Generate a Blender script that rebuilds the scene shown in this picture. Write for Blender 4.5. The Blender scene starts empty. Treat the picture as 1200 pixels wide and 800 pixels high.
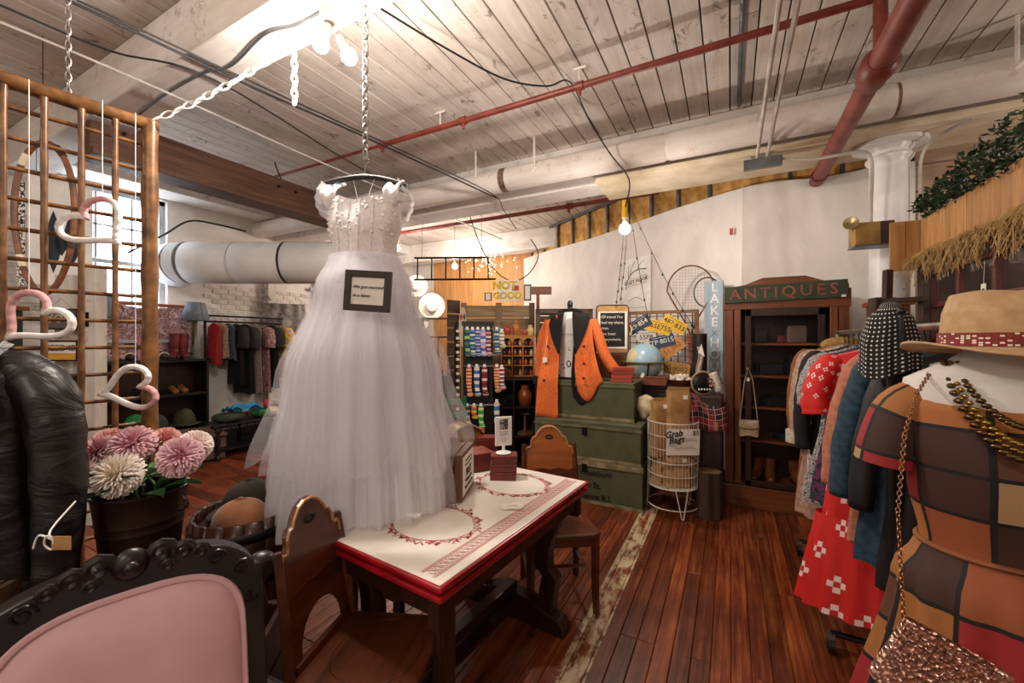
import bpy, math, random
from math import sin, cos, pi, radians as R
from mathutils import Vector as V, Matrix as MX, Euler
rnd = random.Random(7)
S = bpy.context.scene
COL = S.collection
# ---------------------------------------------------------------- camera (y = along the ceiling boards, x = to the right)
F, CXP, CYP, CAMH, YAW = 485.0, 600.0, 398.0, 1.55, math.atan(256 / 485)
cam_d = bpy.data.cameras.new('camera'); cam = bpy.data.objects.new('camera', cam_d); COL.objects.link(cam)
cam.location = (0, 0, CAMH); cam.rotation_euler = (pi / 2, 0, YAW)
cam_d.sensor_width = 36; cam_d.lens = F / 1200 * 36; cam_d.shift_y = -2 / 1200; cam_d.clip_start = .05
S.camera = cam
RT = V((cos(YAW), sin(YAW), 0)); FW = V((-sin(YAW), cos(YAW), 0))
def at(px, py, Z=None, X=None, Y=None, z=None):
    d = RT * ((px - CXP) / F) + FW + V((0, 0, -(py - CYP) / F))
    if Z is None:
        Z = X / d.x if X is not None else Y / d.y if Y is not None else (z - CAMH) / d.z
    return V((0, 0, CAMH)) + d * Z
def cw(lat, Z, z=0): return V((0, 0, z)) + RT * lat + FW * Z
S.view_settings.view_transform = 'Standard'; S.view_settings.look = 'None'
S.view_settings.gamma = 1; S.view_settings.use_curve_mapping = False
S.view_settings.exposure = 0.14
S.cycles.use_denoising = True
S.cycles.max_bounces = 8; S.cycles.transparent_max_bounces = 16; S.cycles.diffuse_bounces = 5
S.cycles.sample_clamp_indirect = 6
# ---------------------------------------------------------------- sky and lamps
W = bpy.data.worlds.new('sky'); S.world = W; W.use_nodes = True
W.node_tree.nodes['Background'].inputs[0].default_value = (.80, .90, 1, 1)
W.node_tree.nodes['Background'].inputs[1].default_value = 9.0
def lamp(name, loc, watts, col, r):
    l = bpy.data.lights.new(name, 'POINT'); l.energy = watts; l.color = col; l.shadow_soft_size = r
    o = bpy.data.objects.new(name, l); o.location = loc; COL.objects.link(o); return o
WARM = (1, .89, .79)
# ---------------------------------------------------------------- materials
def C(h):
    h = h.lstrip('#'); return tuple(((int(h[i:i+2], 16) / 255 + .055) / 1.055) ** 2.4 if int(h[i:i+2], 16) > 10 else int(h[i:i+2], 16) / 255 / 12.92 for i in (0, 2, 4)) + (1,)
class N:
    def __init__(s, name):
        s.m = bpy.data.materials.new(name); s.m.use_nodes = True
        s.t = s.m.node_tree; s.b = s.t.nodes['Principled BSDF']; s.out = s.t.nodes['Material Output']
    def n(s, ty, **kw):
        x = s.t.nodes.new(ty)
        for k, v in kw.items(): setattr(x, k, v)
        return x
    def l(s, a, b): s.t.links.new(a, b)
    def val(s, op, a, b=None):
        x = s.n('ShaderNodeMath', operation=op)
        for i, q in enumerate((a, b)):
            if q is None: continue
            if isinstance(q, (int, float)): x.inputs[i].default_value = q
            else: s.l(q, x.inputs[i])
        return x.outputs[0]
    def mixc(s, f, a, b, mode='MIX'):
        x = s.n('ShaderNodeMix', data_type='RGBA', blend_type=mode)
        for q, i in ((f, 0), (a, 6), (b, 7)):
            if isinstance(q, (int, float, tuple)): x.inputs[i].default_value = q
            else: s.l(q, x.inputs[i])
        return x.outputs[2]
    def ramp(s, f, stops, mode='LINEAR'):
        x = s.n('ShaderNodeValToRGB'); x.color_ramp.interpolation = mode
        e = x.color_ramp.elements
        while len(e) < len(stops): e.new(.5)
        for q, (p, c) in zip(e, stops): q.position = p; q.color = c
        s.l(f, x.inputs[0]); return x.outputs[0]
    def coord(s, kind='Object', scale=(1, 1, 1)):
        if kind == 'World': o = s.n('ShaderNodeNewGeometry').outputs['Position']
        else: o = s.n('ShaderNodeTexCoord').outputs[kind]
        mp = s.n('ShaderNodeMapping'); mp.inputs['Scale'].default_value = scale; s.l(o, mp.inputs[0]); return mp.outputs[0]
    def noise(s, co, sc=5, det=5, rough=.55, dist=0):
        x = s.n('ShaderNodeTexNoise'); x.inputs['Scale'].default_value = sc; x.inputs['Detail'].default_value = det
        x.inputs['Roughness'].default_value = rough; x.inputs['Distortion'].default_value = dist; s.l(co, x.inputs['Vector']); return x.outputs[0]
    def bump(s, h, st, dist=.01):
        x = s.n('ShaderNodeBump'); x.inputs['Strength'].default_value = st; x.inputs['Distance'].default_value = dist
        s.l(h, x.inputs['Height']); s.l(x.outputs[0], s.b.inputs['Normal'])
    def rvar(s, col, lo, hi):
        oi = s.n('ShaderNodeObjectInfo'); mr = s.n('ShaderNodeMapRange'); mr.inputs[3].default_value = lo; mr.inputs[4].default_value = hi
        s.l(oi.outputs['Random'], mr.inputs[0]); h = s.n('ShaderNodeHueSaturation'); s.l(mr.outputs[0], h.inputs['Value']); s.l(col, h.inputs['Color']); return h.outputs[0]
    def fin(s, col=None, rough=.6, metal=0, **kw):
        if col is not None:
            if isinstance(col, tuple): s.b.inputs['Base Color'].default_value = col
            else: s.l(col, s.b.inputs['Base Color'])
        s.b.inputs['Roughness'].default_value = rough; s.b.inputs['Metallic'].default_value = metal
        for k, v in kw.items(): s.b.inputs[k.replace('_', ' ')].default_value = v
        return s.m
MATS = {}
def mat(name, c1, c2=None, sc=6, scale=(1, 1, 1), rough=.6, metal=0, bump=0, var=None, lo=.35, hi=.65, kind='Object', det=5, **kw):
    if name in MATS: return MATS[name]
    q = N(name); c1 = C(c1); c2 = C(c2) if c2 else tuple(x * .8 for x in c1[:3]) + (1,)
    f = q.noise(q.coord(kind, scale), sc, det)
    col = q.ramp(f, [(lo, c1), (hi, c2)])
    if var: col = q.rvar(col, *var)
    if bump: q.bump(f, bump, .004)
    MATS[name] = q.fin(col, rough, metal, **kw); return MATS[name]
def wood(name, c1, c2, axis='x', rough=.5, bump=.25, var=None, sc=3, kind='Object', **kw):
    k = {'x': (.7, 9, 9), 'y': (9, .7, 9), 'z': (9, 9, .7)}[axis]
    return mat(name, c1, c2, sc=sc, scale=k, rough=rough, bump=bump, var=var, kind=kind, det=8, lo=.3, hi=.7, **kw)
def emit(name, c, st):
    q = N(name); return q.fin((0, 0, 0, 1), 1, 0, Emission_Color=C(c), Emission_Strength=st)
# ---------------------------------------------------------------- mesh builder
class MB:
    def __init__(s): s.v = []; s.f = []; s.mi = []; s.uv = []; s.M = MX(); s.m = 0
    def add(s, vs, fs, uv=None):
        k = len(s.v); s.v += [tuple(s.M @ V(p)) for p in vs]; s.uv += uv if uv else [(0, 0)] * len(vs)
        s.f += [[i + k for i in q] for q in fs]; s.mi += [s.m] * len(fs); return s
    def box(s, c, d, rot=None):
        x, y, z = (q / 2 for q in d); m = Euler(rot).to_matrix() if rot else MX.Identity(3)
        p = [m @ V((i * x, j * y, k * z)) + V(c) for k in (-1, 1) for j in (-1, 1) for i in (-1, 1)]
        return s.add(p, [(0, 2, 3, 1), (4, 5, 7, 6), (0, 1, 5, 4), (2, 6, 7, 3), (0, 4, 6, 2), (1, 3, 7, 5)],
                     [(-1 + i, -1 + j) for k in (0, 1) for j in (0, 1) for i in (0, 1)])
    def bx(s, x0, x1, y0, y1, z0, z1): return s.box(((x0+x1)/2, (y0+y1)/2, (z0+z1)/2), (x1-x0, y1-y0, z1-z0))
    def tube(s, pts, r, n=8, closed=False, cap=True, flat=1):
        pts = [V(p) for p in pts]; L = len(pts); rs = r if isinstance(r, (list, tuple)) else [r] * L
        vs = []; up = V((0, 0, 1)); prev = None
        for i, p in enumerate(pts):
            t = (pts[(i + 1) % L] - pts[i - 1]) if closed else (pts[min(i + 1, L - 1)] - pts[max(i - 1, 0)])
            t = t.normalized() if t.length > 1e-9 else V((0, 0, 1))
            if prev is None: a = t.cross(up) if abs(t.z) < .95 else t.cross(V((0, 1, 0)))
            else: a = prev - t * prev.dot(t)
            a = a.normalized() if a.length > 1e-6 else t.orthogonal().normalized(); prev = a; b = t.cross(a)
            for k in range(n):
                w = 2 * pi * k / n; vs.append(p + (a * cos(w) + b * sin(w) * flat) * rs[i])
        fs = [(i * n + k, i * n + (k + 1) % n, (i + 1) % L * n + (k + 1) % n, (i + 1) % L * n + k) for i in range(L if closed else L - 1) for k in range(n)]
        if cap and not closed: fs += [tuple(range(n))[::-1], tuple(range((L - 1) * n, L * n))]
        return s.add(vs, fs, [(k / n, i / max(1, L - 1)) for i in range(L) for k in range(n)])
    def lathe(s, prof, n=20, c=(0, 0, 0), sx=1, sy=1, cap=False):
        vs = [(c[0] + r * sx * cos(2*pi*k/n), c[1] + r * sy * sin(2*pi*k/n), c[2] + z) for r, z in prof for k in range(n + 1)]
        fs = [(i*(n+1)+k, i*(n+1)+k+1, (i+1)*(n+1)+k+1, (i+1)*(n+1)+k) for i in range(len(prof)-1) for k in range(n)]
        if cap: fs += [tuple(range(n))[::-1], tuple(range((len(prof)-1)*(n+1), (len(prof)-1)*(n+1)+n))]
        return s.add(vs, fs, [(k / n, i / max(1, len(prof) - 1)) for i in range(len(prof)) for k in range(n + 1)])
    def grid(s, fn, nu, nv):
        vs = []; uv = []
        for j in range(nv + 1):
            for i in range(nu + 1): vs.append(fn(i / nu, j / nv)); uv.append((i / nu, j / nv))
        return s.add(vs, [(j*(nu+1)+i, j*(nu+1)+i+1, (j+1)*(nu+1)+i+1, (j+1)*(nu+1)+i) for j in range(nv) for i in range(nu)], uv)
    def ball(s, c, r, nu=14, nv=8):
        r = r if isinstance(r, (tuple, list)) else (r, r, r)
        return s.grid(lambda u, w: (c[0] + r[0]*cos(2*pi*u)*sin(pi*w), c[1] + r[1]*sin(2*pi*u)*sin(pi*w), c[2] - r[2]*cos(pi*w)), nu, nv)
    def prism(s, poly, y0, y1):      # outline in x,z pushed along y
        n = len(poly); vs = [(x, y0, z) for x, z in poly] + [(x, y1, z) for x, z in poly]
        return s.add(vs, [tuple(range(n)), tuple(range(2*n-1, n-1, -1))] + [(i, i + n, (i+1) % n + n, (i+1) % n) for i in range(n)], [(x, z) for x, z in poly] * 2)
    def build(s, name, mats, parent=None, smooth=False, bevel=0, solid=0, sub=0, sharp=40, loc=None):
        me = bpy.data.meshes.new(name); me.from_pydata(s.v, [], s.f)
        for q in (mats if isinstance(mats, (list, tuple)) else [mats]): me.materials.append(q)
        if any(s.mi): me.polygons.foreach_set('material_index', s.mi)
        ul = me.uv_layers.new(name='UVMap'); lv = [0] * len(me.loops); me.loops.foreach_get('vertex_index', lv)
        ul.data.foreach_set('uv', [q for i in lv for q in s.uv[i]])
        if smooth:
            me.polygons.foreach_set('use_smooth', [True] * len(me.polygons)); me.set_sharp_from_angle(angle=R(sharp))
        me.update(); o = link(name, me, parent)
        if loc is not None: o.location = loc
        if solid: md = o.modifiers.new('t', 'SOLIDIFY'); md.thickness = solid; md.offset = 0
        if bevel: md = o.modifiers.new('b', 'BEVEL'); md.width = bevel; md.segments = 2; md.limit_method = 'ANGLE'
        if sub: md = o.modifiers.new('s', 'SUBSURF'); md.levels = sub; md.render_levels = sub
        return o
def link(name, data, parent=None):
    o = bpy.data.objects.new(name, data); COL.objects.link(o)
    if parent: o.parent = parent
    return o
def tag(o, label, cat, group=None):
    o['label'] = label; o['category'] = cat
    if group: o['group'] = group
    return o
def thing(name, label, cat, loc=(0, 0, 0), rz=0, group=None):
    o = link(name, None); o.empty_display_size = .05; o.location = loc; o.rotation_euler = (0, 0, rz); return tag(o, label, cat, group)
def struct(o): o['kind'] = 'structure'; return o
def copyof(o, parent=None, loc=None, rot=None, scale=None):
    c = o.copy(); COL.objects.link(c); c.parent = parent
    if loc is not None: c.location = loc
    if rot is not None: c.rotation_euler = rot
    if scale is not None: c.scale = scale
    return c
def dup(root, loc, rz, label=None, group=None, scale=None):
    r = copyof(root, None, loc, (0, 0, rz), scale)
    if label: r['label'] = label
    if group: r['group'] = group
    for ch in [q for q in ALLCH(root)]:
        c = copyof(ch, r)
        for g in ALLCH(ch): copyof(g, c)
    return r
def ALLCH(o): return [q for q in COL.objects if q.parent == o]
def text(s, size, m, parent, loc, rot=(pi / 2, 0, 0), shear=0, name='lettering', ext=.0006, align='CENTER', sp=1, bold=0):
    cu = bpy.data.curves.new(name, 'FONT'); cu.body = s; cu.size = size; cu.shear = shear; cu.extrude = ext; cu.align_x = align; cu.align_y = 'CENTER'
    cu.space_character = sp; cu.resolution_u = 2; cu.offset = bold
    t = bpy.data.objects.new(name, cu); me = bpy.data.meshes.new_from_object(t); bpy.data.objects.remove(t)
    me.materials.clear(); me.materials.append(m)
    o = link(name, me, parent); o.location = loc; o.rotation_euler = rot; return o
def squiggle(m, parent, loc, w, h, n=7, r=.001, rot=(0, 0, 0), name='handwriting', seed=1):
    q = random.Random(seed); b = MB(); k = n * 4
    b.tube([(-w/2 + w*i/k + sin(i*1.7)*w/n*.2, 0, h*.5*sin(i*pi/2 + .3) * q.uniform(.4, 1)) for i in range(k + 1)], r, 4)
    o = b.build(name, m, parent); o.location = loc; o.rotation_euler = rot; return o
def arc(cx, cz, r, a0, a1, n, rz=None): return [(cx + r*cos(R(a0 + (a1-a0)*i/n)), cz + (rz or r)*sin(R(a0 + (a1-a0)*i/n))) for i in range(n + 1)]
def lerp(a, b, t): return a + (b - a) * t
def prof(pts, t):
    for (a, x), (b, y) in zip(pts, pts[1:]):
        if t <= b: return lerp(x, y, (t - a) / max(1e-9, b - a))
    return pts[-1][1]
def sm(pts, t):
    for (a, x), (b, y) in zip(pts, pts[1:]):
        if t <= b:
            k = (t - a) / max(1e-9, b - a); return lerp(x, y, k*k*(3 - 2*k))
    return pts[-1][1]
_link = None
def chain(name, label, cat, pts, ll, lr, m, group=None):   # each link a part
    t = thing(name, label, cat, pts[0], 0, group)
    b = MB(); b.tube([(lr*3.0*cos(w), 0, ll*.62*sin(w)) for w in [2*pi*i/10 for i in range(10)]], lr, 5, closed=True)
    first = None
    for p, q in zip(pts, pts[1:]):
        d = V(q) - V(p); n = max(1, round(d.length / ll)); rot = d.to_track_quat('Z', 'Y')
        for i in range(n):
            o = b.build('link', m, t, smooth=True) if first is None else copyof(first, t); first = first or o
            o.location = V(p) + d * ((i + .5) / n) - V(pts[0]); e = rot @ Euler((0, 0, pi/2 if i % 2 else .1)).to_quaternion(); o.rotation_euler = e.to_euler()
    return t
def cable(name, label, pts, r, m, sub=6, cat='cable', n=6):
    P = [V(p) for p in pts]; out = []
    for i in range(len(P) - 1):
        a, b, c, d = P[max(i-1, 0)], P[i], P[i+1], P[min(i+2, len(P)-1)]
        for k in range(sub):
            t = k / sub; out.append(.5*((2*b) + (c-a)*t + (2*a-5*b+4*c-d)*t*t + (3*b-a-3*c+d)*t**3))
    out.append(P[-1]); o0 = out[0].copy(); b = MB(); b.tube([p - o0 for p in out], r, n)
    return tag(b.build(name, m, None, smooth=True, loc=o0), label, cat)
def curve(pts, sub=6):
    P = [V(p) for p in pts]; out = []
    for i in range(len(P) - 1):
        a, b, c, d = P[max(i-1, 0)], P[i], P[i+1], P[min(i+2, len(P)-1)]
        for k in range(sub):
            t = k / sub; out.append(.5*((2*b) + (c-a)*t + (2*a-5*b+4*c-d)*t*t + (3*b-a-3*c+d)*t**3))
    return out + [P[-1]]
# ================================================================ SETTING
CEIL, BEAMZ = 3.60, 3.15
XL, YB = -6.6, 7.5
# --- floor
def floor_mat():
    q = N('floor_boards'); w = q.coord('World', (1, 1, 1)); oi = q.n('ShaderNodeObjectInfo')
    ad = q.n('ShaderNodeVectorMath', operation='ADD'); q.l(q.coord('Object', (14, .8, 14)), ad.inputs[0]); q.l(oi.outputs['Random'], ad.inputs[1])
    g = q.noise(ad.outputs[0], 3, 8, .6); col = q.ramp(g, [(.25, C('34130a')), (.5, C('7c3819')), (.78, C('b06a34'))])
    col = q.rvar(col, .55, 1.4)
    wear = q.ramp(q.noise(w, 2.2, 6, .65), [(.36, (.60, .54, .54, 1)), (.62, (1, 1, 1, 1))]); col = q.mixc(1.0, col, wear, 'MULTIPLY')
    stain = q.ramp(q.noise(w, 14, 5, .7, 1), [(.60, (0, 0, 0, 1)), (.72, (1, 1, 1, 1))]); col = q.mixc(q.val('MULTIPLY', stain, .55), col, C('241009'))
    # the worn cream line painted on the boards
    sx = q.n('ShaderNodeSeparateXYZ'); q.l(w, sx.inputs[0]); x = sx.outputs[0]
    inn = q.val('LESS_THAN', q.val('ABSOLUTE', q.val('ADD', x, .652)), .068); yl = q.val('LESS_THAN', sx.outputs[1], 4.05)
    worn = q.ramp(q.noise(q.coord('World', (1, .35, 1)), 16, 7, .75), [(.46, (1, 1, 1, 1)), (.56, (0, 0, 0, 1))])
    f = q.val('MULTIPLY', q.val('MULTIPLY', inn, yl), q.val('MULTIPLY', worn, .9)); col = q.mixc(f, col, C('cdbb96'))
    q.bump(g, .25, .004); rr = q.ramp(q.noise(w, 5, 4), [(.3, (.26,)*3 + (1,)), (.7, (.5,)*3 + (1,))]); q.l(rr, q.b.inputs['Roughness'])
    m = q.fin(col, .4); q.l(rr, q.b.inputs['Roughness']); return m
FLM = floor_mat()
sub = mat('subfloor_dark', '1a0c07', '0d0604', rough=.9)
b = MB(); b.bx(XL - .3, 4.2, -3.2, 8.4, -.12, -.018); floor = struct(b.build('floor', sub))
def plank_mesh(L, w, th, ch=.003):
    b = MB(); x, y = w/2, L/2
    b.add([(-x, -y, -th), (x, -y, -th), (x, y, -th), (-x, y, -th), (-x, -y, -ch), (x, -y, -ch), (x, y, -ch), (-x, y, -ch),
           (-x+ch, -y+ch, 0), (x-ch, -y+ch, 0), (x-ch, y-ch, 0), (-x+ch, y-ch, 0)],
          [(0,1,5,4), (1,2,6,5), (2,3,7,6), (3,0,4,7), (4,5,9,8), (5,6,10,9), (6,7,11,10), (7,4,8,11), (8,9,10,11)]); return b
PM = {}
def plank(L, w, th, m, parent, loc, rot, name='floorboard'):
    k = (round(L, 2), w, m.name)
    if k not in PM: PM[k] = plank_mesh(L, w, th).build(name, m, parent); o = PM[k]
    else: o = copyof(PM[k], parent)
    o.location = loc; o.rotation_euler = rot; return o
x = -2.75 + .043
while x < 2.0:
    y = -.2 + rnd.choice((0, -.8, -1.6)); end = 5.2 if x > -.2 else 7.2
    while y < end:
        L = rnd.choice((2.4, 3.2)); plank(L - .003, .084, .02, FLM, floor, (x, y + L/2, 0), (0, 0, 0)); y += L
    x += .086
y = -1.2
while y < 6.2:
    L = rnd.choice((1.6, 2.25)); x0 = -2.752
    for L in (L, 3.85 - L): plank(L - .003, .146, .02, FLM, floor, (x0 - L/2, y, 0), (0, 0, pi/2)); x0 -= L
    y += .149
# --- ceiling
def white_wood(name, base, worn_, dirt, stretch):
    q = N(name); oi = q.n('ShaderNodeObjectInfo'); w = q.coord('World')
    g = q.noise(q.coord('World', stretch), 3, 8, .6); col = q.ramp(g, [(.3, C(base)), (.75, C(worn_))])
    big = q.ramp(q.noise(w, 1.1, 5, .6), [(.4, (1, 1, 1, 1)), (.75, (.70, .64, .60, 1))]); col = q.mixc(1.0, col, big, 'MULTIPLY')
    col = q.rvar(col, .9, 1.06)
    p = q.ramp(q.noise(q.coord('World', (1.3, .8, 1)), 6.5, 8, .8, .6), [(.575, (0, 0, 0, 1)), (.63, (1, 1, 1, 1))])
    col = q.mixc(q.val('MULTIPLY', p, .7), col, C(dirt)); q.bump(g, .15, .004); return q.fin(col, .75)
CLM = white_wood('ceiling_paint', 'e2dad2', 'c9bdb2', '57463c', (9, .7, 9))
BMM = white_wood('beam_paint', 'f4f1ed', 'e2dbd4', 'b5a498', (.6, 8, 8))
gap = mat('gap_dark', '2a201a', '1a130f', rough=.9)
b = MB(); b.bx(XL - .3, 4.2, -3.2, 8.4, CEIL + .022, CEIL + .12); ceiling = struct(b.build('ceiling', gap))
x = XL + .08
while x < 4.1:
    ys = rnd.choice(((-3.2, 2.1, 8.2), (-3.2, 3.0, 8.2), (-3.2, .6, 4.35, 8.2)))
    for a, c in zip(ys, ys[1:]): plank(c - a - .004, .155, .022, CLM, ceiling, (x, (a + c)/2, CEIL), (0, pi, 0), 'ceiling_board')
    x += .165
n = 0
for y0, y1, z0 in ((1.27, 1.57, 3.25), (4.18, 4.52, BEAMZ), (-1.75, -1.45, 3.25), (6.9, 7.2, 3.22)):
    n += 1; b = MB(); b.bx(XL, 4.0, y0, y1, z0, CEIL - .002); struct(b.build(f'trim_{n}', BMM, None, bevel=.012))
b = MB(); b.bx(-1.2, 3.9, 4.10, 4.62, BEAMZ - .035, BEAMZ - .004); b.bx(-1.2, 3.9, 4.05, 4.10, BEAMZ - .035, BEAMZ + .02)
struct(b.build('trim_5', mat('cream_strip', 'e6d8bf', 'cdb896', sc=4), None, bevel=.004))
# soffit along the left wall
b = MB(); b.bx(XL, XL + .42, -2.9, 7.3, 3.40, CEIL - .003); struct(b.build('trim_6', BMM, None, bevel=.01))
# --- walls
WALLW = mat('white_wall', 'e4e0da', 'cfc8c0', sc=2.5, rough=.85, bump=.1)
# left wall with a tall window opening
wy0, wy1, wz0, wz1 = 1.72, 2.72, 1.55, 3.38
b = MB(); b.bx(XL - .3, XL, -3.2, wy0, 0, CEIL); b.bx(XL - .3, XL, wy1, 8.2, 0, CEIL); b.bx(XL - .3, XL, wy0, wy1, 0, wz0); b.bx(XL - .3, XL, wy0, wy1, wz1, CEIL)
wall_left = struct(b.build('wall_left', WALLW))
brick_m = mat('white_brick', 'e3ddd5', 'c8beb4', sc=9, rough=.9, bump=.5, var=(.88, 1.05))
bm = MB(); bm.box((0, 0, 0), (.014, .204, .062)); first = None
for ya, yb, za, zb in ((.35, 1.7, 1.75, 2.9), (3.25, 4.75, 1.3, 2.35)):
    r = 0; z = za
    while z < zb:
        y = ya + (r % 2) * .107
        while y < yb:
            if first is None: first = o = bm.build('brick', brick_m, wall_left, bevel=.006)
            else: o = copyof(first, wall_left)
            o.location = (XL + .006 + rnd.uniform(-.002, .002), y, z); y += .214
        z += .073; r += 1
win = struct(link('window_1', None)); win.location = (XL - .12, (wy0 + wy1)/2, wz0)
ww, wh = wy1 - wy0, wz1 - wz0; fr = mat('window_paint', 'c9ccd0', 'aab0b6', rough=.5)
b = MB()
for s in (-1, 1): b.box((0, s*(ww/2 - .03), wh/2), (.08, .06, wh))
b.box((0, 0, .03), (.08, ww, .06)); b.box((0, 0, wh - .03), (.08, ww, .06)); b.box((0, 0, wh*.52), (.09, ww, .05))
b.build('window_frame', fr, win, bevel=.006)
b = MB()
for s in (-.17, .17): b.box((0, s, wh/2), (.03, .022, wh - .1))
for s in (.26, .76): b.box((0, 0, wh*s), (.03, ww - .1, .022))
b.build('muntin', fr, win)
b = MB(); b.box((.1, 0, -.02), (.34, ww + .12, .04)); b.build('window_sill', fr, win, bevel=.006)
gl = N('window_glass'); gl.fin((1, 1, 1, 1), .02, 0, Transmission_Weight=1.0, IOR=1.0)
for i in range(3):
    for j in range(2):
        b = MB(); b.box((-.005, (i - 1)*.33, wh*(.27 + .49*j)), (.004, .31, wh*.43)); b.build('pane', gl.m, win)
# back wall: light wood sheathing + white part at the left
b = MB(); b.bx(XL, 4.2, YB, YB + .15, 0, CEIL); wall_back = struct(b.build('wall_back', WALLW))
ply = wood('warm_board', 'd8a266', 'b97c42', 'z', rough=.6, bump=.1, var=(.85, 1.1))
bo = None
for i in range(5):
    if bo is None: b = MB(); b.box((0, 0, 1.75), (.50, .02, 3.3)); bo = o = b.build('panel', ply, wall_back)
    else: o = copyof(bo, wall_back)
    o.location = (-5.70 + i*.505, YB - .012, 0)
# white wrapped partition: right run, corner, angled run
sheet = N('white_sheet'); nz = sheet.noise(sheet.coord('World', (1, 1, .6)), 3.5, 6, .6, .4); sheet.bump(nz, .35, .03)
sheet.fin(sheet.ramp(nz, [(.3, C('eae4de')), (.7, C('d9d2cc'))]), .55)
CR = V((.11, 4.92, 0)); AD = V((-.9647, .6215, 0)).normalized(); AEND = CR + AD * 4.4; AN = V((AD.y, -AD.x, 0))  # AN: into the wall
AN = V((.6215, .9647, 0)).normalized()
def wall_run(name, a, bb, top, nrm):
    b = MB()
    def fn(u, w):
        p = a.lerp(bb, u); d = .004*sin(u*19 + w*3) * sin(w*pi) + .002*sin(u*47 + w*11); return (p.x - nrm.x*d, p.y - nrm.y*d, top*w + (.015*sin(u*9) if w == 1 else 0))
    b.grid(fn, 60, 16); k = len(b.v)
    b.add([tuple(a + nrm*.06), tuple(bb + nrm*.06), tuple(bb + nrm*.06 + V((0, 0, top - .02))), tuple(a + nrm*.06 + V((0, 0, top - .02)))], [(0, 1, 2, 3)])
    return struct(b.build(name, sheet.m, None, smooth=True))
wall_run('wall_partition', CR, AEND, 3.13, AN); wall_run('wall_center', CR, V((1.45, 4.92, 0)), 3.13, V((0, 1, 0)))
# studs and insulation showing above the sheet
ins = mat('insulation', 'ecbd70', 'b58040', sc=7, rough=.95, bump=1.0, var=(.8, 1.15)); steel = mat('galvanised', '5d6266', '7b8084', rough=.4, metal=.7)
head = thing('partition_head', 'open stud strip stuffed with yellow insulation above white sheeted partition', 'insulation', CR)
for base, d, nn, L in ((V((0, 0, 0)), AD, AN, 4.4), (V((0, 0, 0)), V((1, 0, 0)), V((0, 1, 0)), 1.4)):
    ang = math.atan2(d.y, d.x); k = int(L/.42)
    for i in range(k):
        p = base + d*(i*.42 + .21); b = MB()
        b.grid(lambda u, w: (( u - .5)*.40, -.02*sin(pi*u)*sin(pi*w)*(1 if d.x < 0 else 1) - .012*sin(u*14 + i)*sin(w*9), (w - .5)*.46), 8, 6)
        o = b.build('insulation_batt', ins, head, smooth=True); o.location = p + nn*.09 + V((0, 0, 3.36)); o.rotation_euler = (0, 0, ang)
        b = MB(); b.box((0, 0, 0), (.035, .05, .46)); o = b.build('stud', steel, head); o.location = p + d*.21 + nn*.07 + V((0, 0, 3.36)); o.rotation_euler = (0, 0, ang)
    b = MB(); b.box((0, 0, 0), (L, .06, .04)); o = b.build('top_track', steel, head); o.location = base + d*(L/2) + nn*.07 + V((0, 0, 3.575)); o.rotation_euler = (0, 0, ang)
# right: horizontal plank wall seen over the shop front
hp = wood('pale_plank', 'd2b498', 'ac8a6e', 'x', rough=.7, bump=.2, var=(.8, 1.12))
b = MB(); b.bx(1.45, 4.2, 5.02, 5.12, 0, CEIL); wr = struct(b.build('wall_far_right', gap)); bo = None
for i in range(15):
    if bo is None: b = MB(); b.box((0, 0, 0), (2.7, .025, .232)); bo = o = b.build('board', hp, wr, bevel=.003)
    else: o = copyof(bo, wr)
    o.location = (2.82, 5.005, .12 + i*.24)
b = MB(); b.bx(4.0, 4.2, -3.2, 8.2, 0, CEIL); struct(b.build('wall_right', WALLW))
b = MB(); b.bx(XL, 4.2, -3.2, -3.0, 0, CEIL); struct(b.build('wall_front', WALLW))
# --- column
colw = mat('column_paint', 'f1f0ee', 'dcdad8', sc=5, rough=.35)
t = struct(link('column', None)); t.location = (1.12, 4.33, 0); t['label'] = 'round white cast iron column with flared capital beside plank shop front'
b = MB(); b.lathe([(.17, 0), (.17, .08), (.14, .12), (.13, .2), (.122, 2.9), (.124, 2.95), (.145, 2.975), (.15, 2.995), (.13, 3.01), (.13, 3.04), (.15, 3.06), (.15, 3.11)], 32); b.build('shaft', colw, t, smooth=True, sharp=50)
b = MB(); b.lathe([(0, 3.06), (.15, 3.07), (.19, 3.085), (.19, 3.112), (0, 3.112)], 32, sx=1.25); b.build('bearing_plate', colw, t, smooth=True)
# --- big white insulated pipe in front of the beam
wp = white_wood('pipe_wrap', 'efe9e3', 'ddd2c8', 'c3a58f', (.7, 6, 6))
t = thing('insulated_pipe', 'thick white wrapped pipe running under ceiling in front of white beam', 'pipe', (0, 3.925, 3.275))
xs = [-7.0, -4.6, -2.15, -.5, 1.05, 2.5, 3.95]
for i, (a, c) in enumerate(zip(xs, xs[1:])):
    b = MB(); b.tube([(a + .01, 0, 0), (a + .03, 0, 0), (c - .03, 0, 0), (c - .01, 0, 0)], [.112, .122, .122, .112], 24); b.build('pipe_section', wp, t, smooth=True, sharp=50)
jb = mat('joint_rust', '8a6a55', '4b382d', sc=20, bump=.5)
for i, a in enumerate(xs[1:-1]): b = MB(); b.tube([(a - .035, 0, 0), (a + .035, 0, 0)], .1245 if i in (1, 4) else .112, 24); b.build('joint_band', jb if i in (1, 3) else wp, t, smooth=True)
for a in (-2.45, -1.75, 1.6, 1.9): b = MB(); b.tube([(a, -.125, .01), (a, -.13, .32)], .012, 8); b.tube([(a - .02, -.13, -.02), (a + .02, -.13, .02)], .02, 8); b.build('hanger_rod', wp, t, smooth=True)
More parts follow.
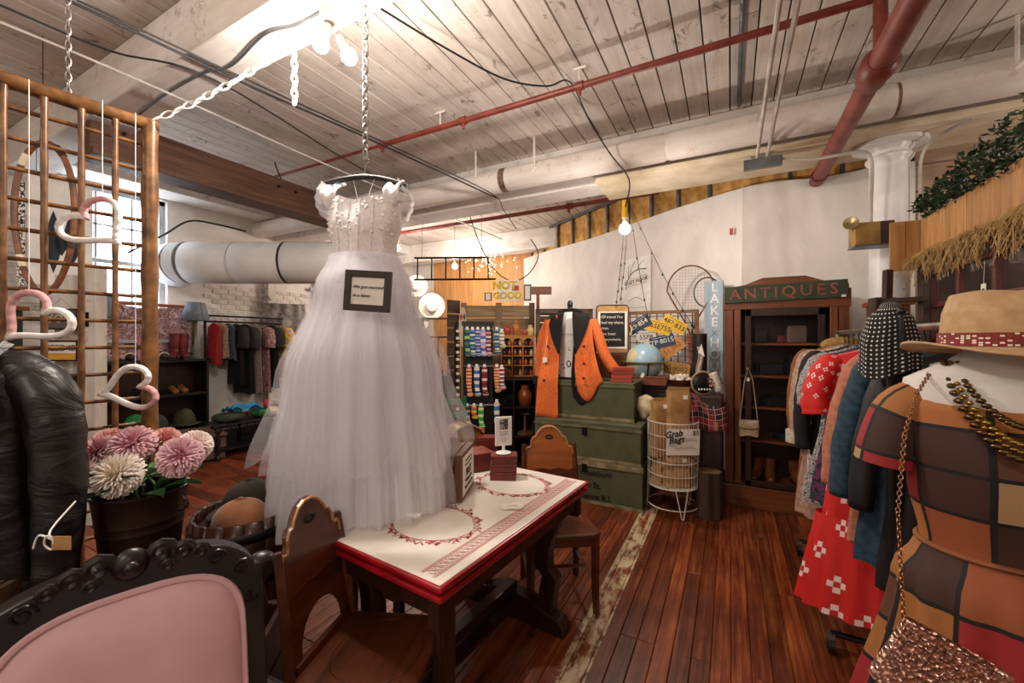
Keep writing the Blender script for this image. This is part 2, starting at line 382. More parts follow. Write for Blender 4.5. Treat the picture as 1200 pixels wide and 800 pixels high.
# --- galvanised duct with elbow at the left
dm = mat('duct_metal', 'e6e4e1', 'd2d0cd', sc=2, rough=.42, metal=.0)
dc = at(300, 308, Z=5.2); t = thing('air_duct', 'fat pale sheet metal duct with elbow in front of left wall', 'duct', dc)
ax = RT; left = cw(-4.05, 5.2, dc.z) - dc
pts = [left + ax*s for s in (4.2, 1.3)]
segs = [(1.95, 1.25), (1.23, .62), (.60, 0.02)]
for a, c in segs:
    b = MB(); b.tube([left + ax*a, left + ax*(a - .012), left + ax*(c + .012), left + ax*c], [.252, .262, .262, .252], 28, cap=False); b.build('duct_section', dm, t, smooth=True, sharp=60)
e = []
for i in range(9):
    w = i/8*R(62); e.append(left + ax*(-.42*sin(w)) + FW*(.42*(1 - cos(w))))
last = (e[-1] - e[-2]).normalized()
for i in range(0, 8, 2): b = MB(); b.tube([e[i], e[i+1], e[i+2]], [.263, .26, .263], 28, cap=False); b.build('elbow_gore', dm, t, smooth=True, sharp=60)
b = MB(); b.tube([e[-1], e[-1] + last*.22], .255, 28); b.build('wall_stub', dm, t, smooth=True)
bk = mat('duct_seam', '55585b', '2e3032', rough=.5, metal=.6)
for s in (.61, 1.24): b = MB(); b.tube([left + ax*(s - .012), left + ax*(s + .012)], .2635, 28, cap=False); b.build('seam_band', bk if s > 1 else dm, t, smooth=True)
# --- brown beam at the left along y, white column posts on the left wall
bw = wood('brown_beam', '6e4a34', '3c2519', 'y', rough=.6, bump=.4)
t = thing('brown_timber', 'long rough brown timber hung between two white ceiling beams', 'beam', (-4.45, 1.3, 2.98))
b = MB(); b.bx(-.09, .09, 0, 2.53, .06, .34); b.build('web', bw, t, bevel=.01)
b = MB(); b.bx(-.14, .14, 0, 2.53, 0, .06); b.build('flange', bw, t, bevel=.008)
for y in (.2, 1.5, 1.7, 2.45): b = MB(); b.tube([(.085, y, .24), (.11, y, .24)], .014, 8); b.build('bolt', mat('iron_dark', '2a2624', '191615', rough=.5, metal=.7), t)
IRON = MATS['iron_dark']
# --- sprinkler pipes
rp = mat('red_pipe', '8d3f33', '6b2b22', sc=7, rough=.45); 
t = thing('sprinkler_pipe', 'thin red sprinkler pipe crossing under the ceiling boards', 'pipe', (0, 2.98, 3.45))
b = MB(); b.tube([(.72, 0, 0), (-3.0, 0, 0)], .024, 12); b.build('pipe_run', rp, t, smooth=True)
b = MB(); b.tube([(-3.0, 0, 0), (-6.15, 0, 0)], .015, 12); b.build('pipe_run', rp, t, smooth=True)
for x in (-1.0, -2.05, -3.0): b = MB(); b.tube([(x - .03, 0, 0), (x + .03, 0, 0)], .034, 12); b.tube([(x, 0, -.02), (x, 0, -.07)], [.018, .012], 8); b.build('fitting', rp, t, smooth=True)
for x in (-2.3, -1.0): b = MB(); b.tube([(x, 0, .02), (x, 0, .14)], .006, 6); b.tube([(x - .05, 0, .138), (x + .05, 0, .138)], .01, 6); b.build('hanger', wp, t)
t = thing('red_main_pipe', 'heavy red iron pipe with bell joint running into white partition', 'pipe', (.735, 0, 3.085))
b = MB(); b.tube([(0, -2.5, 0), (0, 3.02, 0)], .062, 20); b.tube([(0, 3.02, 0), (0, 4.98, 0)], .058, 20); b.build('pipe_run', rp, t, smooth=True)
b = MB(); b.tube([(0, 2.94, 0), (0, 2.97, 0), (0, 3.04, 0), (0, 3.05, 0), (0, 3.16, 0), (0, 3.2, 0)], [.066, .088, .088, .078, .074, .06], 20); b.build('bell_joint', rp, t, smooth=True)
b = MB(); b.tube([(0, 4.74, 0), (0, 4.80, 0)], .068, 20); b.build('clamp', rp, t, smooth=True)
b = MB(); b.tube([(0, 2.98, .04), (0, 2.98, .36)], .034, 12); b.build('riser', rp, t, smooth=True)
t = thing('far_sprinkler_pipe', 'distant red pipe under ceiling behind the white beam', 'pipe', (-2.0, 5.5, 3.42))
b = MB(); b.tube([(-3.4, 0, 0), (1.2, 0, 0)], .03, 10); b.build('pipe_run', rp, t, smooth=True)
b = MB(); b.tube([(-.03, 0, 0), (.05, 0, 0)], .045, 10); b.tube([(0, 0, 0), (0, 0, -.09)], .02, 8); b.build('fitting', rp, t, smooth=True)
# --- conduits
cdm = mat('conduit_paint', 'cfc8c0', 'a9a29b', rough=.4, metal=.2)
for i, (x, lab) in enumerate(((.20, 'pale conduit pipe under ceiling, nearer the looped black cable'), (.275, 'pale conduit pipe under ceiling, nearer the heavy red pipe'))):
    tag((lambda b: b.tube([(0, -2, 0), (0, 4.05, 0), (0, 4.1, -.04)], .013, 8) and b.build('conduit', cdm, None, smooth=True))(MB()), lab, 'conduit').location = (x, 0, 3.10)
tag((lambda b: b.bx(-.14, .14, -.03, .03, -.05, .03) and b.build('junction_box', steel, None, bevel=.005))(MB()), 'grey junction box where the conduits end under the beam', 'junction box').location = (.24, 4.09, 3.055)
tag((lambda b: b.tube([(0, 0, 0), (0, 0, 0)], .01, 4) and b.tube([(0, 0, 0), (0, 6.1, 0)], .016, 8) and b.build('conduit', steel, None, smooth=True))(MB()), 'dark grey conduit strapped flat to the ceiling boards', 'conduit').location = (.065, -2, CEIL - .018)
cable('conduit_drop', 'bent conduit running from junction box over to the wooden emergency light', [(.38, 4.09, 3.055), (.58, 4.06, 3.0), (.74, 4.03, 2.985), (.90, 4.05, 2.985), (.955, 4.08, 2.90), (.955, 4.10, 2.6), (.955, 4.1, 2.41)], .012, cdm, cat='conduit')
cable('column_conduit', 'thin conduit running down the side of white column', [(1.5, 4.08, 3.10), (1.36, 4.15, 3.05), (1.285, 4.22, 2.95), (1.275, 4.23, 2.6), (1.275, 4.23, 1.6)], .011, cdm, cat='conduit')
# ================================================================ LAMPS
blk = mat('black_rubber', '14110f', '070605', rough=.5); GLOW = emit('bulb_glow', 'fff0dc', 22)
cream = mat('socket_cream', 'd8d2c6', 'b8b0a2', rough=.5)
def bulb(t, loc, r=.042, w=60, up=(0, 0, 1), m=None):
    u = V(up).normalized(); p = V(loc)
    b = MB(); b.tube([p + u*.12, p + u*.055], .022, 10); b.build('socket', cream, t, smooth=True)
    b = MB(); b.ball(p, r, 14, 10); b.build('bulb', m or GLOW, t, smooth=True)
    q = lamp('bulb_light', p - u*(r + .03), w, WARM, .05); q.parent = t
fx = at(388, 12, z=3.25)
t = thing('ceiling_lamp', 'bare twin bulb lamp holder on white ceiling beam', 'lamp', fx)
b = MB(); b.lathe([(.0, 0), (.055, 0), (.055, -.05), (.03, -.07), (0, -.07)], 16); b.build('junction_box', cream, t, smooth=True)
b1, b2 = at(376, 52, Z=2.1) - fx, at(409, 66, Z=2.1) - fx
for p in (b1, b2): bulb(t, p, .04, 62, (V((0, 0, -.05)) - p))
t = thing('work_lamp', 'bare bulb hanging on cord with yellow handle over licence plate board', 'lamp', at(732, 268, Z=3.8))
bulb(t, (0, 0, 0), .05, 40); b = MB(); b.tube([(0, 0, .1), (0, 0, .26)], [.03, .024], 12); b.build('handle', mat('yellow_plastic', 'e8b416', 'c9960c', rough=.4), t, smooth=True)
t = thing('hanging_bulb', 'small bare bulb hanging beside the suspended black ladder', 'lamp', at(533, 312, Z=7.5)); bulb(t, (0, 0, 0), .05, 75)
# fill bulbs added on the unseen beam behind the viewer, then two farther in
for i, (p, w, lab) in enumerate((((-.5, -1.6, 3.1), 60, 'added fill bulb on the unseen beam, pink armchair side'), ((2.1, -1.6, 3.1), 34, 'added fill bulb on the unseen beam, plaid dress mannequin side'), ((-3.4, -1.6, 3.1), 48, 'added fill bulb on the unseen beam, leather jacket side'),
        ((-5.0, 5.3, 3.1), 42, 'bare bulb over the clothes rack by the left wall'), ((2.6, 3.4, 2.6), 30, 'bare bulb inside the plank shop front'))):
    t = thing('extra_bulb', lab, 'lamp', p); bulb(t, (0, 0, 0), .045, w); b = MB(); b.tube([(0, 0, .12), (0, 0, .16)], .04, 12); b.build('lamp_holder', cream, t)
# ================================================================ shared materials
WHT = mat('white_paint', 'f2f0ec', 'dedbd5', rough=.5); BLK = mat('black_paint', '151312', '0a0908', rough=.45)
INK = mat('ink', '15120f', '0c0a08', rough=.7); PAPER = mat('paper', 'f0ece2', 'e2dccf', rough=.8)
CREAM = mat('cream_paint', 'e9dfc6', 'd6c8a8', rough=.6); KRAFT = mat('kraft_paper', 'b98f5c', '9a7242', sc=8, rough=.8, bump=.4)
DKW = wood('dark_wood', '3a1d10', '1d0d07', 'z', rough=.35); MDW = wood('brown_wood', '6a3a1e', '3d1e0f', 'z', rough=.4)
ORW = wood('orange_wood', '9a5826', '6b3816', 'x', rough=.4); BROWN = mat('brown_leather', '4a2a1a', '2a160d', sc=9, rough=.5, bump=.3)
def clothm(name, a, b=None, sc=40, rough=.85, **kw): return mat(name, a, b, sc=sc, rough=rough, bump=.15, **kw)
def uvmat(name, fn, rough=.8, **kw):
    q = N(name); tc = q.n('ShaderNodeTexCoord'); sx = q.n('ShaderNodeSeparateXYZ'); q.l(tc.outputs['UV'], sx.inputs[0])
    return q.fin(fn(q, sx.outputs[0], sx.outputs[1], tc.outputs['UV']), rough, **kw)
def dots(name, base, dot, su, sv, r=.22, rough=.8):
    def fn(q, u, v, uv):
        a = q.val('SUBTRACT', q.val('FRACT', q.val('MULTIPLY', u, su)), .5); c = q.val('SUBTRACT', q.val('FRACT', q.val('MULTIPLY', v, sv)), .5)
        d = q.val('SQRT', q.val('ADD', q.val('MULTIPLY', a, a), q.val('MULTIPLY', c, c))); return q.mixc(q.val('LESS_THAN', d, r), C(base), C(dot))
    return uvmat(name, fn, rough)
def stripes(name, cols, n, axis=1, rough=.8):
    def fn(q, u, v, uv): return q.ramp(q.val('FRACT', q.val('MULTIPLY', (u, v)[axis], n)), [(i/len(cols), C(c)) for i, c in enumerate(cols)], 'CONSTANT')
    return uvmat(name, fn, rough)
def cells(name, cols, su, sv, line=None, lw=.04, seed=0., rough=.75):
    def fn(q, u, v, uv):
        a, c = q.val('MULTIPLY', u, su), q.val('MULTIPLY', v, sv); w = q.n('ShaderNodeTexWhiteNoise', noise_dimensions='2D'); cb = q.n('ShaderNodeCombineXYZ')
        q.l(q.val('ADD', q.val('FLOOR', a), seed), cb.inputs[0]); q.l(q.val('FLOOR', c), cb.inputs[1]); q.l(cb.outputs[0], w.inputs[0])
        col = q.ramp(w.outputs[0], [(i/len(cols), C(x)) for i, x in enumerate(cols)], 'CONSTANT')
        if line:
            e = [q.val('ABSOLUTE', q.val('SUBTRACT', q.val('FRACT', x), .5)) for x in (a, c)]; f = q.val('GREATER_THAN', q.val('MAXIMUM', *e), .5 - lw); col = q.mixc(f, col, C(line))
        return col
    return uvmat(name, fn, rough)
def splash(name, cols, sc=4, rough=.8, dist=2.):
    q = N(name); f = q.noise(q.coord('Object'), sc, 3, .5, dist)
    return q.fin(q.ramp(f, [(.28 + .44*i/len(cols), C(c)) for i, c in enumerate(cols)], 'CONSTANT'), rough)
def garment(t, m, so=.0, w=.42, L=.9, dep=.09, flare=1.15, fold=.08, nf=7, sleeve='long', sm_=None, neck=.07, waist=None, sw=.07, seed=0, slen=.52, name='body', yoff=0):
    ph = seed*1.7; b = MB()
    def hw(v): return sm([(0, neck), (.09, w/2), (.3, w*.46 if waist is None else w*.44), (.45, w*.46 if waist is None else waist/2), (1, w/2*flare)], v)
    def fn(u, v):
        a = 2*pi*u; c, s_ = cos(a), sin(a); k = 1 + fold*v*sin(nf*a + ph) + fold*.5*v*sin((nf*2+1)*a + ph*2)
        z = -.055*min(v/.09, 1) - max(0, v - .09)*L/.91 + .012*v*sin(3*a + ph)
        return (hw(v)*math.copysign(abs(c)**.75, c)*k, yoff + sm([(0, .02), (.1, dep*.75), (.4, dep), (1, dep*flare)], v)*s_*k, z)
    b.grid(fn, 44, 26); o = b.build(name, m, t, smooth=True, sharp=180)
    if sleeve:
        for s in (-1, 1):
            L2 = slen if sleeve == 'long' else .2; b = MB(); pts = curve([(s*(w/2 - .07), 0, -.062), (s*(w/2 + .0), -.005, -.11), (s*(w/2 + .045 + so*.5), -.02, -.14 - L2*.5), (s*(w/2 + .04 + so), -.03, -.14 - L2)], 5)
            b.tube(pts, [lerp(sw*1.0, sw*(.72 if sleeve == 'long' else 1.15), i/(len(pts)-1))*(1 + .05*sin(i*2.1 + ph))*min(1, .45 + i*.16) for i in range(len(pts))], 14, flat=.8)
            b.build('sleeve', sm_ or m, t, smooth=True, sharp=120)
    return o
def hanger(loc, rz, m, label, group, w=.36):
    t = thing('clothes_hanger', label, 'hanger', loc, rz, group)
    b = MB(); b.tube(curve([(-w/2, 0, -.06), (-.05, 0, -.012), (0, 0, 0), (.05, 0, -.012), (w/2, 0, -.06)], 4), .006, 6); b.build('bar', m, t, smooth=True)
    b = MB(); b.tube(curve([(0, 0, 0), (0, 0, .03), (0, .022, .055), (0, .004, .075), (0, -.018, .055)], 4), .003, 6); b.build('hook', IRON, t, smooth=True)
    return t
# ================================================================ LEFT: bamboo screen, hearts
def bamboo_mat(name):
    q = N(name); g = q.noise(q.coord('Object', (8, 8, 8)), 2, 6); col = q.ramp(g, [(.3, C('8f6236')), (.55, C('66421f')), (.75, C('3a2312'))]); return q.fin(q.rvar(col, .8, 1.15), .38)
BAM = bamboo_mat('bamboo')
sp = cw(-1.75, 2.0); sdir = (RT*-.6116 + FW*-.7911); srz = math.atan2(sdir.y, sdir.x)
scr = thing('bamboo_screen', 'tall open lattice screen of brown bamboo canes behind leather jacket', 'screen', sp, srz)
def cane(p, q, r, name, nodes=6):
    b = MB(); p, q = V(p), V(q); n = nodes*3; pts = []; rs = []
    for i in range(n + 1): pts.append(p.lerp(q, i/n)); rs.append(r*(1.14 if i % 3 == 0 else 1))
    b.tube(pts, rs, 10); return b.build(name, BAM, scr, smooth=True, sharp=60)
cane((.0, 0, 0), (0, 0, 2.60), .031, 'post', 7); cane((.95, 0, 0), (.95, 0, 2.60), .036, 'post', 7)
cane((-.03, 0, 2.585), (1.0, 0, 2.585), .03, 'top_rail', 4)
for i in range(8): cane((.124 + i*.108, .012, .25), (.124 + i*.108, .012, 2.56), .011, 'vertical_cane', 8)
for i in range(19): cane((.02, -.014, .3 + i*.1215), (.94, -.014, .3 + i*.1215), .0085, 'horizontal_cane', 3)
def wrapmat(name, split, flip=False):
    def fn(q, u, v, uv):
        if flip: v = q.val('SUBTRACT', 1, v)
        f = q.val('ADD', v, q.val('MULTIPLY', q.noise(uv, 9, 3), .12)); h = q.val('SINE', q.val('MULTIPLY', v, 150)); q.bump(h, .35, .004)
        return q.ramp(f, [(0, C('e3b4b4')), (split, C('d9a0a2')), (split + .06, C('f3efec')), (.98, C('f6f3ef'))])
    return uvmat(name, fn, .9)
HM = wrapmat('heart_wrap', .45, True); HM2 = wrapmat('heart_wrap_pale', .28)
def heart(px, py, Z, size, rot, m, lab, topz):
    p = at(px, py, Z=Z); t = thing('hanging_heart', lab, 'heart ornament', p, YAW, 'wrapped hearts hung on the bamboo screen')
    b = MB(); pts = []
    for i in range(40):
        a = 2*pi*i/40; x = 16*sin(a)**3/32; z = (13*cos(a) - 5*cos(2*a) - 2*cos(3*a) - cos(4*a))/32
        pts.append((1.12*size*(x*cos(rot) - z*sin(rot)), 0, .8*size*(x*sin(rot) + z*cos(rot))))
    b.tube(pts, (.013), 10, closed=True); b.build('ring', m, t, smooth=True, sharp=180)
    top = max(pts, key=lambda q: q[2]); b = MB(); b.tube([(top[0], 0, top[2]), (top[0], 0, topz - p.z)], .0016, 5); b.build('string', WHT, t)
heart(110, 262, 1.76, .26, R(42), HM2, 'pink and white wrapped heart with its tip down to the right', 2.57)
heart(42, 373, 1.62, .25, R(-45), HM, 'wrapped heart, half pink half white, beside black leather jacket', 2.57)
heart(153, 455, 1.86, .235, R(-75), HM2, 'pale wrapped heart hanging low above the dahlias', 2.57)
CHM = mat('chain_steel', 'b9b6b2', '8b8885', rough=.3, metal=.9); PCH = mat('plastic_chain', 'f2f0ea', 'dcd8cf', rough=.4)
tc = sp + sdir*.27 + V((0, 0, 2.60)); chain('screen_chain', 'doubled steel chain holding bamboo screen from ceiling hook', 'chain', [tc, V((tc.x - .01, tc.y, CEIL - .02))], .034, .003, CHM)
tcp = sp + V((0, 0, 2.6)); e2 = at(369, 32, z=3.24); chain('plastic_chain', 'white plastic chain slung from bamboo screen corner to twin bulb lamp', 'chain', [tcp, tcp.lerp(e2, .25) + V((0, 0, -.03)), tcp.lerp(e2, .5) + V((0, 0, -.04)), tcp.lerp(e2, .75) + V((0, 0, -.03)), e2], .05, .0045, PCH)
p = at(345, 62, z=3.245); chain('loose_chain', 'short end of white chain dangling under the beam beside lamp', 'chain', [V((p.x, p.y, 3.245)), V((p.x, p.y, 2.94))], .045, .006, PCH)
# leather jacket on a form
LEA = N('black_leather'); ln_ = LEA.noise(LEA.coord('Object', (5, 5, 8)), 1.1, 4, .5, 1.0); LEA.bump(ln_, .55, .03); LEA = LEA.fin(LEA.ramp(ln_, [(.3, C('1c1a18')), (.7, C('100f0e'))]), .40)
jp = cw(-1.68, 1.26, 1.515); t = thing('leather_jacket', 'black leather biker jacket with paper tag beside bamboo screen', 'jacket', jp, YAW + .25)
garment(t, LEA, w=.42, L=.62, dep=.12, flare=1.02, fold=.05, sleeve=None, neck=.10, seed=3)
for s in (-1, 1):
    b = MB(); pts = curve([(s*.08, 0, -.03), (s*.17, 0, -.075), (s*.235, -.012, -.19), (s*.265, -.03, -.42), (s*.27, -.055, -.70)], 6)
    b.tube(pts, [sm([(0, .035), (.18, .068), (.4, .082), (.7, .072), (1, .058)], i/24)*(1 + .035*sin(i*1.9)) for i in range(25)], 18, flat=.85); b.build('sleeve', LEA, t, smooth=True, sharp=120)
for s in (-1, 1):
    b = MB(); b.add([(s*.015, -.125, -.12), (s*.15, -.128, -.08), (s*.19, -.132, -.17), (s*.14, -.135, -.24), (s*.02, -.14, -.42)], [(0, 1, 2, 3, 4)]); b.build('lapel', LEA, t, solid=.012)
b = MB(); b.tube([(-.1, -.02, -.0), (-.11, -.08, -.03), (0, -.12, -.09), (.11, -.08, -.03), (.1, -.02, 0), (0, .05, .01)], .03, 8, closed=True, flat=1.4); b.build('collar', LEA, t, smooth=True)
b = MB(); b.tube([(.0, -.135, -.14), (0, -.145, -.62)], .005, 6); b.build('zip', CHM, t)
b = MB()
for s in (-1, 1): b.tube([(s*.2, -.03, -.72), (s*.1, -.12, -.73), (0, -.13, -.735)], .012, 6, flat=2)
b.build('waistband', LEA, t)
tg = thing('price_tag', 'blank tan paper price tag tied to the leather jacket with white cord', 'tag', at(72, 636, Z=1.10), YAW)
b = MB(); b.box((0, 0, 0), (.052, .002, .036)); b.build('card', KRAFT, tg)
b = MB(); b.tube(curve([(-.02, 0, .01), (-.035, -.004, .02), (-.045, .0, -.005), (-.03, .005, -.02), (-.022, 0, .008), (-.04, .01, .03), (-.10, .13, .06)], 4), .0025, 5); b.tube(curve([(-.022, 0, .008), (-.06, 0, .02), (-.075, 0, -.015)], 4), .0025, 5); b.build('cord', WHT, tg, smooth=True)
st = thing('jacket_stand', 'dark wooden stand hidden under the leather jacket', 'stand', cw(-1.68, 1.26, .845), YAW + .25)
b = MB(); b.tube([(0, 0, .03), (0, 0, .63)], .018, 10); b.build('pole', DKW, st); b = MB(); b.lathe([(0, 0), (.10, 0), (.10, .02), (.03, .04), (0, .04)], 20); b.build('base', DKW, st, smooth=True); b = MB(); b.tube([(-.17, 0, .57), (0, 0, .63), (.17, 0, .57)], .015, 8); b.build('arm', DKW, st)
def crate(name, lab, loc, rz, d, m, n=3, t_=.018, top=False):
    t = thing(name, lab, 'crate', loc, rz); x, y, z = d; h = z/n
    for s in (-1, 1):
        for i in range(n):
            b = MB(); b.box((0, s*(y/2 - t_/2), h*(i + .5)), (x, t_, h - .012)); b.build('slat', m, t, bevel=.002)
            b = MB(); b.box((s*(x/2 - t_/2), 0, h*(i + .5)), (t_, y - 2*t_, h - .012)); b.build('slat', m, t, bevel=.002)
        for s2 in (-1, 1): b = MB(); b.box((s*(x/2 - t_*1.6), s2*(y/2 - t_*1.6), z/2), (t_*1.2, t_*1.2, z)); b.build('corner_post', m, t)
    b = MB(); b.box((0, 0, .01 if not top else z - .01), (x - 2*t_, y - 2*t_, .02)); b.build('board', m, t); return t
RUS = wood('rustic_wood', '7d5f49', '4c372a', 'x', rough=.75, bump=.4)
crate('wooden_crate', 'rough brown slatted crate standing under the leather jacket', cw(-1.72, 1.25, 0), YAW + .2, (.46, .32, .84), RUS, 4, top=True)
crate('plant_crate', 'slatted wooden crate carrying the bucket of dahlias', cw(-1.36, 1.52, 0), YAW + .1, (.26, .26, .70), RUS, 4, top=True)
# dahlia bucket
BKT = mat('bucket_metal', '43302a', '2c1e1a', rough=.42, metal=.5)
bp = cw(-1.36, 1.52, .702); t = thing('flower_bucket', 'dark brown metal bucket holding pink and white dahlias', 'bucket', bp, YAW)
b = MB(); b.lathe([(0, .0), (.105, 0), (.108, .03), (.122, .17), (.1245, .172), (.1235, .178), (.125, .2), (.1275, .202), (.1265, .208), (.137, .295), (.142, .298), (.142, .306), (.133, .304), (.118, .16), (.1, .01), (0, .01)], 36); b.build('pail', BKT, t, smooth=True, sharp=60)
for s in (-1, 1): b = MB(); b.tube([(s*.135, 0, .275)] + [(s*(.135 + .035*sin(w)), 0, .25 + .028*cos(w)) for w in [pi*i/6 for i in range(1, 6)]] + [(s*.13, 0, .222)], .005, 6); b.build('handle', BKT, t)
b = MB(); b.lathe([(0, .26), (.125, .26)], 20); b.build('soil', sub, t)
LEAF = mat('leaf_green', '3f7a3a', '24502a', sc=10, rough=.5, var=(.8, 1.2)); STEM = mat('stem_green', '4f7038', '33502a', rough=.6)
def leafmesh(L, w): 
    b = MB(); b.grid(lambda u, v: ((u - .5)*w*sin(pi*min(1, v*.97 + .03))**.8*(1 + .12*sin(v*28)), v*L, .05*L*sin(pi*v) - .25*L*v*v + abs(u - .5)*w*.35), 4, 6); return b
def dahlia(px, py, Z, dpx, c1, c2, lab, tilt):
    p = at(px, py, Z=Z); r = dpx/2/F*Z; t = thing('dahlia', lab, 'flower', p, YAW, 'dahlias in the brown bucket')
    q = N('petal_' + c1); ti = q.n('ShaderNodeTexCoord'); ln = q.n('ShaderNodeVectorMath', operation='LENGTH'); q.l(ti.outputs['Object'], ln.inputs[0])
    m = q.fin(q.ramp(q.val('DIVIDE', ln.outputs['Value'], r), [(.35, C(c2)), (.8, C(c1))]), .7)
    b = MB(); n = 330; ax = V(tilt).normalized(); rot = ax.to_track_quat('Z', 'Y')
    for i in range(n):
        zz = 1 - 1.62*(i + .5)/n; a = i*2.39996; s = math.sqrt(max(0, 1 - zz*zz)); d = V((s*cos(a) + rnd.uniform(-.09, .09), s*sin(a) + rnd.uniform(-.09, .09), zz*.82 + rnd.uniform(-.07, .07))); d.normalize()
        L = r*rnd.uniform(.95, 1.02)*(1 - .12*max(0, zz)); wd = r*.075*(1.25 - .5*max(0, zz)); tn = d.cross(V((0, 0, 1)) if abs(d.z) < .9 else V((1, 0, 0))).normalized(); up = d.cross(tn)
        pts = [d*(L*.3) - tn*wd*.4, d*(L*.3) + tn*wd*.4, d*(L*.72) + tn*wd*1.1 + up*wd*.5, d*(L*.72) - tn*wd*1.1 + up*wd*.5, d*(L*.72) - up*wd*.3, d*L + tn*wd*.45 + up*wd*.9, d*L - tn*wd*.45 + up*wd*.9]
        b.add([rot @ x for x in pts], [(0, 1, 2, 4), (0, 4, 3), (4, 2, 5), (3, 4, 6), (4, 5, 6)])
    o = b.build('petals', m, t); o['kind'] = 'stuff'
    b = MB(); b.ball((0, 0, 0), r*.42, 10, 6); b.build('flower_core', m, t, smooth=True)
    rt = bp + V((0, 0, .27)) + V((rnd.uniform(-.05, .05), rnd.uniform(-.05, .05), 0)); k = MX.Rotation(-YAW, 3, 'Z') @ (rt - p); e = V((0, 0, 0)) - ax*r*.4
    b = MB(); b.tube(curve([e, e - ax*.06 + V((0, 0, -.02)), k + V((0, 0, .06)), k], 5), .004, 6); b.build('stem', STEM, t, smooth=True)
for a in ((155, 521, 1.50, 48, 'dcb0b8', 'c07088', 'large mauve pink dahlia in the middle of bucket', (0, -.8, .6)), (211, 535, 1.48, 48, 'dfb6c0', 'c27a95', 'lilac pink dahlia leaning right out of bucket', (.35, -.8, .45)),
          (228, 522, 1.58, 38, 'f0e2da', 'e6c7bf', 'white dahlia farthest right behind a lilac pink one', (.5, -.6, .6)), (193, 516, 1.62, 34, 'dba39c', 'c4726c', 'small coral pink dahlia against the bamboo post', (.1, -.6, .8)),
          (138, 556, 1.42, 54, 'efe6dc', 'e4d2ae', 'big cream white dahlia hanging low over bucket rim', (-.2, -.85, .5)), (117, 530, 1.52, 44, 'dcb2b6', 'bd7585', 'dusty pink dahlia behind the cream one', (-.4, -.7, .6)),
          (128, 517, 1.60, 36, 'dca79e', 'c87a72', 'salmon dahlia at the back of bucket', (-.1, -.4, .9)), (97, 556, 1.46, 42, 'ecd8d2', 'dcb7b2', 'pale blush dahlia beside the jacket sleeve', (-.6, -.6, .4))): dahlia(*a)
lf = None
for i in range(14):
    a = 2*pi*i/14*1.0 + .2; 
    if lf is None: lf = o = leafmesh(.12, .06).build('leaf', LEAF, t, smooth=True)
    else: o = copyof(lf, t)
    o.location = (.07*cos(a), .07*sin(a), .29 + .015*(i % 3)); o.rotation_euler = (.35 + .25*(i % 3), 0, a - pi/2 + rnd.uniform(-.3, .3))
# bent hoop, hanging print, post with signs, cupboard
hp_ = at(52, 255, Z=2.75); t = thing('bent_hoop', 'oval hoop of bent brown cane hung behind the bamboo screen', 'hoop', hp_, YAW)
b = MB(); b.tube([(.20*sin(a)*(1 + .1*cos(a)), 0, .50*cos(a)) for a in [2*pi*i/36 for i in range(36)]], .017, 8, closed=True); b.build('ring', mat('hoop_cane', '8a5330', '53301b', sc=12, rough=.5), t, smooth=True)
for a in (.5, 1.9, 4.1, 5.6): b = MB(); q = V((.20*sin(a)*(1 + .1*cos(a)), 0, .50*cos(a))); tg_ = V((cos(a)*.2, 0, -sin(a)*.5)).normalized()*.04; b.tube([q - tg_, q + tg_], .021, 8); b.build('leather_wrap', BROWN if a < 4 else CREAM, t, smooth=True)
b = MB(); b.tube([(-.03, 0, .48), (-.01, 0, .78), (.02, 0, .49)], .004, 5); b.tube([(-.01, 0, .77), (-.01, 0, CEIL - hp_.z - .03)], .003, 5); b.build('cord', BROWN, t)
pp = at(72, 268, Y=1.42); t = thing('feather_print', 'tall white print of dark feathers hung below the beam', 'print', (pp.x, pp.y, 2.05), R(78))
b = MB(); b.box((0, 0, .48), (.40, .03, .98)); b.build('canvas', WHT, t)
for i, (x, h, w) in enumerate(((-.05, .75, .05), (.07, .68, .055), (.0, .35, .04))):
    b = MB(); b.prism([(x + w*sin(pi*k/8), .1 + .08*i + h*.75*(k if k <= 8 else 16 - k)/8) for k in range(16)], -.019, -.016); b.build('feather', mat('feather_ink', '2f3a44', '1d242b', rough=.8), t)
b = MB(); b.box((-.24, 0, .42), (.05, .012, .9)); b.build('woven_strap', splash('strap_weave', ['e8e2d8', '1a1614', 'e8e2d8', '2a221d'], 30, .8, 0), t)
b = MB(); b.tube([(-.15, 0, .96), (-.15, 0, 1.19)], .002, 4); b.tube([(.15, 0, .96), (.15, 0, 1.19)], .002, 4); b.build('hanging_wire', IRON, t)
ps = at(110, 400, Z=3.5); t = thing('white_post', 'chipped white wooden post carrying three word signs', 'post', (ps.x, ps.y, 0), YAW)
CHIP = white_wood('chipped_white', 'e2ddd4', 'c9c0b4', '6e5c4e', (6, 6, 1)); b = MB(); b.box((0, 0, 1.08), (.13, .10, 2.16)); b.build('timber', CHIP, t, bevel=.004)
b = MB(); b.box((-.02, -.055, 1.72), (.06, .008, .12)); b.build('hinge', IRON, t)
b = MB(); b.box((-.21, .03, 1.05), (.28, .03, 2.1)); b.build('backboard', CHIP, t)
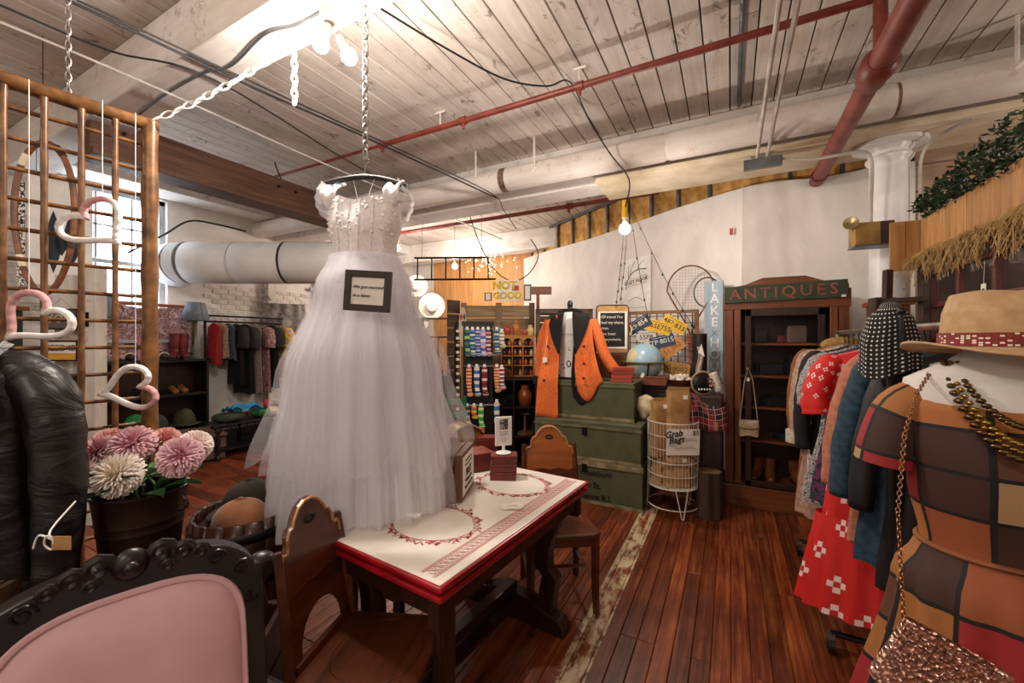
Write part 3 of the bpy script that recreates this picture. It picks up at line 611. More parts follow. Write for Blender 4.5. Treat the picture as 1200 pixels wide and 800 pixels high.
for z, tx, bg, fg, fs in ((1.72, 'YOU', '6a5f58', 'd8cfc2', .10), (1.46, 'NEED IS', 'e0a63a', '171310', .075), (1.16, 'LOVE', '191614', 'e9e2d4', .105)):
    q = thing('word_sign', f'small wooden plaque reading {tx} on white post', 'sign', at(110, 400, Z=3.5) * 1 + RT*-.19 + V((0, 0, z - CAMH - (-.002))) + FW*-.085, YAW)
    q.location.z = z - .08
    b = MB(); b.box((0, 0, .08), (.30, .015, .17)); b.build('board', mat('sign_' + bg, bg, None, rough=.7), q, bevel=.003)
    b = MB()
    for s in (-1, 1): b.box((s*.145, -.006, .08), (.012, .012, .17)); b.box((0, -.006, .08 + s*.08), (.29, .012, .012))
    b.build('rim', DKW, q)
    if tx == 'NEED IS': b = MB(); b.box((0, -.0085, .105), (.276, .003, .09)); b.build('plate', WHT, q)
    text(tx, fs, mat('signtxt_' + fg, fg), q, (0, -.011, .1 if tx == 'NEED IS' else .08))
    b = MB(); b.tube([(-.1, 0, .16), (0, .005, .255), (.1, 0, .16)], .0018, 4); b.build('hanging_wire', IRON, q)
cp = cw(-4.32, 3.10, 0); t = thing('green_cupboard', 'dark green cupboard behind bamboo screen', 'cupboard', cp, YAW)
GRN = mat('dark_green', '29352c', '1a231d', rough=.5); b = MB(); b.bx(-.4, .4, -.22, .22, 0, 1.78); b.build('carcass', GRN, t, bevel=.006)
for s in (-1, 1): b = MB(); b.box((s*.195, -.228, .9), (.37, .018, 1.6)); o = b.build('door', GRN, t, bevel=.004); b = MB(); b.ball((s*.03, -.25, 1.0), .014, 8, 6); b.build('knob', mat('brass', 'b08a3a', '8a6824', rough=.35, metal=.9), o, smooth=True)
b = MB(); b.box((0, 0, 1.80), (.86, .48, .035)); b.build('top_board', ORW, t, bevel=.004)
# ---------------------------------------------------------------- black bookcase on the left wall (faces +x)
t = thing('black_bookcase', 'low black open bookcase with hats and shoes by left wall', 'bookcase', (-6.36, 2.47, 0), R(90))
for s in (-1, 1): b = MB(); b.box((s*.53, 0, .65), (.03, .34, 1.3)); b.build('side_panel', BLK, t)
for z in (.05, .45, .85, 1.285): b = MB(); b.box((0, 0, z), (1.03 if z < 1.2 else 1.12, .34, .03)); b.build('shelf', BLK, t)
b = MB(); b.box((0, .16, .65), (1.05, .01, 1.26)); b.build('back_panel', DKW, t)
RG = 90
def lampthing(y, x, lab):
    t = thing('table_lamp', lab, 'lamp', (x, y, 1.302)); b = MB(); b.lathe([(0, 0), (.07, 0), (.075, .02), (.03, .05), (.045, .12), (.02, .2), (.018, .48), (.03, .5), (.012, .52), (0, .52)], 16); b.build('base', mat('sage_metal', '6d7c73', '4e5b54', rough=.4), t, smooth=True)
    b = MB(); b.lathe([(.155, .50), (.10, .74)], 24); b.build('shade', clothm('grey_shade', '7d8a95', '6a7782'), t, smooth=True, solid=.004); return t
lampthing(2.88, -6.24, 'grey shaded table lamp at the boot end of black bookcase'); lampthing(1.99, -6.30, 'grey shaded table lamp on bookcase in front of the window')
t = thing('floral_tapestry', 'mauve floral tapestry draped over frame on bookcase top', 'tapestry', (-6.50, 2.45, 1.302), R(90))
b = MB(); b.grid(lambda u, v: ((u - .5)*.98, -.02 - .02*sin(u*13) - .01*sin(u*31), v*.66 + .02*sin(u*9)), 30, 8); b.build('cloth', splash('floral_cloth', ['6e4a50', 'b79aa6', '8e5f56', 'c9b4bb', '9c6a5a', '5c4048'], 7), t, smooth=True)
for s in (-1, 1): b = MB(); b.box((s*.52, 0, .35), (.05, .03, .70)); b.build('frame_stile', ORW, t)
b = MB(); b.box((0, 0, .69), (1.08, .03, .04)); b.build('frame_rail', ORW, t)
RED = clothm('red_cloth', 'b8202a', '8f141d'); PINK = mat('pink_box', 'd98a90', 'c4737b', rough=.5)
t = thing('pink_box', 'pink box with figure standing on black bookcase', 'box', (-6.28, 2.36, 1.302), R(70)); b = MB(); b.box((0, 0, .06), (.14, .12, .12)); b.build('carton', PINK, t, bevel=.008); b = MB(); b.ball((-.02, 0, .20), (.05, .04, .09), 10, 8); b.ball((.0, -.02, .30), .04, 8, 6); b.build('figure', PINK, t, smooth=True)
def boot(loc, rz, m, lab, h=.32, grp=None, s=1):
    t = thing('boot', lab, 'boot', loc, rz, grp); b = MB()
    P_ = [((0, .05, h), .055), ((0, .05, h*.6), .05), ((0, .05, .1), .042), ((0, .0, .062), .046), ((0, -.08, .045), .042), ((0, -.14, .035), .03)]
    b.tube(curve([p for p, r in P_], 3), [prof([(i/5, r) for i, (p, r) in enumerate(P_)], k/15) for k in range(16)], 12, flat=.85); b.build('upper', m, t, smooth=True, sharp=80)
    b = MB(); b.prism([(-.03, 0), (.03, 0), (.03, .018), (-.03, .018)], -.17, .08); o = b.build('sole', BLK, t); b = MB(); b.box((0, .06, .012), (.06, .05, .026)); b.build('heel', BLK, t); return t
RL = mat('oxblood_leather', '7a2a26', '4d1714', rough=.35)
boot((-6.28, 2.66, 1.302), R(60), RL, 'tall oxblood leather boot nearer the pink box on bookcase', .33, 'oxblood boots on bookcase'); boot((-6.26, 2.76, 1.302), R(75), RL, 'tall oxblood leather boot right beside table lamp on bookcase', .33, 'oxblood boots on bookcase')
for i, (y, m, lab) in enumerate(((2.53, '2a2a22', 'dark sunglasses case heap beside pink box on bookcase'), (2.2, '241a18', 'black round tin on bookcase behind bamboo screen'))):
    t = thing('trinket', lab, 'trinket', (-6.22, y, 1.302)); b = MB(); b.ball((0, 0, .04), (.05, .05, .04), 10, 6); b.build('bowl', mat('tr' + m, m), t, smooth=True); b = MB(); b.tube([(0, .05*cos(a), .06 + .03*sin(a)) for a in [2*pi*k/10 for k in range(10)]], .006, 5, closed=True); b.build('rim', CREAM, t)
def shoe(loc, rz, m, lab, grp=None):
    t = thing('shoe', lab, 'shoe', loc, rz, grp); b = MB(); b.tube(curve([(0, .1, .075), (0, .06, .06), (0, -.02, .04), (0, -.09, .032), (0, -.13, .025)], 3), [.028, .034, .035, .035, .036, .037, .038, .04, .041, .04, .036, .028, .018], 10, flat=.8); b.build('upper', m, t, smooth=True)
    b = MB(); b.box((0, -.02, .006), (.07, .25, .012)); b.build('sole', BROWN, t); return t
TANL = mat('tan_leather', 'a8713f', '7d4e28', rough=.45)
for i in range(2): shoe((-6.30, 2.66 + i*.1, .866), R(80), TANL, ('tan sandal nearer the red shoe on bookcase shelf', 'tan sandal at the bookcase side panel')[i], 'tan sandals on bookcase')
shoe((-6.28, 2.42, .866), R(60), RED, 'red heeled shoe on the upper shelf of black bookcase'); shoe((-6.28, 2.28, .866), R(80), BLK, 'black heeled shoe beside the red shoe in bookcase')
def cap(loc, rz, m, lab, r=.11, peak=True, h=1.0):
    t = thing('hat', lab, 'hat', loc, rz); b = MB(); b.grid(lambda u, v: (r*cos(2*pi*u)*cos(v*pi/2), r*1.15*sin(2*pi*u)*cos(v*pi/2), r*h*sin(v*pi/2)), 20, 8); b.build('crown', m, t, smooth=True)
    b = MB(); b.grid(lambda u, v: ((r + v*.055)*cos(2*pi*u), (r*1.15 + v*.055)*sin(2*pi*u), .006 - v*.015), 20, 2); b.build('brim', m, t, smooth=True, solid=.006); return t
cap((-6.30, 2.78, .467), R(90), mat('olive_hat', '4c4a2a', '30301b', rough=.8), 'olive brown felt hat on the middle shelf of bookcase', .12, h=1.6)
cap((-6.28, 2.48, .467), R(90), mat('slate_hat', '3a3f46', '24282e', rough=.8), 'slate grey soft hat on the middle shelf of bookcase', .11, h=1.5)
t = thing('tassel_hat', 'green tasselled hat at the end of the bookcase middle shelf', 'hat', (-6.24, 2.25, .467), 0); b = MB(); b.ball((0, 0, .10), (.09, .1, .1), 12, 8); b.build('crown', mat('kelly_green', '2f9a4a', '1f6f34', rough=.8), t, smooth=True)
b = MB()
for i in range(8): b.tube([(.07, -.07 + i*.02, .06), (.1, -.07 + i*.02, .01)], .006, 5)
o = b.build('fringe', CREAM, t); o['kind'] = 'stuff'
t = thing('round_basket', 'round brown basket on the bottom shelf of bookcase', 'basket', (-6.26, 2.66, .067), 0); b = MB(); b.lathe([(0, 0), (.1, 0), (.14, .1), (.15, .2), (.14, .2), (.13, .1), (.09, .01), (0, .01)], 18); b.build('bowl', mat('wicker_brown', '6b4a2c', '3f2917', sc=40, bump=.6), t, smooth=True); b = MB(); b.tube([(0, .15*cos(a), .2 + .12*sin(a)) for a in [pi*k/10 for k in range(11)]], .008, 6); b.build('handle', TANL, t)
t = thing('wooden_slab', 'reddish brown plank panel leaning before black bookcase', 'panel', (-5.86, 2.72, 0), R(78)); SL = wood('slab', '6a4636', '3f2820', 'x', rough=.6, var=(.85, 1.1))
for i in range(3): b = MB(); b.box((0, .06 - i*.04, .09 + i*.15), (.62, .03, .146), (R(-15), 0, 0)); b.build('plank', SL, t, bevel=.003)
# ---------------------------------------------------------------- rack with black hangers, carved table with pillows
t = thing('clothing_rail', 'double black clothing rail against left wall', 'clothes rack', (-6.28, 3.75, 0), R(90))
for z in (1.80, 1.88): b = MB(); b.tube([(-.75, 0, z), (.75, 0, z)], .014, 10); b.build('rail', IRON, t, smooth=True)
for s in (-1, 1): b = MB(); b.tube([(s*.74, 0, .03), (s*.74, 0, 1.92)], .016, 10); b.build('upright', IRON, t, smooth=True); b = MB(); b.tube([(s*.74, -.22, .02), (s*.74, .22, .02)], .016, 8); b.build('foot', IRON, t)
gs = [(3.10, 'red_cloth', None, .36, .50, None, 'red top on the black hanger rail', 'top'), (3.2, 'tan_stripe', ('b49a80', '7d6552'), .34, .42, None, 'tan striped top on the black hanger rail', 'top'), (3.32, 'slate_denim', ('4d5660', '353c45'), .36, .45, None, 'folded slate denim trousers on the black hanger rail', 'trousers'),
      (3.46, 'jet', ('121113', '08080a'), .40, .8, 'short', 'black dress in the middle of the black hanger rail', 'dress'), (3.60, 'jet', None, .40, .95, 'short', 'long black dress beside the taupe dress', 'dress'), (3.75, 'taupe', ('9a8478', '77645a'), .40, .95, None, 'plain taupe dress on the black hanger rail', 'dress'), (3.92, 'floralnavy', 1, .40, .95, 'short', 'black dress with pink blossoms on hanger rail', 'dress'), (4.10, 'jet', None, .40, .9, 'short', 'black blouse between blossom dress and tie dye shirt', 'blouse'), (4.27, 'tiedye', 1, .44, .75, 'short', 'rainbow tie dye shirt hanging on the rail', 'shirt')]
splash_m = {'floralnavy': splash('floralnavy', ['16141a', '2a1c22', 'c99a96', '1a1518', 'a8706c', '16141a'], 16), 'tiedye': splash('tiedye', ['2f6fb0', '3fae6a', 'e7c53a', 'e2672c', '4bb0c8', 'c43a6a'], 8)}
for i, (y, mn, cc, w, L, sl, lab, cat) in enumerate(gs):
    y = 3.12 + (y - 3.10)*.80
    m = splash_m.get(mn) or (clothm(mn, *cc) if isinstance(cc, tuple) else MATS.get(mn) or MATS['red_cloth'])
    q = thing(cat, lab, cat, (-6.28, y, 1.775), R(rnd.uniform(-6, 8))); garment(q, m, w=w, L=L, dep=.04, flare=1.03, fold=.10, sleeve=sl, seed=i, neck=.06)
    hanger((-6.28, y, 1.775), q.rotation_euler.z, BLK, ('black hanger holding the ' + lab.split(' on ')[0].split(' beside ')[0].split(' in ')[0].split(' between ')[0].split(' hanging')[0]) if i not in (3, 4, 7) else ('black hanger holding the middle black dress', 'black hanger holding the long black dress', 'black hanger holding the black blouse beside tie dye shirt')[(3, 4, 7).index(i)], 'black hangers on the left rail')
t = thing('ruffled_blouse', 'grey ruffled skirt hung high over the black rail', 'skirt', (-6.33, 4.18, 2.14), R(60))
RUF = clothm('ruffle_grey', 'a09a95', '6f6964', sc=18)
for k in range(5):
    b = MB(); b.grid(lambda u, v: ((.26 + .05*k + .05*v)*cos(2*pi*u)*(1 + .06*sin(u*60 + k)), (.06 + .012*k + .02*v)*sin(2*pi*u)*(1 + .2*sin(u*60 + k)), -.02 - k*.16 - v*.19), 60, 3); b.build('ruffle_tier', RUF, t, smooth=True)
b = MB(); b.tube(curve([(-.28, 0, -.03), (-.3, 0, .06), (-.24, 0, .1), (-.2, 0, .03)], 4), .012, 6); b.tube([(-.28, 0, -.02), (.28, 0, -.02)], .012, 6); b.build('hanger_hook', RUF, t)
b = MB(); b.box((-.02, 0, .1), (.12, .12, 2.4)); tp = thing('brick_pier_post', 'flaking white timber post behind the hanging clothes', 'post', (-6.50, 4.05, 1.2), 0); b.build('timber', CHIP, tp)
tp = thing('orange_board', 'upright orange brown board leaning on wall behind ruffled skirt', 'board', (-6.52, 5.05, 0), R(90)); b = MB(); b.box((0, 0, 1.35), (.34, .03, 2.7)); b.build('plank', ORW, tp); b = MB(); b.box((.26, 0, 1.3), (.14, .03, 2.6)); b.build('plank', mat('olive_board', '6a5a30', '3d3420'), tp); b = MB(); b.box((.02, 0, 2.45), (.62, .02, .05)); b.build('batten', DKW, tp)
t = thing('carved_table', 'low black carved side table piled with cushions', 'table', (-5.95, 3.42, 0), R(90))
b = MB(); b.box((0, 0, .445), (1.15, .42, .03)); b.build('tabletop', BLK, t, bevel=.006)
for s in (-1, 1):
    for s2 in (-1, 1): b = MB(); b.lathe([(.03, 0), (.035, .04), (.018, .07), (.03, .12), (.02, .18), (.034, .24), (.02, .3), (.035, .36), (.035, .43)], 12, (s*.5, s2*.16, 0)); b.build('leg', BLK, t, smooth=True)
b = MB()
for i in range(11): b.ball((-.5 + i*.1, -.19, .39), (.045, .012, .035), 8, 6)
o = b.build('carved_apron', BLK, t, smooth=True); o['kind'] = 'stuff'
b = MB(); b.box((0, 0, .12), (1.0, .3, .02)); b.build('lower_shelf', BLK, t)
GS = stripes('green_stripe', ['2f7a44', 'e6dcc4', '3d8a4e', '1f5e34'], 3, 0)
def cushion(loc, d, m, lab, rz):
    t = thing('cushion', lab, 'cushion', loc, rz); b = MB(); b.grid(lambda u, v: (d[0]/2*math.copysign(abs(cos(2*pi*u))**.55, cos(2*pi*u))*sin(pi*v)**.5, d[1]/2*math.copysign(abs(sin(2*pi*u))**.55, sin(2*pi*u))*sin(pi*v)**.5, d[2]/2*(1 - cos(pi*v))), 28, 10); b.build('cover', m, t, smooth=True); b = MB(); b.tube([(d[0]*.5*cos(a), d[1]*.5*sin(a), d[2]/2) for a in [2*pi*k/20 for k in range(20)]], .006, 5, closed=True); b.build('piping', m, t)
cushion((-5.92, 3.62, .462), (.42, .30, .13), GS, 'green and cream striped cushion on black carved table', R(80)); cushion((-5.92, 3.12, .462), (.36, .28, .12), mat('olive_cushion', '46503a', '2e3626', rough=.9), 'plain olive cushion on black carved table', R(95))
t = thing('blue_scarf', 'crumpled bright blue scarf on top of the cushions', 'scarf', (-5.92, 3.30, .585), R(90)); b = MB(); b.grid(lambda u, v: ((u - .5)*.42, (v - .5)*.26, .04 + .03*sin(u*11 + v*4) + .02*sin(v*17)), 22, 12); b.build('cloth', clothm('azure', '3f9ed0', '2a74a8'), t, smooth=True, solid=.004)
for i, (y, c_, n_) in enumerate(((3.62, 'c0384a', 'red'), (3.78, 'd8d4cc', 'white'))): shoe((-5.92, y, .592), R(60 + 30*i), clothm('shoe' + c_, c_), f'{n_} canvas shoe lying on the striped cushion')

for y, d, c_, lab in ((3.22, (.40, .26, .34), '3a3430', 'grey brown storage box under the black clothing rail'), (3.66, (.36, .26, .46), '26221f', 'tall black storage box under the hanging dresses'), (4.08, (.38, .26, .30), '4a3a2c', 'brown cardboard box under the tie dye shirt')):
    q = thing('storage_box', lab, 'box', (-6.42, y, 0), R(90)); b = MB(); b.box((0, 0, d[2]*.4), (d[0], d[1], d[2]*.8)); b.build('carton', mat('box' + c_, c_, None, rough=.8), q, bevel=.006); b = MB(); b.box((0, 0, d[2]*.9), (d[0] + .012, d[1] + .012, d[2]*.2)); b.build('lid', MATS['box' + c_], q, bevel=.006)
# ================================================================ TABLE with enamel top
REDE = mat('red_enamel', 'a8141f', '7e0c15', rough=.25, Coat_Weight=.4)
TA, TB, TC = V((-.819, 1.06, 0)), V((-.705, 2.245, 0)), V((-1.555, 1.16, 0))
tax = (TB - TA).normalized(); TLN, TWD = 1.19, .745; trz = math.atan2(tax.y, tax.x) - pi/2; TH = .76
tc0 = TA + tax*(TLN/2) + V((-tax.y, tax.x, 0))*(TWD/2)
tbl = thing('enamel_table', 'dark wood table with white enamel top and red stencilled border', 'table', tc0, trz)
def tl(x, y, z=TH): return tc0 + V((x*tax.y + y*tax.x, -x*tax.x + y*tax.y, z))   # table-local to world (x across, y along)
b = MB(); b.box((0, 0, TH - .008), (TWD - .016, TLN - .016, .016)); top = b.build('tabletop', mat('white_enamel', 'efeae0', 'e4dccf', sc=3, rough=.22), tbl, bevel=.003)
for k, z, g in ((0, TH - .012, 0), (1, TH - .043, .012)):
    b = MB(); x, y = TWD/2 + .004 - (.0 if k == 0 else 0), TLN/2 + .004
    for s in (-1, 1): b.box((s*(x - .008), 0, z), (.02, y*2, .022)); b.box((0, s*(y - .008), z), (x*2, .02, .022))
    b.build('red_rim' if k == 0 else 'leaf_rim', REDE, tbl, bevel=.007)
b = MB(); b.box((0, 0, TH - .043), (TWD - .03, TLN - .03, .02)); b.build('draw_leaf', REDE, tbl)
REDL = mat('stencil_red', 'be5054', 'a63c42', rough=.4)
# border band: two lines and a row of small arches
b = MB(); zt = TH + .0006
for off in (.052, .060, .108, .116): b.box((TWD/2 - off, 0, zt), (.0032, TLN - .06, .0006))
for i in range(38):
    y = -TLN/2 + .05 + i*.029; b.tube([(TWD/2 - .104 + .008*0, y, zt), (TWD/2 - .078, y - .011, zt), (TWD/2 - .066, y, zt), (TWD/2 - .078, y + .011, zt)], .0013, 3, closed=True); b.box((TWD/2 - .084, y + .0145, zt), (.04, .002, .0006))
o = b.build('border_stencil', REDL, top); o['kind'] = 'stuff'
def wreath(cx, cy, rx, ry, seed):
    q = random.Random(seed); b = MB(); N_ = 120
    for a0, a1 in ((20, 165), (195, 345)):
        b.tube([(cx + rx*cos(R(a)), cy + ry*sin(R(a)), zt) for a in range(a0, a1, 6)], .0016, 4)
    for i in range(N_):
        a = R(360*i/N_ + q.uniform(-3, 3)); rr = 1 + q.uniform(-.04, .04); p = V((cx + rx*rr*cos(a), cy + ry*rr*sin(a), zt)); d = a + q.choice((-1, 1))*q.uniform(.6, 1.3)
        e = p + V((cos(d), sin(d), 0))*q.uniform(.015, .035); b.tube([p, e], .0013, 3)
        for k in range(3): b.add([tuple(e + V((.005*cos(w + k*2.1), .005*sin(w + k*2.1), 0)) + V((cos(d), sin(d), 0))*.006*k) for w in (0, 1.57, 3.14, 4.71)], [(0, 1, 2, 3)])
    o = b.build('wreath_stencil', REDL, top); o['kind'] = 'stuff'
wreath(.02, -.26, .19, .155, 1); wreath(.04, .33, .19, .155, 2)
b = MB()
for s in (-1, 1): b.box((s*(TWD/2 - .05), 0, TH - .10), (.022, TLN - .10, .085)); b.box((0, s*(TLN/2 - .05), TH - .10), (TWD - .10, .022, .085))
b.build('apron', DKW, tbl, bevel=.003)
for sx in (-1, 1):
    for sy in (-1, 1):
        b = MB(); b.box((sx*(TWD/2 - .055), sy*(TLN/2 - .055), TH - .115), (.055, .055, .13)); b.build('corner_block', DKW, tbl, bevel=.004)
for sy in (-1, 1):
    for sx in (-1, 1):
        if sy < 0 and sx > 0:
            b = MB(); b.box((sx*.30, sy*.50, .36), (.06, .06, .66)); b.box((sx*.30, sy*.50, .70), (.075, .075, .02)); b.box((sx*.30, sy*.50, .06), (.08, .08, .12))
            for k in (-.014, .014): b.box((sx*.30 + k, sy*.50 - .031, .38), (.01, .01, .5))
            b.build('leg', DKW, tbl, bevel=.004); continue
        b = MB(); cvs = [(sx*(.30 - .10*sin(pi*i/12)*(1 if i < 8 else .6) - (.0 if i < 9 else .02*(i - 8))), .66 - .56*i/12) for i in range(13)]
        b.prism([(x + .045, z) for x, z in cvs] + [(x - .045, z) for x, z in cvs[::-1]], sy*.40 - .035, sy*.40 + .035); b.build('leg', DKW, tbl, bevel=.006)
    b = MB(); b.prism([(-.34, 0), (.34, 0), (.34, .05), (.31, .085), (.26, .095), (.12, .14), (-.12, .14), (-.26, .095), (-.31, .085), (-.34, .05)], sy*.40 - .045, sy*.40 + .045); b.build('trestle_foot', DKW, tbl, bevel=.008)
b = MB(); b.box((0, 0, .17), (.06, .80, .05)); b.box((0, 0, .11), (.16, .74, .02)); b.build('stretcher', DKW, tbl, bevel=.004)
# ---------------------------------------------------------------- things on the table
BXW = wood('block_wood', '7a4c2a', '51301a', 'z', rough=.55); RBX = mat('red_box', '7c2a22', '5a1a15', sc=12, rough=.5)
def blockat(px, py): return at(px, py, z=TH + .0005)
p0 = at(538, 589, z=TH); fr_rz = YAW - R(58)
for i, (off, lab) in enumerate(((0, 'wooden block sign lettered FIRST in front of its plain twin'), (1, 'plain wooden block leaning behind the lettered block sign'))):
    bd_ = RT*.0355 + FW*.285; q = thing('block_sign', lab, 'sign', cw(-.243 - .041*i, 2.13 - .004*i, TH + .001), math.atan2(bd_.y, bd_.x))
    b = MB(); b.box((0, 0, .118), (.275, .036, .225)); b.build('block', BXW, q, bevel=.003)
    if i == 0:
        b = MB(); b.box((0, -.0185, .118), (.235, .002, .19)); b.build('face_panel', PAPER, q)
        text('FIRST', .052, INK, q, (0, -.0205, .122), bold=.0008)
        for k, (z, w) in enumerate(((.185, .13), (.165, .15), (.085, .14), (.055, .16))): squiggle(INK, q, (0, -.0205, z), w, .022 if k > 1 else .012, 8, .0016, seed=k)
def rbox(px, py, d, rz, lab, z=TH):
    p = at(px, py, z=z); p.z = z + .001; q = thing('red_box', lab, 'box', p, rz); b = MB(); b.box((0, 0, d[2]*.35), (d[0], d[1], d[2]*.7)); b.build('body', RBX, q, bevel=.003); b = MB(); b.box((0, 0, d[2]*.85), (d[0] + .004, d[1] + .004, d[2]*.29)); b.build('lid', RBX, q, bevel=.003); return p
pb = rbox(590, 560, (.145, .10, .045), YAW - .06, 'bottom red box of the small stack on enamel table'); 
for k, l in ((1, 'middle red box of the small stack on enamel table'), (2, 'top red box of the stack, under the white sign stand')):
    q = thing('red_box', l, 'box', pb + V((.002*k, 0, .047*k)), YAW - .06 + .05*k); b = MB(); b.box((0, 0, .0155), (.145, .10, .031)); b.build('body', RBX, q, bevel=.003); b = MB(); b.box((0, 0, .0385), (.149, .104, .013)); b.build('lid', RBX, q, bevel=.003)
rbox(561, 548, (.13, .17, .11), YAW + .5, 'tall red box between block sign and stacked boxes'); rbox(571, 527, (.15, .10, .10), YAW, 'red box at the far edge of enamel table')
q = thing('sign_stand', 'small white pedestal sign with photograph on stacked red boxes', 'sign', pb + V((0, 0, .143)), YAW + .28)
b = MB(); b.lathe([(0, 0), (.044, 0), (.044, .004), (.02, .012), (.009, .018), (.009, .05), (0, .05)], 24); b.build('base', WHT, q, smooth=True)
b = MB(); b.box((0, 0, .125), (.098, .012, .165)); b.build('frame', WHT, q, bevel=.003); b = MB(); b.box((0, -.0068, .165), (.05, .0015, .06)); b.build('photograph', splash('bw_photo', ['1c1a1a', '6d6866', '2d2a2a', 'b8b2ae', '3a3635'], 40, .5, 1), q)
for k, (z, w) in enumerate(((.122, .05), (.113, .045), (.104, .05))): squiggle(INK, q, (0, -.0072, z), w, .004, 9, .0008, seed=k + 3)
b = MB(); b.tube([(.012*cos(a), -.0072, .078 + .012*sin(a)) for a in [2*pi*k/14 for k in range(14)]], .0008, 4, closed=True); b.build('stamp', INK, q)
q = thing('paper_slips', 'loose white paper slips lying on enamel table', 'paper', at(600, 594, z=TH + .001), .3)
for k in range(2): b = MB(); b.grid(lambda u, v: ((u - .5)*.10, (v - .5)*.06, .002 + .004*u*u + .002*k), 4, 2); o = b.build('slip', PAPER, q, solid=.0005); o.rotation_euler = (0, 0, k*.4)
squiggle(INK, q, (0, 0, .0085), .05, .01, 6, .0007, rot=(-pi/2, 0, .3))
# hat box behind the table
q = thing('stool', 'small dark stool behind enamel table holding a domed basket', 'stool', cw(-.34, 3.05, 0), 0)
b = MB(); b.lathe([(0, .60), (.2, .60), (.2, .635), (0, .635)], 20); b.build('seat', DKW, q)
for k in range(4): b = MB(); b.tube([(.15*cos(k*pi/2), .15*sin(k*pi/2), .6), (.19*cos(k*pi/2), .19*sin(k*pi/2), 0)], .016, 8); b.build('leg', DKW, q)
q = thing('domed_basket', 'gold domed basket with white card behind the block signs', 'basket', cw(-.37, 3.05, .64), YAW + .5)
GOLD = mat('gold_lacquer', 'a8842f', '6a4d18', sc=12, rough=.4, metal=.3); b = MB(); b.prism(arc(0, .12, .15, 0, 180, 14, .17) + [(-.15, .0), (.15, .0)], -.11, .11); b.build('body', GOLD, q, bevel=.006)
for s in (-1, 1): b = MB(); b.tube([(x, s*.11, z) for x, z in arc(0, .12, .152, 0, 180, 14, .172)], .01, 6); b.build('edge_band', MDW, q, smooth=True)
b = MB(); b.box((.07, -.06, .285), (.09, .10, .003), (0, R(28), 0)); b.build('card', PAPER, q)
# ================================================================ WEDDING DRESS
def tulle(name, alpha, col='f5f4f9'):
    q = N(name); q.fin(C(col), .8, 0, Subsurface_Weight=0)
    tr = q.n('ShaderNodeBsdfTransparent'); tl_ = q.n('ShaderNodeBsdfTranslucent'); tl_.inputs[0].default_value = C(col); df = q.n('ShaderNodeBsdfDiffuse'); df.inputs[0].default_value = C(col)
    m1 = q.n('ShaderNodeMixShader'); m1.inputs[0].default_value = .35; q.l(df.outputs[0], m1.inputs[1]); q.l(tl_.outputs[0], m1.inputs[2])
    m2 = q.n('ShaderNodeMixShader'); m2.inputs[0].default_value = alpha; q.l(tr.outputs[0], m2.inputs[1]); q.l(m1.outputs[0], m2.inputs[2]); q.l(m2.outputs[0], q.out.inputs[0]); return q.m
SATIN = tulle('dress_satin', 1.0, 'f0eff4'); T1 = tulle('dress_tulle', .42); T2 = tulle('dress_veil', .22)
LACE = N('dress_lace'); lv = LACE.noise(LACE.coord('Object'), 34, 4, .6, 1.5); LACE.bump(lv, .6, .006); LACE.fin(LACE.ramp(lv, [(.35, C('e2dadb')), (.6, C('f8f4f4'))]), .7)
DZ = 2.06; dp = cw(-.73, DZ, 0)
drs = thing('wedding_dress', 'white tulle ball gown hanging over the enamel table', 'wedding dress', (dp.x, dp.y, 0), YAW - .12)
TBLI = lambda x, y: None
def on_table(wx, wy):
    d = V((wx, wy, 0)) - V((tc0.x, tc0.y, 0)); xl, yl = d.dot(V((tax.y, -tax.x, 0))), d.dot(tax); return abs(xl) < TWD/2 + .05 and abs(yl) < TLN/2 + .05
drot = MX.Rotation(YAW - .12, 3, 'Z')
def skirt(name, m, z0, zb, prof_, nf, amp, ph, jag, nu=260, nv=30, solid=0, part=(0, 1)):
    b = MB()
    def fn(u, v):
        a = 2*pi*lerp(part[0], part[1], u); k = 1 + amp*v**.8*(sin(nf*a + ph) + .45*sin(nf*2.3*a + ph*1.7) + .3*sin(3*a + ph))
        r = sm(prof_, v)*k; x, y = r*cos(a)*1.08, r*sin(a)*.95; zl = zb + jag*(sin(5*a + ph) + .6*sin(13*a + ph*2)); w = drot @ V((x, y, 0)) + dp
        if on_table(w.x, w.y) and w.x > -9: zl = max(zl, TH + .006 + .006*(1 + sin(9*a)))
        return (x, y, lerp(z0, zl, v))
    b.grid(fn, nu, nv); return b.build(name, m, drs, smooth=True, sharp=180)
skirt('underskirt', SATIN, 1.95, .72, [(0, .15), (.12, .195), (.45, .285), (1, .345)], 22, .075, .4, .012)
skirt('tulle_layer', T1, 1.96, .68, [(0, .155), (.12, .205), (.45, .305), (1, .375)], 26, .075, 1.3, .02)
skirt('tulle_layer', T1, 1.96, .74, [(0, .16), (.12, .215), (.5, .335), (1, .385)], 19, .085, 2.6, .03)
skirt('veil_layer', T2, 1.94, 1.00, [(0, .165), (.2, .24), (.6, .36), (1, .45)], 9, .10, .2, .05, nu=110, nv=20)
b = MB()
def bod(u, v):
    a = 2*pi*u; s_, c_ = sin(a), cos(a); hw = sm([(0, .160), (.25, .158), (.55, .182), (.85, .178), (1, .165)], v); hd = sm([(0, .12), (.5, .125), (1, .10)], v)
    topz = 2.215 + (.045*abs(c_)**2 + .015*(1 - abs(abs(c_)*2 - 1)) if s_ < 0 else .05*abs(c_))
    pt = -.10*max(0, 1 - abs(c_)*2.4)*(s_ < 0)*(1 - v)**2; return (hw*c_, hd*s_*(1 + .05*sin(8*a)), lerp(1.945 + pt, topz, v))
b.grid(bod, 72, 20); b.build('bodice', LACE.m, drs, smooth=True, sharp=180)
b = MB()
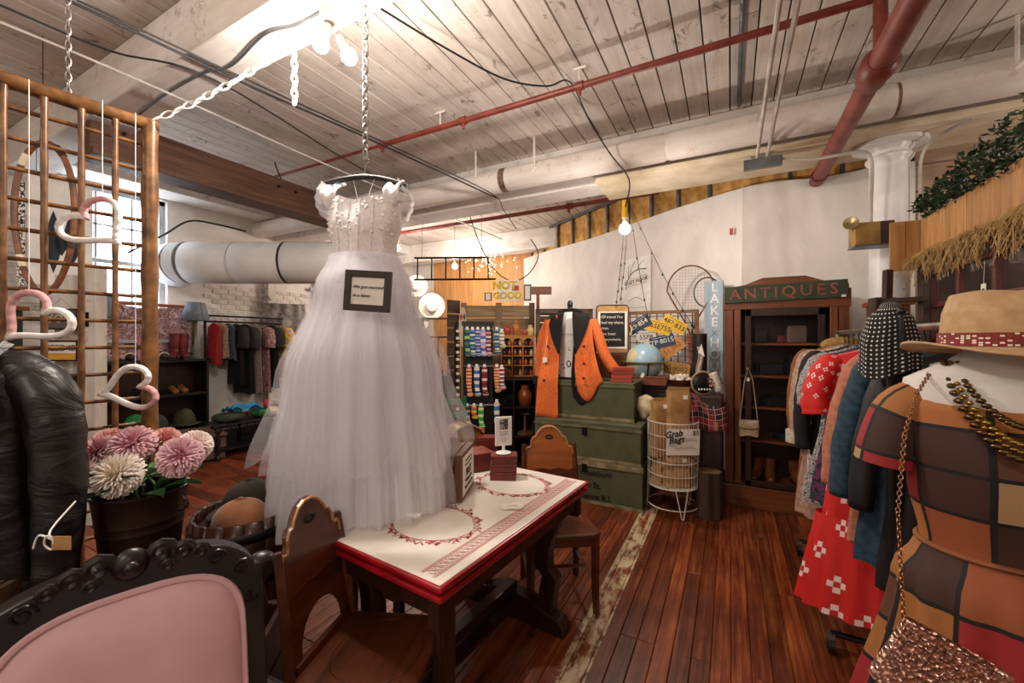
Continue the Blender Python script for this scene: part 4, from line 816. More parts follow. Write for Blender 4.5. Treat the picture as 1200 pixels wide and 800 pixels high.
for a in (-.9, -.3, .3, .9): b.tube([tuple(V(bod(.75 + a*.09, v/8))*1.0 + V((0, -.003, 0))) for v in range(9)], .0022, 5)
b.build('boning_seams', LACE.m, drs, smooth=True)
for s in (-1, 1):
    b = MB(); b.grid(lambda u, v: (s*lerp(.165, .155, v)*1.0 + s*(u - .5)*.085*(1 - .1*v) - s*.0, -.06*sin(pi*v) - .03 + .07*v - .01, lerp(2.20, 2.335, v) + .012*sin(u*9)), 8, 8); b.build('strap', LACE.m, drs, smooth=True, solid=.004)
    b = MB(); b.grid(lambda u, v: (s*(.19 + .035*sin(pi*v) + .004*sin(v*26)), lerp(-.07, .07, u), lerp(2.15, 2.325, v)), 8, 14); b.build('lace_sleeve', T1, drs, smooth=True)
b = MB()
q_ = random.Random(5)
for i in range(60):
    a = q_.uniform(.55, .95); v = q_.uniform(.35, .95); p = V(bod(a, v)); b.ball((p.x*1.02, p.y*1.04, p.z), (.007, .003, .007), 6, 4)
o = b.build('lace_flowers', WHT, drs, smooth=True); o['kind'] = 'stuff'
hg = thing('padded_hanger', 'black padded wooden hanger carrying the wedding dress', 'hanger', (dp.x, dp.y, 2.345), YAW - .12)
b = MB(); b.tube(curve([(-.215, 0, -.01), (-.12, 0, .008), (0, 0, .016), (.12, 0, -.006), (.215, 0, -.04)], 5), [.011] + [.0135]*19 + [.012], 10); b.build('bar', BLK, hg, smooth=True)
b = MB(); b.tube(curve([(0, 0, .016), (0, 0, .07), (.02, 0, .095), (0, 0, .115), (-.015, 0, .10)], 4), .003, 6); b.build('hook', CHM, hg, smooth=True)
b = MB(); b.tube([(-.06, -.005, .0), (-.01, -.03, -.17)], .0015, 4); b.tube([(.05, -.005, .0), (.0, -.03, -.17)], .0015, 4); b.tube([(0, -.03, -.17), (0, -.20, -.45)], .0012, 4); b.build('hanging_cord', WHT, hg)
chain('dress_chain', 'long steel chain dropping from beam to the dress hanger', 'chain', [V((dp.x, dp.y, 2.45)), V((dp.x, dp.y, CEIL - .01))], .042, .0045, CHM)
fp = at(431, 341, Z=DZ - .31); q = thing('framed_sign', 'dark wooden frame with handwritten card hung on wedding dress', 'sign', (fp.x, fp.y, fp.z), YAW - .12)
fl = MB()
for s in (-1, 1): fl.box((s*.088, 0, 0), (.028, .02, .172)); fl.box((0, 0, s*.072), (.15, .02, .028))
DF = wood('frame_dark', '3b2a26', '231816', 'x', rough=.6); o = fl.build('frame', DF, q, bevel=.002); o.rotation_euler = (0, R(4), 0)
b = MB(); b.box((0, .002, 0), (.152, .006, .120)); o = b.build('card', PAPER, q); o.rotation_euler = (0, R(4), 0)
text('We got married', .0205, INK, o, (0, -.004, .016), shear=.45); text('in a fever.', .0205, INK, o, (-.025, -.004, -.020), shear=.45)
# ================================================================ CHAIRS
CHW = wood('chair_wood', '643218', '38190c', 'x', rough=.3, bump=.15); CHW2 = wood('chair_wood_light', 'a85e28', '743a16', 'x', rough=.3, bump=.15)
def chair(loc, rz, lab, m, mb):
    t = thing('wooden_chair', lab, 'chair', loc, rz, 'carved wooden chairs around enamel table'); w = .40
    b = MB(); sh = [(-.185, .19), (.185, .19), (.215, -.20), (.17, -.225), (-.17, -.225), (-.215, -.20)]; vs = [(x, y, z) for z in (.43, .462) for x, y in sh]
    b.add(vs, [tuple(range(5, -1, -1)), tuple(range(6, 12))] + [(i, (i+1) % 6, (i+1) % 6 + 6, i + 6) for i in range(6)]); seat = b.build('seat', m, t, bevel=.008)
    b = MB(); b.tube([(.155*math.copysign(abs(cos(a))**.8, cos(a)), -.03 + .15*sin(a), .463) for a in [2*pi*k/28 for k in range(28)]], .0025, 5, closed=True); b.build('saddle_line', mb, seat)
    for s in (-1, 1):
        b = MB(); b.tube([(s*.185, -.19, .43), (s*.185, -.19, .15), (s*.19, -.195, 0)], [.026, .022, .02], 4); b.build('leg', m, t)
        b = MB(); b.tube([(s*.175, .21, .0), (s*.175, .18, .43), (s*.172, .20, .65), (s*.165, .235, .86)], [.02, .024, .02, .017], 4); b.build('back_post', m, t)
        b = MB(); b.tube([(s*.185, -.19, .17), (s*.175, .19, .17)], .012, 4); b.build('stretcher', m, t)
    b = MB(); b.tube([(-.18, 0, .17), (.18, 0, .17)], .012, 4); b.build('stretcher', m, t)
    b = MB(); b.box((0, -.185, .405), (.35, .02, .05)); b.box((0, .18, .405), (.33, .02, .05)); b.build('seat_rail', m, t)
    # crest panel with stepped arch and pierced openings
    def back(x, z): return (x, .192 + (z - .62)*.16, z)
    half = [(.158, .70), (.158, .80), (.160, .825), (.148, .845), (.130, .843), (.122, .858), (.120, .885), (.106, .908), (.09, .912), (.078, .935), (.05, .965), (.018, .978)]
    out = half + [(-x, z) for x, z in half[::-1]] + [(-.12, .685), (-.06, .705), (0, .69), (.06, .705), (.12, .685)]
    b = MB(); n = len(out); V1 = [back(x, z) for x, z in out]; b.add(V1 + [(x, y + .022, z) for x, y, z in V1], [tuple(range(n)), tuple(range(2*n - 1, n - 1, -1))] + [(i, i + n, (i+1) % n + n, (i+1) % n) for i in range(n)]); cr = b.build('crest_panel', mb, t, bevel=.005)
    b = MB(); e = [back(x, z) for x, z in half[1:] + [(-x, z) for x, z in half[::-1][:-1]]]; b.tube([(x, y - .002, z - .006) for x, y, z in e], .006, 6); b.build('carved_edge', mat('carved_highlight', 'b98a5a', '8c5c34', rough=.4), cr)  # paler wood colour paints a highlight along the carved edge
    b = MB(); b.tube([(.022*cos(a), back(0, .90)[1] - .001, .905 + .012*sin(a)) for a in [2*pi*k/12 for k in range(12)]], .005, 5, closed=True); b.build('hand_hole', INK, cr)
    # lower splat: lyre with arched opening
    o2_ = [(.158, .715), (.162, .478), (.115, .478)] + [(.115*cos(R(a)), .50 + .115*sin(R(a))) for a in range(0, 181, 15)] + [(-.115, .478), (-.162, .478), (-.158, .715)]; n = len(o2_); V1 = [back(x, z) for x, z in o2_]
    b = MB(); b.add([(x, y + .004, z) for x, y, z in V1] + [(x, y + .018, z) for x, y, z in V1], [tuple(range(n)), tuple(range(2*n - 1, n - 1, -1))] + [(i, i + n, (i+1) % n + n, (i+1) % n) for i in range(n)]); b.build('splat', m, t, bevel=.003)
    b = MB(); b.box((0, .178, .475), (.31, .02, .03)); b.build('lower_rail', m, t, bevel=.003)
    return t
def rzface(u): w = RT*u[0] + FW*u[1]; return math.atan2(w.x, -w.y)
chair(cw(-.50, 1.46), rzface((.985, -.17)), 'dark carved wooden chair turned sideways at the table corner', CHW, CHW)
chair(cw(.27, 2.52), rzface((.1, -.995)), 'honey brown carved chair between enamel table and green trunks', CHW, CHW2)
q = thing('square_stool', 'dark wooden stool pushed under the enamel table', 'stool', (-1.40, 1.50, 0), trz); b = MB(); b.box((0, 0, .45), (.34, .34, .03)); b.build('seat', CHW, q, bevel=.006)
for s in (-1, 1):
    for s2 in (-1, 1): b = MB(); b.tube([(s*.14, s2*.14, .44), (s*.15, s2*.15, 0)], .02, 4); b.build('leg', DKW, q)
# ---------------------------------------------------------------- pink armchair
EBO = mat('ebony_carved', '231a1a', '120c0c', sc=10, rough=.35, bump=.3); PV = mat('pink_velvet', 'dcb4b6', 'cba2a6', sc=4, rough=.75, bump=.1, Sheen_Weight=.3)
ac = thing('pink_armchair', 'antique armchair with pink upholstery and carved black frame', 'armchair', cw(-.59, .655, 0), rzface((.70, -.714)))
def bp_(x, z): return (x, .24 + (z - .5)*.18, z)
def ring(o, i, y0, y1, name, m):
    n = len(o); P_ = [bp_(*q) for q in o]; Q_ = [bp_(*q) for q in i]
    f = lambda L_, d: [(x, y + d, z) for x, y, z in L_]; b = MB()
    vs = f(P_, y0) + f(Q_, y0) + f(P_, y1) + f(Q_, y1); fs = []
    for k in range(n):
        j = (k + 1) % n; fs += [(k, j, n + j, n + k), (2*n + k, 3*n + k, 3*n + j, 2*n + j), (k, 2*n + k, 2*n + j, j), (n + k, n + j, 3*n + j, 3*n + k)]
    b.add(vs, fs); return b.build(name, m, ac, smooth=True, sharp=50, bevel=.004)
def outl(w, zb, zs, zt_, n=24, pw=2.2):
    top_ = [(w*math.copysign(abs(cos(a))**(2/pw), cos(a)), zs + (zt_ - zs)*abs(sin(a))**(2/pw)) for a in [pi*k/n for k in range(n + 1)]]; return top_ + [(-w, lerp(zs, zb, k/6)) for k in range(1, 7)] + [(lerp(-w, w, k/4), zb) for k in range(1, 4)] + [(w, lerp(zb, zs, k/6)) for k in range(6)]
ro = outl(.245, .50, .90, 1.075, pw=2.9); ri = outl(.196, .56, .86, 1.012, pw=2.9)
fr_ = ring(ro, ri, -.02, .03, 'back_frame', EBO)
b = MB(); gi = outl(.198, .558, .862, 1.014, pw=2.9); cen = V((0, 0, .79)); 
def pad(u, v):
    i = u*len(gi); k = int(i) % len(gi); f = i - int(i); a_, c_ = gi[k], gi[(k + 1) % len(gi)]; x, z = lerp(a_[0], c_[0], f), lerp(a_[1], c_[1], f); x, z = lerp(x, 0, v), lerp(z, .79, v); p = bp_(x, z); return (p[0], p[1] - .015 - .045*math.sqrt(max(0, 1 - (1 - v)**3)), p[2])
b.grid(pad, len(gi), 10); b.build('back_cushion', PV, ac, smooth=True, sharp=180)
b = MB(); b.tube([(x, y - .022, z) for x, y, z in [bp_(*q) for q in gi]], .007, 6, closed=True); b.build('piping', PV, ac, smooth=True)
# carving: rosette, scrolls, finials
b = MB(); x, y, z = bp_(0, 1.07); b.ball((x, y - .02, z), (.032, .022, .034), 12, 8); b.ball((x, y - .042, z), (.014, .012, .014), 10, 6); b.build('rosette', EBO, ac, smooth=True)
for s in (-1, 1):
    for k, (dx, dz, r) in enumerate(((.05, .008, .026), (.088, .0, .021), (.12, -.012, .017), (.06, -.022, .014))):
        b = MB(); x, y, z = bp_(s*dx, 1.07 + dz); b.tube([(x + r*(1 - k_/14)*cos(s*k_*.75), y - .022, z + r*(1 - k_/14)*sin(k_*.75)) for k_ in range(12)], r*.36, 6); b.build('scroll', EBO, ac, smooth=True)
    for k in range(3): 
        x0, z0 = ((.15, 1.032), (.20, .995), (.222, .92))[k]; b = MB(); x, y, z = bp_(s*x0, z0); r = .02 - .002*k; b.tube([(x + r*(1 - j/16)*cos(s*j*.7 + k), y - .022, z + r*(1 - j/16)*sin(j*.7 + k)) for j in range(14)], .0035, 5); b.build('vine_carving', EBO, ac, smooth=True)
    b = MB(); x, y, z = bp_(s*.245, .985); b.ball((x, y, z), (.034, .026, .022), 10, 8); b.tube([(x, y, z - .01), (x - s*.01, y, z - .06), (x, y + .0, z - .12)], [.026, .02, .018], 8); b.build('finial', EBO, ac, smooth=True)
    b = MB(); b.tube([bp_(s*.27, .46), (s*.27, .22, .3), (s*.26, .3, 0)], .024, 8); b.build('leg', EBO, ac, smooth=True); b = MB(); b.tube([(s*.27, -.26, .38), (s*.27, -.29, .2), (s*.26, -.27, 0)], [.03, .026, .018], 8); b.build('leg', EBO, ac, smooth=True)
    b = MB(); b.tube(curve([bp_(s*.24, .70), (s*.315, .12, .67), (s*.32, -.1, .655), (s*.31, -.17, .64), (s*.30, -.16, .58), (s*.28, -.2, .40)], 4), .02, 8); o = b.build('arm', EBO, ac, smooth=True); b = MB(); b.ball((s*.315, .02, .69), (.034, .12, .022), 12, 8); b.build('arm_pad', PV, o, smooth=True)
b = MB(); b.box((0, -.03, .37), (.58, .54, .07)); b.build('seat_rail', EBO, ac, bevel=.012)
b = MB(); b.grid(lambda u, v: ((.28*math.copysign(abs(cos(2*pi*u))**.5, cos(2*pi*u)))*sin(pi*v)**.4, -.03 + .26*math.copysign(abs(sin(2*pi*u))**.5, sin(2*pi*u))*sin(pi*v)**.4, .40 + .05*(1 - cos(pi*v))), 32, 10); b.build('seat_cushion', PV, ac, smooth=True)
# ---------------------------------------------------------------- barrel with riding caps
bl = cw(-1.20, 1.86, 0); q = thing('wooden_barrel', 'dark wooden keg holding two velvet riding caps', 'barrel', bl, 0); q.scale = (1, 1, 1.13)
st_ = None
for k in range(18):
    a = 2*pi*k/18
    if st_ is None:
        b = MB(); b.grid(lambda u, v: (.19 + .035*sin(pi*v), (u - .5)*.066*(1 + .18*sin(pi*v)), .70*v), 2, 8); o = st_ = b.build('stave', DKW, q, smooth=True, solid=.016)
    else: o = copyof(st_, q)
    o.rotation_euler = (0, 0, a)
for z, r in ((.06, .198), (.2, .222), (.5, .222), (.65, .2)): b = MB(); b.lathe([(r + .011, z - .018), (r + .011, z + .018)], 28); b.build('hoop', IRON, q, smooth=True, solid=.003)
b = MB(); b.lathe([(0, .655), (.185, .655)], 24); b.build('head', DKW, q)
def rcap(p, rz, m, lab):
    t = thing('riding_cap', lab, 'riding cap', p, rz); b = MB(); b.grid(lambda u, v: (.092*cos(2*pi*u)*cos(v*pi/2)**.8, .112*sin(2*pi*u)*cos(v*pi/2)**.8, .115*sin(v*pi/2)), 30, 10); b.build('crown', m, t, smooth=True)
    b = MB(); b.grid(lambda u, v: ((.09 + .0*v)*cos(pi + pi*u)*(1 + .15*v), -.0 + (.11 + .06*v)*sin(pi + pi*u), .004 - .018*v*abs(sin(pi*u))), 20, 3); b.build('peak', m, t, smooth=True, solid=.006)
    b = MB()
    for k in range(4): a = k*pi/4; b.tube([(.0935*cos(a)*cos(w), .1135*sin(a)*cos(w), .1165*sin(w)) for w in [pi*j/14 for j in range(15)]], .002, 4)
    b.build('seam', m, t); b = MB(); b.ball((0, 0, .118), (.012, .012, .007), 8, 6); b.build('button', m, t, smooth=True)
rcap(bl + RT*-.04 + FW*.09 + V((0, 0, .775)), rzface((-.5, -.8)), mat('dark_velvet', '33291f', '1e1812', rough=.85), 'black brown velvet riding cap on keg behind the rust one'); 
rcap(bl + RT*.02 + FW*-.06 + V((0, 0, .742)), rzface((-.75, -.66)), mat('rust_velvet', '8c5527', '6b3d19', rough=.8, Sheen_Weight=.3), 'rust brown velvet riding cap on keg under dress hem')
crate('dark_crate', 'dark slatted crate between pink armchair and carved chair', cw(-.93, 1.36, 0), YAW + .2, (.26, .30, .60), DKW, 4)
# ================================================================ TRUNKS
OLV = mat('olive_paint', '5a5c40', '45472f', sc=7, rough=.55, bump=.15, lo=.3, hi=.75); OLT = mat('olive_trim', '6d6a4a', '54512f', sc=9, rough=.6); WORN = mat('worn_edge', '9a8a68', '6a5c3e', sc=12, rough=.7)
def trunk(lab, x0, x1, y0, d, z0, h, lid=.10):
    t = thing('storage_chest', lab, 'trunk', ((x0 + x1)/2, y0 + d/2, z0)); w = x1 - x0
    b = MB(); b.bx(-w/2, w/2, -d/2, d/2, 0, h - lid - .004); b.build('body', OLV, t, bevel=.006); b = MB(); b.bx(-w/2 - .006, w/2 + .006, -d/2 - .006, d/2 + .006, h - lid, h); l_ = b.build('lid', OLV, t, bevel=.006)
    b = MB(); b.bx(-w/2 - .012, w/2 + .012, -d/2 - .014, -d/2 - .006, h - lid - .002, h - lid + .022); b.build('lid_strip', OLT, l_, bevel=.002)
    b = MB(); b.bx(-w/2 - .008, w/2 + .008, -d/2 - .010, -d/2, 0, .03); b.build('base_strip', WORN, t, bevel=.003)
    for s in (-1, 1): b = MB(); b.box((s*(w/2 - .02), -d/2 - .004, h/2 - lid/2), (.045, .006, h - lid - .01)); b.build('corner_strap', OLV, t)
    b = MB(); b.box((0, -d/2 - .012, h - lid - .03), (.05, .012, .07)); b.build('hasp', IRON, t); return t
t = trunk('bottom olive trunk painted with owner name and R.I. address', -1.76, -.70, 3.82, .55, 0, .40, .035)
tw = 1.065/2
text('J. E. Washburn', .075, INK, t, (.04, -.283, .29), bold=.001); text('Benton St.', .075, INK, t, (.0, -.283, .175), bold=.001); text('Providence R.I.', .075, INK, t, (.03, -.283, .07), bold=.001)
b = MB(); b.bx(-tw - .012, tw + .012, -.293, -.277, .352, .402); b.build('worn_band', WORN, t, bevel=.003)
trunk('middle plain olive trunk of the stack of three', -1.75, -.715, 3.825, .54, .404, .365, .06); trunk('top olive trunk of the stack, under orange coat and red books', -1.64, -.80, 3.95, .42, .772, .37, .05)
TT = 1.143
for k, (c1, l) in enumerate((('a8432c', 'lowest red book of the pile on top trunk'), ('b04a30', 'second red book of the pile on top trunk'), ('9c3826', 'third red book of the pile on top trunk'), ('a94128', 'uppermost red book of the pile on top trunk'))):
    q = thing('book', l, 'book', (-.93 + .004*k, 4.05, TT + .0365*k), .08 + .05*k); b = MB(); b.box((.003, 0, .0175), (.185, .125, .027)); b.build('page_block', PAPER, q)
    b = MB(); b.box((0, 0, .0025), (.20, .14, .005)); b.box((0, 0, .0325), (.20, .14, .005)); b.box((0, -.068, .0175), (.20, .006, .033)); b.build('cover', mat('book' + c1, c1, None, rough=.6), q, bevel=.002)
# ---------------------------------------------------------------- orange coat on dress form
OC = clothm('orange_wool', 'de7030', 'c45a20', sc=60); FUR = mat('black_fur', '1c1613', '0c0908', sc=60, rough=.95, bump=1.0)
fp0 = at(668, 440, Y=4.15); f0 = V((fp0.x, 4.15, TT))
df = thing('dress_form', 'white printed dress form bust standing on the green trunks', 'mannequin', f0, .18)
def tors(u, v):
    a = 2*pi*u; hw = sm([(0, .13), (.35, .105), (.62, .13), (.82, .165), (.93, .11), (1, .05)], v); hd = sm([(0, .09), (.35, .075), (.62, .10), (.85, .085), (1, .045)], v); return (hw*cos(a), hd*sin(a), .02 + .68*v)
b = MB(); b.grid(tors, 32, 20); b.build('torso', splash('printed_cloth', ['2a2624', 'e9e2da', 'f0ebe5', 'ece6df', 'e4ddd4', 'efeae4'], 9, .8, 1), df, smooth=True)
b = MB(); b.lathe([(.05, .70), (.052, .73), (.03, .735), (.024, .75), (.03, .765), (.028, .80), (.014, .82), (0, .82)], 16); b.build('neck_cap', BLK, df, smooth=True); b = MB(); b.lathe([(0, 0), (.12, 0), (.12, .02), (0, .02)], 20); b.build('base', BLK, df)
text('COZY NOOK', .03, INK, df, (0, -.125, .46)); 
b = MB(); b.tube([(.02*cos(a), -.095, .16 + .03*sin(a)) for a in [2*pi*k/12 for k in range(12)]], .004, 4, closed=True); b.build('print_ring', INK, df)
ct = thing('orange_coat', 'open orange wool coat with black fur collar on dress form', 'coat', f0, .18)
def panel(fn, name, m, nu=14, nv=22, solid=.012): b = MB(); b.grid(fn, nu, nv); return b.build(name, m, ct, smooth=True, sharp=180, solid=solid)
def yf(z): return prof([(-.5, -.285), (-.02, -.27), (.05, -.25), (.15, -.20), (.4, -.15), (.62, -.11), (.7, -.05)], z)
panel(lambda u, v: (lerp(-.255 - .05*v, -.085 + .015*v - .03*max(0, .3 - v)*3, u), yf(lerp(.60, -.36, v)) - .012*sin(u*7 + v*2) + .05*(1 - u)*(1 - v), lerp(.60 + .06*u, -.36 - .02*u, v)), 'left_front', OC)
def RP(u, v): return (lerp(.075 + .015*v + .13*max(0, v - .65)**1.3, .24 + .13*v*v, u), yf(lerp(.60, -.12, v)) - .012*sin(u*6 + v*3) + .05*u*(1 - v), lerp(.66 - .06*u, -.10 - .11*sin(pi*min(1, u*1.25)) + .10*u*u, v))
panel(RP, 'right_front', OC)
panel(lambda u, v: (lerp(-.24, .24, u)*(1 + .15*v), .13 - .03*cos(2*pi*u), lerp(.64, .02, v)), 'back_panel', FUR)
panel(lambda u, v: (RP(u, v)[0] - .055*v, RP(u, v)[1] + .032, RP(u, v)[2] - .05*v), 'lining', FUR)
for s in (-1, 1):
    panel(lambda u, v: (s*lerp(.045 + .03*v, .215 - .125*v**1.6, u), yf(lerp(.66, .28, v)) - .034 + .075*u*(1 - v), lerp(.70 - .045*u, .27, v)), 'fur_lapel', FUR, 8, 10, .02)
b = MB(); b.tube(curve([(-.09, -.06, .685), (-.10, .03, .70), (0, .075, .715), (.10, .03, .70), (.09, -.06, .685)], 5), .032, 8); b.build('fur_collar', FUR, ct, smooth=True)
b = MB(); b.tube(curve([(-.22, .0, .60), (-.28, -.02, .48), (-.315, -.06, .25), (-.315, -.10, .02)], 5), [.075]*3 + [.07]*8 + [.06]*5, 14, flat=.7); o = b.build('sleeve', OC, ct, smooth=True); b = MB(); b.tube([(-.315, -.10, .03), (-.315, -.11, -.06)], .058, 14, flat=.7); b.build('cuff', FUR, o, smooth=True)
b = MB(); b.tube(curve([(.22, .0, .60), (.29, -.04, .46), (.36, -.10, .27), (.46, -.13, .12), (.52, -.14, .075)], 5), [.075]*4 + [.068]*12 + [.055]*5, 14, flat=.75); b.build('sleeve', OC, ct, smooth=True)
for s, xs_ in ((-1, (-.20, -.21, -.215)), (1, (.17, .175, .18))):
    for x, z in zip(xs_, (.34, .17, .0 if s < 0 else .03)): b = MB(); b.ball((x, yf(z) - .02, z), (.014, .008, .014), 8, 6); b.build('button', BLK, ct, smooth=True)
b = MB(); b.box((-.22, -.22, .20), (.045, .003, .06)); b.build('price_tag', PAPER, ct); b = MB(); b.tube([(-.2, -.19, .45), (-.22, -.215, .23)], .0015, 4); b.build('tag_string', PAPER, ct)
# slatted shutter behind
def shutter(lab, px, Z, w, h, m, n, rz, name='slatted_shutter', z0=0):
    p = at(px, 400, Z=Z); t = thing(name, lab, 'shutter', (p.x, p.y, z0), rz)
    for s in (-1, 1): b = MB(); b.box((s*(w/2 - .03), 0, h/2), (.06, .035, h)); b.build('stile', m, t, bevel=.003)
    for k in range(n): b = MB(); b.box((0, .01, h*(k + .5)/n), (w - .12, .014, h/n*.86), (R(18), 0, 0)); b.build('slat', m, t)
    b = MB(); b.box((0, 0, h - .03), (w, .035, .06)); b.build('top_rail', m, t); return t
WB = wood('weathered_board', '6a5646', '3c2f26', 'x', rough=.8, bump=.5, var=(.8, 1.2))
shutter('tall dark slatted wooden shutter behind orange coat', 661, 5.35, .74, 1.95, WB, 22, YAW)
# ---------------------------------------------------------------- dresser behind and what stands on it
t = thing('dark_dresser', 'dark brown dresser behind the trunks carrying globe and plate board', 'dresser', (-.80, 4.68, 0))
b = MB(); b.bx(-.58, .56, -.20, .22, .06, 1.05); b.build('carcass', DKW, t, bevel=.006); b = MB(); b.bx(-.60, .58, -.23, .23, 1.05, 1.08); b.build('top_board', DKW, t, bevel=.006)
for k in range(3):
    for s in (-1, 1): b = MB(); b.box((s*.28, -.208, .23 + .31*k), (.53, .018, .28)); o = b.build('drawer', DKW, t, bevel=.004); b = MB(); b.ball((s*.28, -.225, .23 + .31*k), .015, 8, 6); b.build('knob', MATS['brass'], o, smooth=True)
for s in (-1, 1): b = MB(); b.bx(s*.5 - .03, s*.5 + .03, -.18, .2, 0, .06); b.build('foot', DKW, t)
DT = 1.082
p = at(717, 400, Y=4.63); q = thing('wooden_box', 'brown wooden box carrying the letter board', 'box', (p.x, p.y, DT), .05); b = MB(); b.box((0, 0, .13), (.34, .22, .26)); b.build('body', MDW, q, bevel=.004); b = MB(); b.box((0, 0, .29), (.35, .23, .055)); b.build('lid', MDW, q, bevel=.004); b = MB(); b.box((0, -.116, .26), (.04, .008, .05)); b.build('latch', MATS['brass'], q)
q = thing('letter_board', 'black travel quote letter board framed in tan suitcase shell', 'sign', (p.x, p.y, DT + .32), YAW - .12)
TANF = mat('tan_shell', 'c69a63', 'a5763f', sc=12, rough=.5); rr = [(x, z) for x, z in arc(.135, .49, .04, 0, 90, 5) + arc(-.135, .49, .04, 90, 180, 5) + arc(-.135, .04, .04, 180, 270, 5) + arc(.135, .04, .04, 270, 360, 5)]
b = MB(); b.prism(rr, -.06, .06); b.build('shell', TANF, q, bevel=.004); b = MB(); b.tube([(x, -.06, z) for x, z in rr], .007, 6, closed=True); b.build('edge_trim', BROWN, q, smooth=True)
b = MB(); b.box((0, -.062, .255), (.31, .006, .41)); b.build('white_mount', PAPER, q); b = MB(); b.box((0, -.0655, .26), (.265, .004, .375)); o = b.build('black_board', INK, q)
for k, s in enumerate(('Of travel I\'ve', 'had my share,', 'man.', 'I\'ve been', 'everywhere.')): text(s, .044, PAPER, o, (-.125, -.068, .40 - .062*k), align='LEFT', shear=.1)
b = MB(); b.tube(curve([(.175, -.02, .20), (.205, -.02, .215), (.205, -.02, .29), (.175, -.02, .305)], 4), .008, 6); b.build('handle', CREAM, q, smooth=True)
# globe
p = at(755, 425, Y=4.62); q = thing('globe', 'pale blue desk globe in front of licence plate board', 'globe', (p.x, p.y, DT), .4)
G = N('globe_map'); f = G.noise(G.coord('Object'), 5.5, 5, .55); G.fin(G.ramp(f, [(.0, C('8fb0bf')), (.54, C('9dbdca')), (.57, C('d8cda0')), (.66, C('cfae86')), (.75, C('c7c7a4'))], 'LINEAR'), .3)
b = MB(); b.ball((0, 0, 0), .195, 36, 20); o = b.build('sphere', G.m, q, smooth=True); o.location = (0, 0, .235); o.rotation_euler = (.4, .3, 1.0)
b = MB(); b.lathe([(.199, .225), (.24, .225), (.24, .237), (.199, .237), (.199, .225)], 40); b.build('horizon_ring', mat('brass_dull', '8d8a5e', '6a6840', rough=.4, metal=.4), q)
b = MB(); b.tube([(0, .212*cos(a), .235 + .212*sin(a)) for a in [pi*k/16 - pi/2 - .2 for k in range(17)]], .006, 6); b.build('meridian', CHM, q); b = MB(); b.lathe([(0, 0), (.11, 0), (.1, .015), (.03, .022), (.02, .035), (0, .035)], 20); b.build('base', DKW, q, smooth=True)
for k in range(3): a = 2*pi*k/3 + .5; b = MB(); b.tube([(.22*cos(a), .22*sin(a), .225), (.15*cos(a), .15*sin(a), .1), (.09*cos(a), .09*sin(a), .012)], .008, 6); b.build('stand_leg', DKW, q)
# plate board
q = thing('plate_board', 'wooden bed spring lattice hung with old licence plates', 'rack', (-.69, 4.84, DT), -.03)
LATT = wood('lattice_wood', '8c6238', '5e3d20', 'x', rough=.6)
for s in (-1, 1): b = MB(); b.box((s*.37, 0, .395), (.045, .03, .79)); b.build('stile', LATT, q, bevel=.003); b = MB(); b.box((0, 0, .02 if s < 0 else .775), (.78, .035, .035)); b.build('rail', LATT, q, bevel=.003)
for k in range(10): b = MB(); b.tube([(-.33 + k*.0735, 0, .02), (-.33 + k*.0735, 0, .77)], .0055, 6); b.build('vertical_wire', IRON, q)
for k in range(10): b = MB(); b.tube([(-.35, -.006, .07 + k*.073), (.35, -.006, .07 + k*.073)], .0055, 6); b.build('horizontal_wire', LATT, q)
qa = MX.Rotation(-.03, 3, 'Z')
for px, py, rot, bg, fg, tx, lab, ov in ((749, 380, 30, '1f2c44', 'd8d2b8', '29·854', 'navy licence plate tilted at the corner of lattice by letter board', 0), (772, 383, -17, 'e2b21a', '1a1612', '265E755', 'yellow licence plate reading 265E755', 0), (790, 380, -32, 'e2b21a', '1a1612', '482·833', 'yellow licence plate reading 482 833, tilted steeply', 0),
        (757, 395, 3, 'cfc8bd', '2a2624', '55P8', 'pale grey oval plate above the globe', 1), (776, 400, 14, '25344f', 'cfd0c4', 'TP·8015', 'dark blue licence plate reading TP 8015', 0), (788, 408, 38, 'c58a3c', '8a3a22', '51·362', 'rusty orange licence plate tilted below the yellow ones', 0), (793, 432, -8, 'b88a3e', '5a2a1a', 'G·9002', 'rusty tan licence plate reading G 9002', 0)):
    p = at(px, py, Y=4.80); t = thing('licence_plate', lab, 'licence plate', (p.x, 4.812 if ov else 4.80, p.z), -.03); o_ = []
    b = MB(); m = mat('plate' + bg, bg, None, sc=14, rough=.45)
    w, h = .132, .066
    if ov: b.prism([(w*.9*cos(a), h*1.15*sin(a)) for a in [2*pi*k/8 + pi/8 for k in range(8)]], -.003, 0)
    else: b.prism([(x, z) for x, z in arc(w - .012, h - .012, .012, 0, 90, 3) + arc(-w + .012, h - .012, .012, 90, 180, 3) + arc(-w + .012, -h + .012, .012, 180, 270, 3) + arc(w - .012, -h + .012, .012, 270, 360, 3)], -.003, 0)
    o = b.build('plate', m, t); o.rotation_euler = (0, R(-rot), 0); text(tx, .075, mat('ink' + fg, fg), o, (0, -.0035, 0), bold=.0008)
    b = MB(); b.tube([(-w*.7, -.004, h*.72), (w*.7, -.004, h*.72)], .0025, 4); b.build('embossed_bar', MATS['ink' + fg], o)
